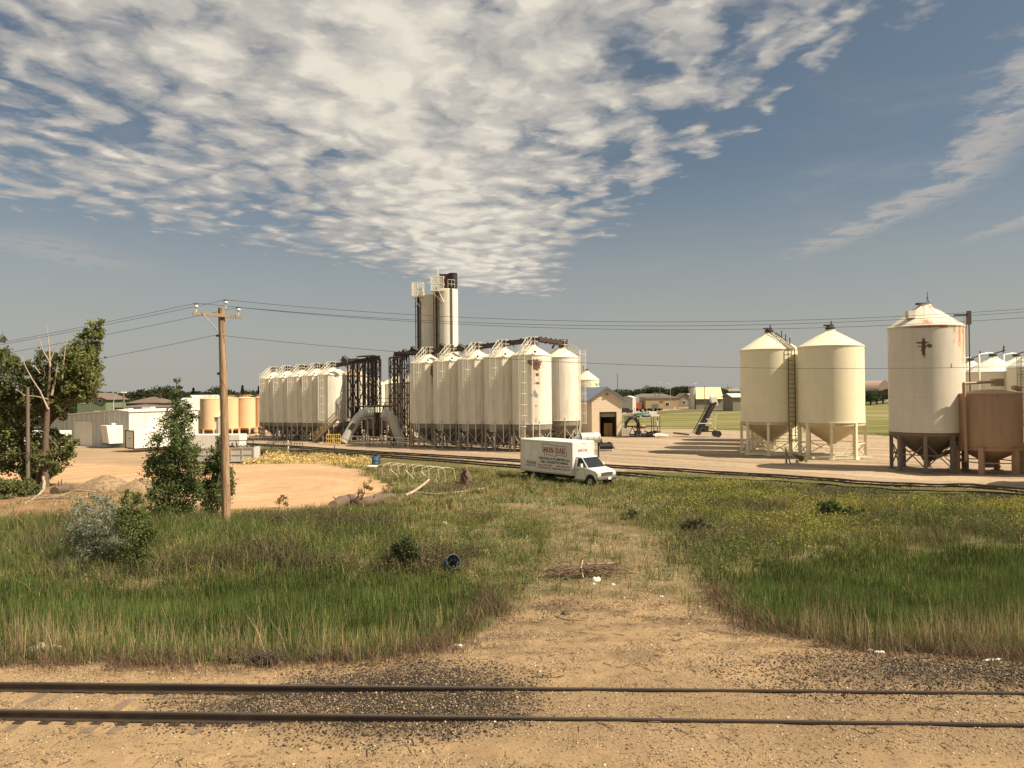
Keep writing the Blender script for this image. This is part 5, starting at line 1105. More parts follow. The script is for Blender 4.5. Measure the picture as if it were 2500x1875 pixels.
W2 = G(478, 1064); house('shed', 'grey ribbed metal shed behind the cottonwood sapling, pale roof', 'shed', (W2.x - 1, W2.y), 12, 14, 3.6, 7.0, R(-12), paint('grey_ribs', (.42, .40, .35), .5, .3, ribs=(0, .6, .05, .5)), paint('shed_roof', (.55, .52, .44), .5, .2))
# tan garage with blue roof
g0 = G(1482, 1067); M_SIDING = paint('tan_siding', (.70, .57, .40), .6, .12, (.4, .28, .17), streak=False, ribs=(2, .3, .02, .18)); M_BLUE = paint('blue_roof', (.13, .17, .23), .4, .2, ribs=(1, .5, .03, .2))
t = house('garage', 'tan sided garage with a blue metal roof and an open dark doorway', 'garage', (g0.x, g0.y), 4.15, 19, 5.25, 6.6, R(8), M_SIDING, M_BLUE, along='y', over=.0)
for o_ in [k for k in KIDS[t.name] if k.name.startswith('roof')]: o_.location.z += .0
m = MB(); k_ = (6.6 - 5.25) / 2.07
for s in (-1, 1): m.add([(0, -.45, 6.55), (s * 2.75, -.45, 6.55 - k_ * 2.75), (s * 2.75, 19.3, 6.55 - k_ * 2.75), (0, 19.3, 6.55), (0, -.45, 6.78), (s * 2.75, -.45, 6.78 - k_ * 2.75), (s * 2.75, 19.3, 6.78 - k_ * 2.75), (0, 19.3, 6.78)], [(0, 1, 2, 3), (4, 5, 6, 7), (0, 1, 5, 4), (1, 2, 6, 5), (2, 3, 7, 6)])
old = [k for k in KIDS[t.name] if k.name.startswith('roof')][0]; KIDS[t.name].remove(old); bpy.data.objects.remove(old); m.build('roof', M_BLUE, t)
wl_ = [k for k in KIDS[t.name] if k.name.startswith('wall')][0]; KIDS[t.name].remove(wl_); bpy.data.objects.remove(wl_)
m = MB(); D0, D1, DH = -.95, 1.3, 3.3; H_ = lambda x: 5.25 + (2.07 - abs(x)) * k_ - .02
for x0, x1, z0 in ((-2.07, D0, 0), (D0, 0, DH), (0, D1, DH), (D1, 2.07, 0)): m.add([(x0, 0, z0), (x1, 0, z0), (x1, 0, H_(x1)), (x0, 0, H_(x0))], [(0, 1, 2, 3)])
m.add([(-2.07, 0, 0), (-2.07, 19, 0), (-2.07, 19, 5.25), (-2.07, 0, 5.25)], [(0, 1, 2, 3)]); m.add([(2.07, 0, 0), (2.07, 19, 0), (2.07, 19, 5.25), (2.07, 0, 5.25)], [(3, 2, 1, 0)]); m.add([(-2.07, 19, 0), (2.07, 19, 0), (2.07, 19, 5.25), (0, 19, 6.6), (-2.07, 19, 5.25)], [(4, 3, 2, 1, 0)])
m.build('wall', M_SIDING, t); MB().box((D0, .08, DH / 2), (.1, .2, DH)).box((D1, .08, DH / 2), (.1, .2, DH)).box(((D0 + D1) / 2, .08, DH + .04), (D1 - D0 + .1, .2, .1)).build('door_frame', M_BROWN, t); MB().box(((D0 + D1) / 2, .3, DH - .35), (D1 - D0, .1, .5)).build('door', paint('rolled_door', (.3, .26, .2), .6, .3), t)
MB().box((.05, -.15, 5.75), (.28, .3, .2)).beam((.05, 0, 5.75), (.05, -.2, 5.75), .08).build('wall_lamp', M_DARK, t)
cab_ = thing('cupboard', 'ochre cupboard standing just inside the garage doorway', 'cupboard', (g0.x + .35, g0.y + 1.6, 0)); MB().box((0, 0, .95), (1.2, .6, 1.9)).build('carcass', paint('ochre', (.34, .2, .06), .6, .3), cab_); MB().box((0, -.32, .95), (.03, .04, 1.8)).box((-.15, -.33, 1.0), (.04, .04, .14)).build('handle', M_DARK, cab_)
# distant buildings
def pz_(px, py, Y): return P0(px, py, Y).z
def dist_house(px, yb, Y, wpx, ye, yr, lb, wall, roof, **k):
    x, y = at(px, ye, Y); he, hr = pz_(px, ye, Y), pz_(px, yr, Y); return house(k.pop('name', 'house'), lb, k.pop('cat', 'house'), (x, y), wpx * Y / F, k.pop('d', 9), he, hr, k.pop('rz', 0), wall, roof, warp='L', **k)
M_GRN = S_('green_siding', (.17, .20, .11)); M_BRR = S_('brown_shingle', (.15, .105, .075)); M_TANW = S_('tan_wall', (.38, .28, .15)); M_GRYW = S_('grey_wall', (.25, .21, .16)); M_WHW = S_('white_wall', (.66, .62, .52)); M_GREYR = S_('grey_roof', (.13, .115, .10))
z0 = pz_(224, 985, 172)
t = dist_house(224, 1050, 172, 70, 975, 961, 'two storey green house with a brown gable above the warehouse roof', M_GRN, M_BRR, along='y', over=.5, wins=[(-2.1, z0 + .45, .7, .7), (.3, z0 + .6, .45, .5), (1.9, z0 + .5, .7, .7)])
h1, h2 = pz_(224, 975, 172), pz_(224, 961, 172); MB().prism([(-3.2, h1), (3.2, h1), (0, h2)], 0, .05, XZ).build('gable', S_('gable_brown', (.22, .15, .11)), t)
dist_house(352, 1050, 165, 78, 985, 969, 'house with a broad brown hip roof behind the warehouse', S_('brick', (.16, .08, .05)), M_BRR, hip=3, chim=True, wins=[(0, 5.0, .7, .7)]); dist_house(330, 1050, 140, 100, 996, 987, 'low brown roofed house just behind the warehouse', S_('brick2', (.18, .12, .08)), M_GREYR, hip=4)
dist_house(468, 1050, 185, 30, 980, 966, 'white gabled house behind the cottonwood sapling', M_WHW, S_('pale_roof', (.5, .47, .42)), along='y', wins=[(.6, 6.5, .5, .6)], rz=R(-20)); dist_house(440, 1050, 195, 40, 981, 970, 'grey roofed house beside the white gabled one', M_GRYW, M_BRR, hip=2)
t = dist_house(1617, 997, 226, 80, 973, 971.5, 'flat tan building with a dark roof edge and one dark window', M_TANW, M_BRR, name='commercial_building', cat='building', wins=[(1.6, 1.5, 1.0, .9)], d=12, over=.2)
MB().box((-.1, -.05, 2.3), (1.0, .05, .45)).build('sign', M_GREYR, t); MB().box((-2.0, -.05, .85), (1.7, .06, 1.5)).build('door', S_('slate_door', (.13, .14, .17)), t)
dist_house(1532, 1005, 205, 26, 972, 968, 'grey white steel shed next to the tan garage', paint('shed_pale', (.48, .44, .38), .6, .2), M_WHW, name='shed', cat='shed', d=5, rz=R(-20), along='y', over=.1)
dist_house(1598, 990, 262, 95, 970, 961, 'long low house with a dark roof behind the tan building', M_GRYW, M_GREYR, hip=3); dist_house(1676, 990, 240, 40, 974, 961, 'grey brown house with a front gable between tan building and cream building', M_GRYW, M_BRR, along='y', wins=[(-.6, 1.6, .8, .8)]); dist_house(1695, 990, 262, 26, 972, 962, 'small house with a pale roof beside the cream fronted building', M_GRYW, M_WHW)
dist_house(1804, 990, 190, 28, 970, 962, 'white roofed shed beside the laddered cream bin', M_GRYW, M_WHW, name='shed', cat='shed'); dist_house(1790, 980, 330, 40, 955, 949, 'far white flat building on the skyline', M_WHW, M_GRYW, name='commercial_building', cat='building')
x, y = at(1733, 975, 215); t = thing('barn', 'cream fronted building with a steep cream roof over a grey wall', 'building', (x, y, 0), 0, None, 'L'); zb, zm, ztp = pz_(1733, 986, 215), pz_(1733, 974, 215), pz_(1733, 945.5, 215); hw_ = 33 * 215 / F
MB().add([(-hw_, 0, 0), (hw_, 0, 0), (hw_, 8, 0), (-hw_, 8, 0), (-hw_, 0, zm), (hw_, 0, zm), (hw_, 8, zm), (-hw_, 8, zm)], [(0, 1, 5, 4), (1, 2, 6, 5), (2, 3, 7, 6), (3, 0, 4, 7)]).build('wall', M_GRYW, t)
MB().add([(-hw_ - .1, -.5, zm), (hw_ + .1, -.5, zm), (hw_ - .4, 1.1, ztp), (-hw_ + .2, 1.1, ztp), (-hw_ - .1, 8.5, zm), (hw_ + .1, 8.5, zm), (hw_ - .4, 7, ztp), (-hw_ + .2, 7, ztp)], [(0, 1, 2, 3), (5, 4, 7, 6), (1, 5, 6, 2), (4, 0, 3, 7), (3, 2, 6, 7), (4, 5, 1, 0)]).build('roof', paint('cream_sheet', (.80, .66, .36), .5, .1, ribs=(0, 1.6, .02, .12)), t)
for s, hh in ((-1, 1.0), (1, 1.0)): MB().box((s * (hw_ + .35), 3, ztp * .48), (.3, 5, ztp * .96)).build('side_panel', M_BROWN if s > 0 else M_WHW, t)
# quonset hut
x, y = at(2160, 950, 235); t = thing('quonset_hut', 'brown arched metal hut behind the trees past the second cream bin', 'hut', (x, y, 0), R(42), None, 'L'); rr_ = 4.6; hq = pz_(2160, 929, 235) - rr_
A = [R(a_) for a_ in range(0, 181, 12)]; V = [(rr_ * math.cos(a_), yy, hq + rr_ * math.sin(a_)) for yy in (0, 15) for a_ in A]; n = len(A)
MB().add(V, [(k, k + 1, n + k + 1, n + k) for k in range(n - 1)], True).build('roof', paint('arch_sheet', (.42, .29, .22), .5, .3, ribs=(1, .8, .05, .3)), t); MB().add([(rr_ * math.cos(a_) * .99, .05, hq + rr_ * math.sin(a_) * .99) for a_ in A], [tuple(range(n))]).build('end_wall', M_BRR, t); MB().box((0, 7.5, hq / 2), (rr_ * 2, 14.8, hq)).build('wall', M_GRYW, t)
# ---------------------------------------------------------------- vehicles and containers
def trailer(name, lb, cat, loc, L, Wd, z0, z1, rz, mat, taper=0, doorend=False, ac=False, axles=(.0,), legs=False, group=None):
    t = thing(name, lb, cat, (loc[0], loc[1], 0), rz, group, 'S'); h = Wd / 2
    V = [(-L / 2 + taper * .4, -h, z0), (L / 2, -h, z0), (L / 2, h, z0), (-L / 2 + taper * .4, h, z0), (-L / 2, -h, z1 if not taper else z1), (L / 2, -h, z1), (L / 2, h, z1), (-L / 2, h, z1)]
    o = MB().add(V, [(3, 2, 1, 0), (4, 5, 6, 7), (0, 1, 5, 4), (1, 2, 6, 5), (2, 3, 7, 6), (3, 0, 4, 7)]).build('body', mat, t); bv = o.modifiers.new('bevel', 'BEVEL'); bv.width = .06; bv.segments = 2
    m = MB(); [m.box((0, s * h * .6, z0 - .08), (L * .96, .12, .14)) for s in (-1, 1)]; m.build('chassis', M_DARK, t)
    for a_ in axles:
        for s in (-1, 1): w = MB().lathe([(.15, -.11), (.34, -.11), (.36, -.06), (.36, .06), (.34, .11), (.15, .11), (.001, .08)], 18, sharp=(1, 4)).build('wheel', M_BLK, t); w.location = (a_, s * (h - .2), .36); w.rotation_euler = (R(90 * s), 0, 0)
    if legs: m = MB(); [m.beam((L / 2 - 1.6, s * .7, 0), (L / 2 - 1.6, s * .7, z0), .14) for s in (-1, 1)]; m.box((L / 2 - 1.6, 0, .4), (.1, 1.4, .1)); m.build('landing_gear', M_DARK, t)
    if doorend:
        f = MB(); x = L / 2 * -1 - .02; [f.box((x, s * (h - .06), (z0 + z1) / 2), (.1, .14, z1 - z0 + .1)) for s in (-1, 1)]; [f.box((x, 0, z_), (.1, Wd, .12)) for z_ in (z0, z1)]; f.build('door_frame', M_BROWN, t)
        for s in (-1, 1): MB().box((x - .02, s * h * .1, z0 + (z1 - z0) * .55), (.05, .06, .12)).build('latch', M_DARK, t)
    if ac: MB().box((-L / 2 + 1.6, 0, z1 + .16), (1.0, .8, .32)).build('air_conditioner', M_RAIL, t)
    return t
MW = paint('trailer_white', (.74, .71, .62), .4, .15, (.5, .45, .36), ribs=(0, 1.2, .01, .15))
c = G(168, 1143); t = trailer('semi_trailer', 'white semi trailer parked behind the cottonwoods, on its landing gear', 'trailer', (c.x - 4.4, c.y + .3), 9.5, 2.6, .95, 3.9, R(-8), MW, legs=True, axles=(-3.2, -2.2))
c = G(292, 1093); t = trailer('travel_trailer', 'white travel trailer with a slanted end and rooftop air conditioner, before the warehouse', 'trailer', (c.x + .8, c.y + 1.8), 8.2, 3.0, .65, 3.3, R(44), MW, .9, ac=True, axles=(.2,))
o_ = MB().box((-3.22, .5, 1.6), (.05, .5, 1.6)).box((-3.22, -.5, 1.9), (.05, .4, .5)); o_.build('door', M_GALV, t)
c = G(358, 1102); trailer('cargo_trailer', 'white cargo trailer with a dark framed rear door, beside the cottonwood sapling', 'trailer', (c.x + .6, c.y + 1.6), 7.4, 2.8, .5, 2.8, R(48), MW, doorend=True, axles=(.3,))
c = G(520, 1101); trailer('office_trailer', 'long white trailer body lying behind the roll-off container', 'trailer', (c.x, c.y + 1), 7.2, 2.4, .3, 2.1, R(-3), MW, axles=(-1.5, 1.5))
c = G(548, 1132); t = thing('roll_off_container', 'pale grey roll-off container with ribs and scrap on top, behind the pole', 'container', (c.x, c.y + 1.1, 0), R(3), None, 'S'); m = MB(); L_ = 5.7
for s in (-1, 1): m.box((0, s * 1.1, .9), (L_, .08, 1.4))
for s in (-1, 1): m.box((s * L_ / 2, 0, .9), (.08, 2.2, 1.4))
m.box((0, 0, .25), (L_, 2.2, .08)); m.build('tub', paint('bin_grey', (.50, .48, .44), .5, .35, (.25, .2, .15)), t); m = MB()
for x in np.linspace(-L_ / 2, L_ / 2, 6): m.box((x, -1.17, .9), (.1, .08, 1.45))
m.box((0, -1.17, 1.58), (L_ + .1, .1, .1)); m.box((0, -1.17, .9), (L_, .05, .06)); m.box((0, -1.17, .22), (L_ + .2, .1, .14)); m.build('ribs', M_LEG, t)
s = thing('scrap_heap', 'dark scrap metal sticking out of the grey roll-off container', 'scrap', (c.x + 1.2, c.y + 1.1, 1.3)); m = MB()
for k in range(12): m.beam((rng.uniform(-1.3, 1.4), rng.uniform(-.7, .7), -.3), (rng.uniform(-1.5, 1.5), rng.uniform(-.7, .7), rng.uniform(.2, .6)), .07)
m.tube([(-1.2, -.4, .2), (-.7, -.4, .25), (-.3, -.4, -.1)], .12, 8); m.beam((-1.6, 0, .75), (1.2, 0, .8), .07); [m.beam((x, 0, 0), (x, 0, .78), .06) for x in (-1.5, -.5, .5, 1.1)]; m.build('scrap_metal', M_BROWN, s)
c = G(629, 1122); t = thing('steel_tank', 'small dark steel box tank next to the roll-off container', 'tank', (c.x, c.y + .5, 0)); o_ = MB().box((0, 0, .45), (1.0, .9, .8)).build('body', M_DARK, t); MB().box((-.1, -.46, .15), (.4, .02, .06)).build('plate', M_RAIL, t); MB().box((-.2, 0, .9), (.8, .7, .08)).build('lid', M_BROWN, t)
def car(px, py, lb, col, rz=0):
    c = G(px, py); t = thing('parked_car', lb, 'car', (c.x, c.y, 0), rz, None, 'S'); mt = paint('car_paint', col, .3, .05)
    MB().prism([(-2.1, .35), (2.1, .35), (2.15, .75), (1.2, .9), (.6, 1.4), (-1.0, 1.42), (-1.7, .95), (-2.15, .85)], -.85, .85, XZ).build('body', mt, t); MB().prism([(-1.45, .95), (.95, .95), (.5, 1.32), (-.95, 1.34)], -.87, .87, XZ).build('windows', M_WIN, t)
    for x in (-1.35, 1.35):
        for s_ in (-.8, .8): w = MB().lathe([(.001, -.1), (.32, -.1), (.32, .1), (.001, .1)], 14, sharp=(1, 2)).build('wheel', M_BLK, t); w.location = (x, s_, .32); w.rotation_euler = (R(90), 0, 0)
car(1525, 1009, 'black car parked beside the tan garage at the road', (.02, .02, .03), R(20)); car(1713, 989, 'white car parked before the cream fronted building', (.6, .6, .58)); car(1768, 986, 'pale car parked past the cream fronted building', (.5, .5, .45))
for px, py, Y, lb, col, wpx, ht in ((1557, 996, 222, 'red orange shipping container between shed and tan building', (.42, .09, .04), 19, 2.3), (1559, 978, 235, 'pale box container seen above the red orange one', (.45, .42, .36), 9, 4.4)):
    x, y = at(px, py, Y); t = thing('shipping_container', lb, 'container', (x, y, 0), 0, None, 'L'); w_ = wpx * Y / F; MB().box((0, 2, ht / 2), (w_, 4, ht)).build('body', paint('container', col, .6, .2, ribs=(0, .35, .05, .4)), t); m = MB(); [m.box((s_ * w_ / 2, -.02, ht / 2), (.14, .1, ht)) for s_ in (-1, 1)]; m.build('door_posts', M_LEG, t)
# ---------------------------------------------------------------- yard machines
c = G(1708, 1067); t = thing('portable_conveyor', 'portable belt conveyor tilted up with a white hopper head, alone in the yard', 'conveyor', tuple(c)); k = c.y / F
pb, pt = Vector((-2.0, 0, .35)), Vector((P(1741, 985, c.y).x - c.x, 0, P(1741, 985, c.y).z)); pb.x = P(1702, 1062, c.y).x - c.x; m = MB(); d = pt - pb
for s in (-.5, .5): m.beam(pb + Vector((0, s, 0)), pt + Vector((0, s, 0)), .14, .35); m.beam(pb + Vector((-.5, s, .2)), pt + Vector((-.5, s, .1)), .08, .1)
for i in range(9): q = pb + d * i / 8; m.beam(q + Vector((0, -.5, 0)), q + Vector((0, .5, 0)), .07); m.beam(q + Vector((-.5, -.5, .15)), q + Vector((0, -.5, 0)), .06)
m.build('frame', M_DARK, t); MB().beam(pb + Vector((.1, 0, .1)), pt + Vector((.1, 0, .1)), .95, .5).build('belt', M_BLK, t)
MB().box(pt + Vector((.1, 0, .3)), (.75, 1.0, 1.2), 0, 0, -.25).tube([pt + Vector((.1, 0, .9)), pt + Vector((-.35, 0, .8))], .35, 10).build('head_hood', M_RAIL, t); MB().tube([pt + Vector((.15, -.52, 0)), pt + Vector((.15, -.6, 0))], .22, 12).build('pulley', M_BLK, t)
m = MB(); q = pb.lerp(pt, .5); r_ = pb.lerp(pt, .68); m.beam(q + Vector((.2, -.5, 0)), (2.0, -.6, 1.2), .08); m.beam(r_ + Vector((.2, -.5, -.1)), (2.2, -.6, 2.6), .08); m.beam((2.0, -.6, 1.0), (2.2, -.6, 3.3), .06); m.beam(q + Vector((0, -.55, 0)), q + Vector((1.4, -.55, 0)), .1); m.beam((-.3, -.6, 1.9), (1.6, -.6, 1.9), .1); m.build('brace', M_RAIL, t)
m = MB(); m.box((.8, 0, .75), (2.0, 1.0, .12)); m.box((.5, 0, 1.15), (1.3, .9, .7)); m.box((.6, -.5, 1.2), (.4, .1, .4)); m.beam((-3.6, 0, .6), (-1.5, 0, .35), .22); m.build('engine', M_DARK, t)
for s in (-.8, .8): w = MB().lathe([(.15, -.14), (.42, -.14), (.45, -.08), (.45, .08), (.42, .14), (.15, .14), (.001, .1)], 18, sharp=(1, 4)).build('wheel', M_BLK, t); w.location = (2.35, s, .45); w.rotation_euler = (R(90), 0, 0)
# hose reel rack
c = G(1577, 1067); Yc = c.y; t = thing('storage_rack', 'dark open steel rack heaped with gear beside the garage', 'rack', tuple(c)); X_ = lambda px: P(px, 1030, Yc).x - c.x; Z_ = lambda py: P(1577, py, Yc).z
m = MB(); x0, x1 = X_(1530), X_(1611)
for x in (x0, X_(1560), X_(1596), x1):
    for y in (0, 1.8): m.beam((x, y, 0), (x, y, Z_(1018)), .08)
for z in (Z_(1018), Z_(1041)): [m.beam((x0, y, z), (x1, y, z), .08) for y in (0, 1.8)]
m.beam((x0, 0, Z_(1018)), (x0, 1.8, Z_(1018)), .08); m.beam((x1, 0, Z_(1018)), (x1, 1.8, Z_(1018)), .08); m.build('frame', M_DARK, t); MB().box(((X_(1560) + x1) / 2, .9, Z_(1041)), (x1 - X_(1560), 1.8, .06)).build('shelf', M_BROWN, t)
def simple(name, lb, cat, loc, mb, mat, part='body', extra=(), rz=0, group=None):
    t = thing(name, lb, cat, loc, rz, group); mb.build(part, mat, t)
    for nm, mb2, m2 in extra: mb2.build(nm, m2, t)
    return t
L = lambda px, dy, z: (c.x + X_(px), c.y + dy, z)
simple('hose_reel', 'big black hose reel leaning at the end of the steel rack', 'hose reel', L(1543, -.3, 1.45), MB().add([(0, 0, 0)], []).tube([(.12 * math.cos(a_) * 3.2 * 2.6, .1 * math.sin(a_ * 7), 1.35 * math.sin(a_)) for a_ in [2 * math.pi * i / 24 for i in range(25)]], .13, 8).tube([(.8 * math.cos(a_), .25, 1.1 * math.sin(a_)) for a_ in [2 * math.pi * i / 24 for i in range(25)]], .1, 8), M_BLK, 'hose', [('stand', MB().beam((-.6, 0, -1.45), (0, 0, 0), .1).beam((.6, 0, -1.45), (0, 0, 0), .1), M_DARK)])
simple('hose_loop', 'thin grey hoop of hose arching over the steel rack', 'hose', L(1557, -.4, 1.5), MB().tube([(.95 * math.cos(a_), 0, 1.5 * math.sin(a_)) for a_ in [math.pi * (-.25 + 1.1 * i / 20) for i in range(21)]], .045, 6), M_GALV, 'tube')
simple('tarp_bundle', 'dark teal tarpaulin bundle on top of the steel rack', 'tarpaulin', L(1570, .8, Z_(1018) + .05), MB().lathe([(1.2, 0), (1.3, .15), (1.0, .4), (.5, .52), (.001, .55)], 16), paint('teal', (.05, .12, .14), .5, .3), 'cloth')
simple('white_crate', 'white tote on top of the steel rack', 'tote', L(1596, .9, Z_(1018) + .03), MB().box((0, 0, .35), (1.1, 1.0, .7)).box((.35, 0, .12), (1.1, .9, .24)), M_RAIL)
simple('white_crate', 'white tote on the shelf of the steel rack', 'tote', L(1602, .6, Z_(1041) + .03), MB().box((0, 0, .33), (.6, .8, .66)), M_RAIL)
for px, cl_, nm in ((1556, (.6, .38, .2), 'tan'), (1567, (.75, .22, .08), 'orange'), (1573, (.7, .5, .3), 'pale')): simple('sack', nm + ' sack lying on the middle of the steel rack', 'sack', L(px, .5, 1.35), MB().lathe([(.001, -.2), (.35, -.12), (.4, .08), (.2, .3), (.001, .34)], 12), paint('sack', cl_, .8, .2))
for px, lb in ((1553, 'first black barrel under the steel rack'), (1560, 'second black barrel under the steel rack'), (1600, 'black barrel at the outer end of the steel rack')): simple('barrel', lb, 'barrel', L(px, -.2, 0), MB().lathe([(.001, 0), (.3, 0), (.31, .3), (.3, .31), (.31, .6), (.3, .9), (.001, .9)], 16, sharp=(1, 5)), M_BLK, group='black barrels around the steel rack')
o_ = simple('tote_tank', 'caged plastic tote tank by the garage door', 'tote', L(1525, -.3, .1), MB().box((0, 0, .65), (.95, .95, 1.0)), M_RAIL, 'tank'); m = MB()
for z in (.15, .4, .65, .9, 1.15): [m.beam((-.52, s, z), (.52, s, z), .03) for s in (-.52, .52)]
for x in (-.5, -.17, .17, .5): [m.beam((x, s, .1), (x, s, 1.2), .03) for s in (-.52, .52)]
m.build('cage', M_LEG, o_)
simple('white_hose', 'white coiled hose lying on the ground by the steel rack', 'hose', L(1610, -.6, .1), MB().tube([(-1.0, 0, .2), (-.3, .1, .3), (.4, -.1, .2), (1.0, -.3, .05)], .16, 8).tube([(-.8, -.2, .05), (0, -.2, .1), (.9, -.45, .02)], .1, 8), M_RAIL, 'tube')
simple('junk_pile', 'dark jumble of parts on the ground under the steel rack', 'junk', L(1585, -.1, 0), (lambda m: [m.beam((rng.uniform(-1.5, 1.5), rng.uniform(-.5, .8), rng.uniform(0, .4)), (rng.uniform(-1.5, 1.5), rng.uniform(-.5, .8), rng.uniform(0, .9)), rng.uniform(.06, .2)) for _ in range(60)] and m)(MB()), M_BROWN, 'parts')
# spout of grey ribbed hood behind the truck, black machine
p0, p1 = P(1402, 1067, 73), P(1462, 1066, 73); t = thing('covered_conveyor', 'grey ribbed conveyor hood lying just behind the truck box', 'conveyor', (p0.x, p0.y, 0)); q0 = Vector((.6, 0, p0.z - .12)); q1 = Vector((p1.x - p0.x, .5, p1.z - .1))
m = MB().tube([q0, q1], .52, 18); m.tube([q0 + Vector((-.9, 0, -.3)), q0], [.15, .48], 12); d = (q1 - q0).normalized(); [m.tube([q0.lerp(q1, s) - d * .04, q0.lerp(q1, s) + d * .04], .55, 18, False) for s in (.0, .34, .68, 1)]; m.build('hood', M_DUCT, t); MB().beam(q0, (q0.x, q0.y, 0), .15).beam(q1, (q1.x, q1.y, 0), .15).box(q1 + Vector((.15, 0, -.35)), (.4, .4, .4)).build('frame', M_DARK, t)
c = G(1480, 1101); simple('engine_unit', 'black engine unit on a red tipped skid, on the yard by the truck nose', 'machine', tuple(c), MB().box((0, .3, .55), (1.3, .8, .6)).box((-.5, .3, .75), (.4, .7, .35)).tube([(-.7, -.1, .5), (.7, -.1, .5)], .28, 10).box((.35, .2, .85), (.3, .5, .2)), M_BLK, 'engine', [('skid', MB().box((0, .2, .16), (1.6, .9, .12)), M_RAIL), ('end_cap', MB().box((.85, .1, .3), (.12, .3, .25)), M_RED)])
# ---------------------------------------------------------------- odds and ends in the grass
def gz(px, py): c = G(px, py); return Vector((c.x, c.y, hz(c.x, c.y)))
M_BLUEP = paint('blue_plastic', (.045, .11, .19), .5, .3); M_BLUEF = paint('blue_faded', (.085, .115, .135), .6, .3)
def barrel(lb, loc, mat, s=1, lying=False, name='barrel'):
    t = thing(name, lb, 'barrel', tuple(loc)); o = MB().lathe([(.26, .02), (.29, .0), (.29, .28), (.305, .3), (.29, .32), (.29, .58), (.305, .6), (.29, .62), (.285, .88), (.26, .9), (.26, .86), (.24, .05), (.001, .05)], 22, sharp=(1, 8, 9)).build('body', mat, t)
    o.scale = (s,) * 3
    if lying: o.rotation_euler = (R(62), 0, R(25)); o.location.z = .2
    return t
barrel('blue plastic barrel standing at the edge of the orange dirt', gz(916, 1139), M_BLUEP); barrel('dark barrel just behind the blue one at the dirt edge', gz(921, 1133), M_DARK)
barrel('blue barrel tipped open end up, half sunk in the reeds', gz(1090, 1385) + Vector((0, 0, -.12)), M_BLUEF, .95, True)
c = gz(909, 1147); simple('tub', 'small white bowl shaped tub in front of the blue barrel', 'tub', tuple(c), MB().lathe([(.001, 0), (.3, .03), (.45, .3), (.48, .36), (.42, .34), (.001, .12)], 18), M_RAIL, 'bowl')
# tubular frame of white hoops
c = gz(935, 1168); e = gz(1068, 1181); t = thing('hoop_frame', 'white tubular hoop frame lying on its side in the grass', 'frame', tuple(c)); dd = e - c; dd.z = 0; L_ = dd.length; dd.normalize(); nn = Vector((-dd.y, dd.x, 0)); m = MB()
for k in range(8):
    q = dd * L_ * k / 7; lean = dd * .35 * (1 if k % 2 else .6)
    m.tube([q - nn * .1, q - nn * .1 + Vector((0, 0, .85)), q + lean * .6 + Vector((0, 0, 1.25)), q + lean + nn * .5 + Vector((0, 0, 1.38)), q + lean * 1.2 + nn * 1.2 + Vector((0, 0, 1.2)), q + lean + nn * 1.5 + Vector((0, 0, .1))], .03, 6)
    if k in (1, 3, 5): m.beam(q + Vector((0, 0, .9)), q + dd * .9 + Vector((0, 0, .2)), .06)
m.tube([Vector((0, 0, .08)), dd * L_ * .5 + Vector((0, 0, .1)), dd * L_ + Vector((0, 0, .08))], .045, 6); m.tube([nn * .6 + Vector((0, 0, 1.38)), dd * L_ + nn * .5 + Vector((0, 0, 1.3))], .04, 6); m.beam(dd * (L_ - 2.3) + Vector((0, 0, .4)), dd * L_ + Vector((0, 0, .6)), .05); m.v = [(x, y, z * .82) for x, y, z in m.v]; m.build('tubes', paint('tube_cream', (.56, .48, .34), .6, .35), t)
# livestock panels leaning in a line
def panel(px0, px1, yb, h, lb, ln=.3, bars=5):
    a_, b_ = gz(px0, yb), gz(px1, yb + 1); t = thing('livestock_panel', lb, 'fence panel', tuple(a_), 0, 'dark tube panels propped in the dry grass'); d = b_ - a_; m = MB(); up = Vector((ln, .3, 1)).normalized() * h
    for k in range(bars): q = up * k / (bars - 1); m.beam(q, q + d, .05)
    for k in range(5): m.beam(d * k / 4, d * k / 4 + up, .05)
    m.build('bars', M_DARK, t)
panel(637, 655, 1107, 1.35, 'first dark tube panel, leaning furthest over', .5, 4); panel(655, 680, 1108, 1.4, 'second dark tube panel from the roll-off container', .4); panel(682, 700, 1112, 1.5, 'third dark tube panel, with the heaviest end bar', .25); panel(706, 733, 1117, 1.5, 'fourth dark tube panel, past the white marker post', .1)
c = gz(703, 1106); simple('marker_post', 'white marker post among the dark tube panels', 'post', tuple(c), MB().tube([(0, 0, 0), (0, 0, 1.35)], .09, 10), M_RAIL, 'post'); c = gz(817, 1113); simple('marker_post', 'thin dark post in the grass before the covered conveyors', 'post', tuple(c), MB().beam((0, 0, 0), (0, 0, 1.1), .07), M_DARK, 'post')
railfence([(610, 1074), (640, 1071)], 'low pale rail by the foot of the orange tanks', M_LEGD, 1.0, 'guard_rail', 2)
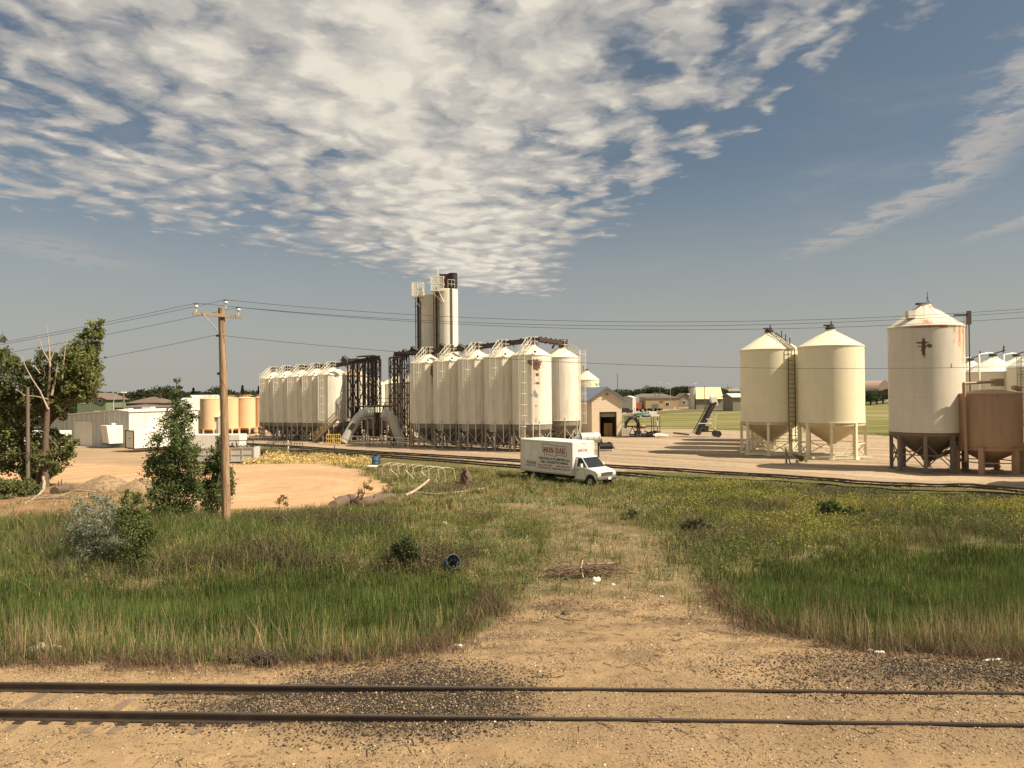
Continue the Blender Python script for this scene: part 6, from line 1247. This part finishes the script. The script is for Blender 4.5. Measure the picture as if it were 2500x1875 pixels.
# logs and brush
M_BARK, nt, b = nt_of('bark'); oc = OBJC(nt); g1 = NOISE(nt, oc, 7, 8, .7); setin(nt, b.inputs['Base Color'], MIX(nt, g1, (.045, .03, .02), (.22, .15, .10))); b.inputs['Roughness'].default_value = .95; BUMP(nt, b, g1, 1, .05)
M_PALEW = paint('pale_wood', (.40, .32, .23), .8, .4, (.25, .16, .1)); M_TWIG = paint('twig', (.17, .11, .07), .9, .3)
def log(name, lb, pts, rs, mat, cat='log', n=10, zup=.1):
    q = []
    for i, p in enumerate(pts): g = gz(*p[:2]); g.z += (p[2] if len(p) > 2 else rs[i] * .7); q.append(g)
    o = q[0].copy(); o.z = 0;
    cm = catm(q, 7); rr_ = np.interp(np.linspace(0, 1, len(cm)), np.linspace(0, 1, len(q)), rs) * rng.uniform(.93, 1.07, len(cm)); w = max(rs) * .07
    m = MB().tube([p - o + Vector(tuple(rng.normal(0, w, 3))) for p in cm], list(rr_), n)
    if max(rs) > .2:
        for k in range(7): a_ = rng.integers(2, len(cm) - 2); p = cm[a_] - o; dd = Vector(tuple(rng.normal(0, 1, 3))); dd.z = abs(dd.z) + .4; dd.normalize(); m.tube([p, p + dd * rr_[a_] * 1.3, p + dd * rr_[a_] * 2.2 + Vector((.1, 0, .05))], [.09, .05, .02], 6)
    return tag(m.build(name, mat, None, tuple(o)), lb, cat)
log('fallen_log', 'thick dark fallen tree trunk at the edge of the orange dirt', [(812, 1246), (850, 1232), (885, 1236), (920, 1228), (960, 1216)], [.28, .36, .30, .34, .16], M_BARK, n=14)
log('fallen_branch', 'pale birch branch reaching from the dark fallen trunk toward the root', [(990, 1214), (1020, 1205, .2), (1048, 1196, .6)], [.10, .09, .07], M_PALEW, 'branch'); log('fallen_branch', 'long pale pole lying in the grass below the upturned root', [(1015, 1207), (1070, 1209), (1120, 1205), (1185, 1197)], [.06, .07, .06, .04], M_PALEW, 'branch')
log('wood_slab', 'cut log slab lying by the cottonwood trunks', [(132, 1212), (170, 1200)], [.28, .30], M_BARK); log('fallen_branch', 'bleached branch beside the cut log slab', [(172, 1203), (205, 1206), (235, 1207)], [.09, .06, .03], M_PALEW, 'branch')
log('fallen_branch', 'bleached forked limb standing at the cottonwood foot', [(60, 1234), (90, 1218), (106, 1206, .3), (104, 1190, .9), (92, 1182, 1.5)], [.04, .07, .11, .09, .03], M_PALEW, 'branch'); log('fallen_branch', 'short grey stick in the pale weeds beyond the reeds', [(1118, 1283), (1146, 1276)], [.05, .03], M_PALEW, 'branch'); log('fallen_branch', 'thin dark stick lying on the dirt before the brush pile', [(1355, 1506), (1380, 1514), (1410, 1515)], [.018, .02, .012], M_TWIG, 'branch')
c = gz(1138, 1192); t = thing('root_stump', 'upturned dark tree root standing in the grass', 'tree root', tuple(c)); m = MB().tube([(0, 0, 0), (.05, 0, .6), (-.05, .05, 1.25)], [.30, .36, .12], 9)
for k in range(22): a_ = rng.uniform(0, 6.28); z = rng.uniform(.1, 1.1); m.tube([(0, 0, z), (.33 * math.cos(a_), .3 * math.sin(a_), z + rng.uniform(-.1, .2)), (.45 * math.cos(a_ + .4), .4 * math.sin(a_ + .4), z + rng.uniform(-.4, .45))], [.07, .05, .015], 5)
m.build('root', M_BARK, t); m = MB(); [m.tube([(rng.uniform(-1.3, 1.2), rng.uniform(-.4, .5), .05), (rng.uniform(-1.2, 1.2), rng.uniform(-.4, .5), rng.uniform(.1, .5))], .02, 4) for _ in range(30)]; m.build('twigs', M_TWIG, t)
def brush(name, lb, c, L_, Wd, H, n, mat, rmax=.02):
    t = thing(name, lb, 'brush pile', tuple(c)); m = MB()
    for k in range(n):
        x, y = rng.normal(0, L_ * .22), rng.normal(0, Wd * .25); a_ = rng.normal(0, .5) + (math.pi if rng.random() < .5 else 0); l_ = rng.uniform(.3, 1) * L_ * .32; z = rng.uniform(.02, H); r_ = rng.uniform(.3, 1) * rmax; p = Vector((x, y, z)); dd = Vector((math.cos(a_), math.sin(a_), rng.normal(0, .18)))
        q = p + dd * l_; q.z = max(q.z, .02); mid = p.lerp(q, .5) + Vector((0, rng.normal(0, .08), rng.uniform(0, .12))); m.tube([p, mid, q], [r_, r_ * .8, r_ * .3], 5)
    m.build('branches', mat, t); return t
c = gz(1418, 1408); t = brush('brush_pile', 'heap of dead branches lying across the dirt crossing', c, 3.0, 1.0, .35, 190, M_TWIG); MB().tube([(.05, -.35, .05), (.0, -.1, .35), (.08, .1, .55)], [.03, .035, .02], 6).build('pale_branch', M_PALEW, t); MB().tube([(.1, .3, .35), (1.2, .35, .38)], .03, 6).build('pale_branch', M_PALEW, t)
def lump(name, lb, px, py, sx, sy, sz, mat, cat, rz=0, dz=0):
    c = gz(px, py); V = []; n = 14
    m = MB().lathe([(.001, 1), (.5, .9), (.85, .6), (1, .2), (1.02, -.1)], n); m.v = [(x * sx * (1 + .18 * math.sin(5 * math.atan2(y, x) + px)), y * sy * (1 + .15 * math.cos(3 * math.atan2(y, x))), z * sz * (1 + .15 * math.sin(7 * x + px))) for x, y, z in m.v]
    o = m.build(name, mat, None, (c.x, c.y, c.z + dz)); o.rotation_euler = (0, 0, rz); return tag(o, lb, cat)
lump('plastic_bag', 'white plastic bag lying before the brush pile', 1456, 1417, .17, .1, .13, M_RAIL, 'bag'); lump('tarp', 'crumpled white tarp half hidden in the dead stalks', 110, 1588, .62, .28, .34, paint('tarp_white', (.6, .55, .46), .6, .3, (.3, .25, .18)), 'tarp')
for px, py, s, lb in ((1496, 1428, .07, 'pale round stone on the crossing beyond the bag'), (1450, 1425, .05, 'small pale stone beside the plastic bag'), (1615, 1455, .06, 'pale stone by the far reed edge of the crossing'), (1085, 1290, .12, 'white stone in the pale weeds by the grey stick'), (765, 1770, .05, 'dark lump of ballast alone below the near rail'), (1100, 1619, .06, 'dark clod above the ballast heap'), (1380, 1500, .12, 'dark clod in the middle of the crossing')):
    lump('stone', lb, px, py, s, s * .8, s * .7, M_RAIL if 'pale' in lb or 'white' in lb else M_BROWN, 'stone')
for px, py, a_, b_, lb in ((2126, 1592, .09, .05, 'crumpled white litter scrap beside the track, the first of two'), (2148, 1598, .14, .05, 'torn white litter scrap, wider and nearer the rails'), (2420, 1622, .26, .03, 'thin white slat lying past the litter scraps'), (1118, 1577, .12, .05, 'pale board scrap at the reed edge'), (2138, 1282, .1, .08, 'small white card in the brown weeds'), (703, 1604, .07, .045, 'white rag on the dark debris'), (741, 1597, .10, .04, 'white bottle on the dark debris'), (735, 1618, .06, .03, 'small white scrap in front of the dark debris')):
    lump('litter', lb, px, py, a_, b_, .05, M_RAIL, 'litter', rng.uniform(-.4, .4))
c = gz(655, 1622); t = brush('rope_heap', 'tangled dark rope heap at the reed edge', c, .8, .35, .22, 150, paint('tar_rope', (.06, .05, .042), .9, .2), .018); c = gz(582, 1616); t = brush('rope_heap', 'flat bundle of dark sheet scraps beside the tangled heap', c, .7, .2, .12, 60, paint('tar_sheet', (.07, .055, .05), .9, .2), .022)
c = gz(760, 1608); brush('charred_debris', 'charred bits strewn along the reed edge past the rope heap', c, 1.1, .3, .1, 170, paint('char', (.07, .06, .05), .9, .3), .02)
c = gz(1920, 1132); t = thing('wooden_stake', 'short split wooden stake in front of the cream bins', 'stake', tuple(c)); MB().beam((0, 0, 0), (-.05, 0, 1.45), .13).beam((.35, 0, 0), (0, 0, 1.0), .09).build('post', M_OLDW, t); MB().box((.05, -.1, 1.2), (.2, .1, .14)).build('bracket', M_RAIL, t)
# dirt mounds
def mound(lb, px, py, sx, sy, sz):
    c = gz(px, py); m = MB(); n, k_ = 40, 12; V = []
    for i in range(k_ + 1):
        r_ = i / k_
        for j in range(n): a_ = 2 * math.pi * j / n; w = 1 + .22 * (float(vnoise(np.array([math.cos(a_) * 1.7 + px]), np.array([math.sin(a_) * 1.7]))[0]) - .5); x, y = r_ * sx * w * math.cos(a_), r_ * sy * w * math.sin(a_); V.append((x, y, sz * (1 - r_ ** 1.3) + (float(fbm(np.array([x * 2 + px]), np.array([y * 2]), 3)[0]) - .5) * .3 * (1 - r_) - .03))
    m.add(V, [(i * n + j, i * n + (j + 1) % n, (i + 1) * n + (j + 1) % n, (i + 1) * n + j) for i in range(k_) for j in range(n)], True)
    mt, nt, b = nt_of('dirt'); p = POS(nt); q = NOISE(nt, p, 4, 8, .7); setin(nt, b.inputs['Base Color'], MIX(nt, SS(nt, q, .35, .65), (.17, .115, .065), (.34, .23, .13))); b.inputs['Roughness'].default_value = .95; BUMP(nt, b, q, .8, .08)
    return tag(m.build('dirt_mound', mt, None, tuple(c)), lb, 'dirt mound')
mound('peaked brown dirt mound on the lot behind the green bush', 258, 1195, 2.2, 1.4, 1.05); mound('lower brown dirt mound beside the cottonwood sapling', 345, 1197, 2.0, 1.2, .8)
# ---------------------------------------------------------------- trees
def trunk_mb(px, Y, rs, n=9, z0=None):
    q = [P(*p, Y) for p in px]; q[0].z = hz(q[0].x, q[0].y) - .1 if z0 is None else z0; return q
def tree(name, lb, Y, trunks, blobs, col, n, size, cat='tree', dead=None, hue=None, bark=None, group=None, dy=1.4, PP=None, bdy=0):
    P = PP or PO; q0 = P(*trunks[0][0][0], Y); o = Vector((q0.x, q0.y, 0)); t = thing(name, lb, cat, tuple(o), 0, group); m = MB()
    for px, rs in trunks:
        q = [P(*p, Y) for p in px]
        if q[0].z < 1.5: q[0].z = hz(q[0].x, q[0].y) - .15
        cm = catm(q, 4); m.tube([p - o for p in cm], list(np.interp(np.linspace(0, 1, len(cm)), np.linspace(0, 1, len(rs)), rs)), 9)
    Cs, Cc = [], []; tot = sum(b_[2] ** 2 for b_ in blobs)
    for b_ in blobs:
        c = P(b_[0], b_[1], Y + bdy + rng.normal(0, dy * .5)) - o; r = b_[2] * Y / F; k = int(n * b_[2] ** 2 / tot)
        nc = max(3, int(k / 42)); cc = shell_points(c, r * 1.12, nc); cr = r * .36 + .08
        ids = rng.integers(0, nc, k); pts = cc[ids] + rng.normal(size=(k, 3)) * cr * .42; Cs.append(pts); tone = rng.uniform(.7, 1.3, nc)[ids][:, None]
        Cc.append(np.clip(np.array(b_[3] if len(b_) > 3 else col)[None] * tone * rng.uniform(.8, 1.25, (k, 1)) * rng.uniform(.93, 1.07, (k, 3)), 0, 1))
        for _ in range(2 if r > .5 else 0):                       # limbs reaching into the clump
            a_ = Vector(c) ; s_ = P(*trunks[0][0][min(len(trunks[0][0]) - 1, 2)], Y) - o; m.tube([s_, s_.lerp(a_, .5) + Vector((0, 0, -.1)), a_ + Vector(tuple(rng.normal(size=3) * r * .3))], [.07, .05, .015], 5)
    m.build('trunk', bark or M_BARK, t); Cs = np.concatenate(Cs); Cc = np.concatenate(Cc)
    V, Fc, C = leaf_quads(Cs, size, Cc); np_mesh('crown', V, Fc, C, M_LEAF, t)
    if dead:
        d = MB()
        for px, rs in dead: d.tube([P(*p, Y - .2) - o for p in px], rs, 6)
        d.build('dead_branches', M_PALEW, t)
    return t
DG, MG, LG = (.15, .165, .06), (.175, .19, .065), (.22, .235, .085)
tree('cottonwood', 'cottonwood with a tall plume of leaves leaning away, above the green house', 60, [([(92, 1192), (98, 1120), (118, 1040), (145, 960), (160, 900), (175, 860)], [.2, .17, .14, .12, .09, .04])],
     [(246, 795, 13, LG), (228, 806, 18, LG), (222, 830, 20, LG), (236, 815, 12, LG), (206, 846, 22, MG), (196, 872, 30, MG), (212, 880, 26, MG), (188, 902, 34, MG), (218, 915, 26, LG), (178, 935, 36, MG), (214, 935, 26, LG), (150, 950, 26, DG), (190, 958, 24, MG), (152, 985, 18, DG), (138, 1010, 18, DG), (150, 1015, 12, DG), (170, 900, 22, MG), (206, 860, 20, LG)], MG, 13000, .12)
tree('cottonwood', 'cottonwood with a bare fork of bleached dead branches on top', 59, [([(112, 1196), (110, 1130), (112, 1060), (116, 1000), (120, 940), (122, 890)], [.26, .22, .19, .16, .1, .04])],
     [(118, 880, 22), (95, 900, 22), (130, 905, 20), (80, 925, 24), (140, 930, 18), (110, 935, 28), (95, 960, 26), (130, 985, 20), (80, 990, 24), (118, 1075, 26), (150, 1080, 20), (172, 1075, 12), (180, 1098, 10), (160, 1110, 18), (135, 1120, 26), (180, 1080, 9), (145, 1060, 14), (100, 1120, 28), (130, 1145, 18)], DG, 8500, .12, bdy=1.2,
     dead=[([(118, 1000), (98, 955), (78, 925), (62, 895), (55, 870)], [.07, .05, .04, .03, .012]), ([(122, 895), (121, 860), (117, 820), (114, 792)], [.07, .05, .03, .012]), ([(122, 885), (108, 862), (100, 840), (92, 818)], [.05, .04, .03, .012]), ([(123, 880), (135, 850), (146, 825)], [.05, .03, .012]), ([(118, 975), (90, 968), (60, 965), (40, 950)], [.05, .04, .03, .012]), ([(126, 965), (135, 930), (141, 880)], [.09, .05, .015]), ([(152, 930), (158, 860), (165, 806)], [.05, .03, .012]), ([(98, 912), (85, 895), (75, 890)], [.04, .03, .01])])
tree('cottonwood', 'dark cottonwood filling the picture edge, tallest at the border', 62, [([(72, 1192), (60, 1120), (45, 1040), (30, 960), (15, 880)], [.2, .17, .14, .1, .04])],
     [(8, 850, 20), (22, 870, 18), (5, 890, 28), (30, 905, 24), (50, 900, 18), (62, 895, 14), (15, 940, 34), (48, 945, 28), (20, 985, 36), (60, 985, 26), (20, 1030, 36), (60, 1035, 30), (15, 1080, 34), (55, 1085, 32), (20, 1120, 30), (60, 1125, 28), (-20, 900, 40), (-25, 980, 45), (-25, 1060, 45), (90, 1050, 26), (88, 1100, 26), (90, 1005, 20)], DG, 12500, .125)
tree('cottonwood', 'slender dark trunk leaning between the pole and the main cottonwood', 60.5, [([(93, 1186), (85, 1140), (92, 1090)], [.15, .12, .08])], [(92, 1140, 20), (75, 1150, 18), (110, 1150, 16)], DG, 4000, .11)
tree('shrub', 'low dark leafy shrub heaped at the foot of the cottonwoods', 55, [([(45, 1215), (45, 1205)], [.05, .03])], [(20, 1200, 20), (50, 1195, 22), (75, 1205, 18), (0, 1205, 22), (40, 1212, 20), (85, 1195, 12), (-25, 1200, 25)], DG, 9000, .10, 'shrub')
SG = (.13, .165, .055)
tree('cottonwood_sapling', 'tall conical cottonwood sapling in front of the white trailers', 40.5, [([(412, 1290), (415, 1180), (422, 1080), (430, 985), (431, 925)], [.07, .06, .05, .03, .01])],
     [(431, 930, 7, LG), (433, 948, 9), (430, 968, 14), (440, 985, 16), (425, 1000, 20), (452, 1005, 16), (428, 1030, 30), (460, 1020, 14), (420, 1060, 34), (448, 1060, 26), (412, 1095, 40), (450, 1098, 30), (400, 1130, 36), (435, 1135, 42), (465, 1125, 20), (395, 1170, 36), (440, 1175, 42), (470, 1165, 22), (385, 1205, 26), (415, 1215, 38), (455, 1215, 32), (375, 1140, 18), (405, 1250, 30), (440, 1250, 28), (380, 1240, 18), (475, 1190, 20)], SG, 21000, .064, dy=.9)
tree('cottonwood_sapling', 'smaller cottonwood sapling growing close behind the utility pole', 41.5, [([(530, 1262), (532, 1180), (536, 1075)], [.05, .04, .01])],
     [(537, 1068, 7), (535, 1085, 10), (530, 1105, 16), (545, 1120, 15), (522, 1135, 20), (548, 1150, 20), (515, 1165, 22), (545, 1180, 22), (512, 1195, 24), (540, 1212, 24), (505, 1215, 18), (560, 1195, 12), (525, 1235, 24)], SG, 10000, .06, dy=.7)
tree('olive_bush', 'silver leaved bush in the tall grass', 30, [([(245, 1395), (235, 1340), (228, 1280)], [.03, .025, .01])],
     [(200, 1240, 18), (230, 1225, 18), (262, 1235, 20), (285, 1250, 18), (190, 1275, 24), (225, 1270, 28), (262, 1275, 28), (290, 1290, 20), (180, 1310, 18), (215, 1315, 28), (255, 1320, 30), (285, 1330, 22), (205, 1350, 24), (240, 1358, 24), (275, 1360, 20), (160, 1330, 12), (190, 1370, 14)], (.26, .27, .19), 9000, .045, 'bush', dy=.8)
tree('young_tree', 'thin green young tree beside the silver bush', 28.5, [([(313, 1425), (316, 1370), (325, 1300), (335, 1230)], [.03, .025, .02, .008])],
     [(310, 1215, 14), (345, 1215, 14), (300, 1240, 16), (335, 1245, 18), (310, 1275, 24), (345, 1270, 20), (325, 1305, 28), (355, 1300, 18), (318, 1340, 26), (345, 1345, 20), (312, 1375, 20), (335, 1370, 16), (372, 1290, 10), (318, 1400, 10)], (.13, .16, .05), 6000, .047, 'tree', dy=.7)
for px, py, Y, bl, lb, cl_ in ((990, 1378, 0, [(980, 1350, 22), (1000, 1340, 22), (995, 1325, 14), (960, 1365, 16), (1010, 1360, 14)], 'round dark bush on the rise before the fallen trunk', (.08, .095, .035)),
                      (2010, 1262, 0, [(2015, 1240, 14), (2030, 1250, 16), (2050, 1245, 14), (2075, 1250, 12), (2025, 1232, 12), (2100, 1255, 10)], 'dark green bush among the yellow weeds', (.07, .10, .03)), (1680, 1300, 0, [(1690, 1280, 12), (1708, 1275, 11), (1672, 1288, 10), (1725, 1285, 9)], 'dusky olive brown bush on the slope', (.10, .095, .05)),
                      (1957, 1128, 0, [(1950, 1121, 8), (1962, 1122, 8), (1956, 1116, 6)], 'small round pale green bush before the cream bins', (.28, .27, .10)), (690, 1240, 0, [(683, 1222, 7), (692, 1218, 7), (678, 1230, 5), (695, 1232, 6)], 'tiny sapling with dry leaves on the orange dirt edge', (.22, .16, .06)), (1650, 1262, 0, [(1540, 1262, 12), (1530, 1280, 10), (1548, 1248, 10)], 'pale sage bush at the crossing edge', (.24, .24, .12)),
                      (905, 1200, 0, [(890, 1198, 14), (905, 1185, 12), (880, 1210, 10), (940, 1192, 10), (955, 1205, 10), (925, 1212, 9)], 'wilting leafy branch of the fallen trunk', (.30, .22, .08))):
    Yb = G(bl[0][0], py + 4).y; tree('bush', lb, Yb, [([(bl[0][0], py), (bl[0][0], py - 12)], [.03, .01])], bl, cl_, int(30 * sum(b_[2] for b_ in bl)) if 'leav' not in lb and 'leaf' not in lb else int(9 * sum(b_[2] for b_ in bl)), .04 + .0005 * Yb, 'bush', dy=.5, PP=P)
# distant trees, four moulds copied
def far_proto(kind, k):
    t = thing('distant_tree', 'x', 'tree', (0, 0, 0)); h, r = (1.0, .42) if kind != 'conifer' else (1.0, .2)
    MB().tube([(0, 0, 0), (.01, 0, .35), (0, 0, .8)], [.035, .028, .01], 6).build('trunk', M_BARK, t); n = 2300
    if kind == 'conifer': z = rng.uniform(.1, 1, n); a_ = rng.uniform(0, 6.28, n); rr2 = (1 - z) * r * rng.uniform(.6, 1.1, n); C = np.stack([rr2 * np.cos(a_), rr2 * np.sin(a_), z], 1)
    else:
        L_ = [shell_points((rng.normal(0, .16), rng.normal(0, .14), rng.uniform(.42, .78)), rng.uniform(.14, .24), n // 11) for _ in range(11)]; C = np.concatenate(L_)
    tone = .7 + .6 * fbm(C[:, 0] * 9 + k, C[:, 2] * 9, 3); V, Fc, CC = leaf_quads(C, .033, np.clip(np.array((.042, .055, .02))[None] * tone[:, None] * rng.uniform(.8, 1.2, (len(C), 1)), 0, 1)); np_mesh('crown', V, Fc, CC, M_LEAF, t); return t
protos = [far_proto('round', k) for k in range(4)] + [far_proto('conifer', 9)]; used = [False] * 5
def far_tree(px, ytop, Y, k, lb, wide=1.0, dark=1):
    p = PO(px, ytop, Y); Y = p.y; H = max(p.z, 2); o = protos[k]; grp = 'trees on the skyline'
    if not used[k]: used[k] = True; o.location = (p.x, Y, 0); o['label'] = lb; o['group'] = grp; c = o
    else: c = dup(o, lb, (p.x, Y, 0), rng.uniform(0, 6.28), grp)
    c.scale = (H * wide, H * wide, H); return c
skyL = [(205, 955), (240, 950), (262, 957), (285, 955), (310, 956), (335, 950), (352, 946), (372, 945), (392, 938), (410, 937), (425, 945), (447, 955), (462, 960), (472, 948), (490, 952), (508, 950), (528, 937), (545, 940), (560, 948), (575, 950), (592, 942), (605, 950), (620, 950), (632, 944), (650, 952), (668, 958), (160, 950), (120, 950), (80, 950), (40, 955), (0, 955)]
for i, (px, yt) in enumerate(skyL):
    k = 4 if px in (592, 632, 472) else i % 4; far_tree(px, yt, 215 + (i * 37) % 60, k, 'dark green tree in the skyline belt beyond the warehouse', 1.35 if k != 4 else 1)
for i, (px, yt) in enumerate([(230, 965), (270, 967), (320, 966), (365, 960), (400, 958), (440, 965), (500, 962), (550, 958), (585, 960), (625, 960), (655, 965)]): far_tree(px, yt, 200 + (i * 17) % 12, (i + 1) % 4, 'lower green tree in the nearer belt beyond the warehouse', 1.5)
for i, (px, yt) in enumerate([(1480, 955), (1495, 951), (1512, 956), (1532, 953), (1548, 949), (1560, 952), (1578, 953), (1596, 940), (1608, 938), (1625, 948), (1640, 948), (1652, 940), (1664, 938), (1676, 941), (1687, 941), (1700, 948), (1712, 950), (1765, 947), (1780, 955), (1800, 955), (1815, 950), (1840, 955)]): far_tree(px, yt, 285 + (i * 29) % 50, i % 4, 'dark green tree in the skyline belt beyond the far road', 1.5)
for i, (px, yt) in enumerate([(2112, 950), (2125, 951), (2140, 955), (2155, 950), (2170, 944), (2185, 950), (2105, 958), (2200, 950)]): far_tree(px, yt, 205 + i * 3, i % 4, 'dark tree in front of the arched hut beyond the lawn', 1.9)
for i, (px, yt) in enumerate([(900, 962), (925, 962), (700, 960), (760, 960), (1005, 962), (1420, 955), (1455, 953), (2260, 945), (2320, 945), (2380, 942), (2450, 940), (2520, 938)]): far_tree(px, yt, 290 + i * 5, i % 4, 'dark tree mostly hidden behind the silos and bins', 1.5)
for px, lb in ((1547, 'first low hedge clump by the far road'), (1575, 'second low hedge clump by the far road'), (1600, 'third low hedge clump by the far road')):
    tree('hedge_clump', lb, 205, [([(px, 1003), (px, 1001)], [.05, .03])], [(px - 9, 1002, 3), (px, 1001, 3.5), (px + 9, 1000, 3), (px + 15, 1000, 2)], (.06, .07, .025), 900, .22, 'hedge', dy=1)
c = G(1647, 1000); simple('marker_post', 'short white post at the far road edge', 'post', tuple(c), MB().tube([(0, 0, 0), (0, 0, .9)], .2, 8), M_RAIL, 'post')

# far-off woods on the horizon, one unbroken mass
n = 26000; a_ = rng.uniform(R(-50), R(50), n); D = rng.uniform(520, 560, n); hgt = 5.0 + 5.0 * fbm(a_ * 60, a_ * 0 + 3, 4); z = hgt * rng.uniform(0, 1, n) ** .7
C = np.stack([D * np.sin(a_), D * np.cos(a_), z], 1); V, Fc, CC = leaf_quads(C, 1.1, vary((.05, .06, .025), n, .3)); tag(np_mesh('distant_woods', V, Fc, CC, M_LEAF), 'unbroken line of far-off woods along the horizon', 'woods', kind='stuff')

brush('brush_pile', 'scatter of broken twigs around the upturned root', gz(1090, 1200), 4.2, .9, .25, 150, M_TWIG, .02)
brush('brush_pile', 'pale broken sticks at the cottonwood foot beside the log slab', gz(140, 1222), 4.0, 1.0, .15, 70, M_PALEW, .022)
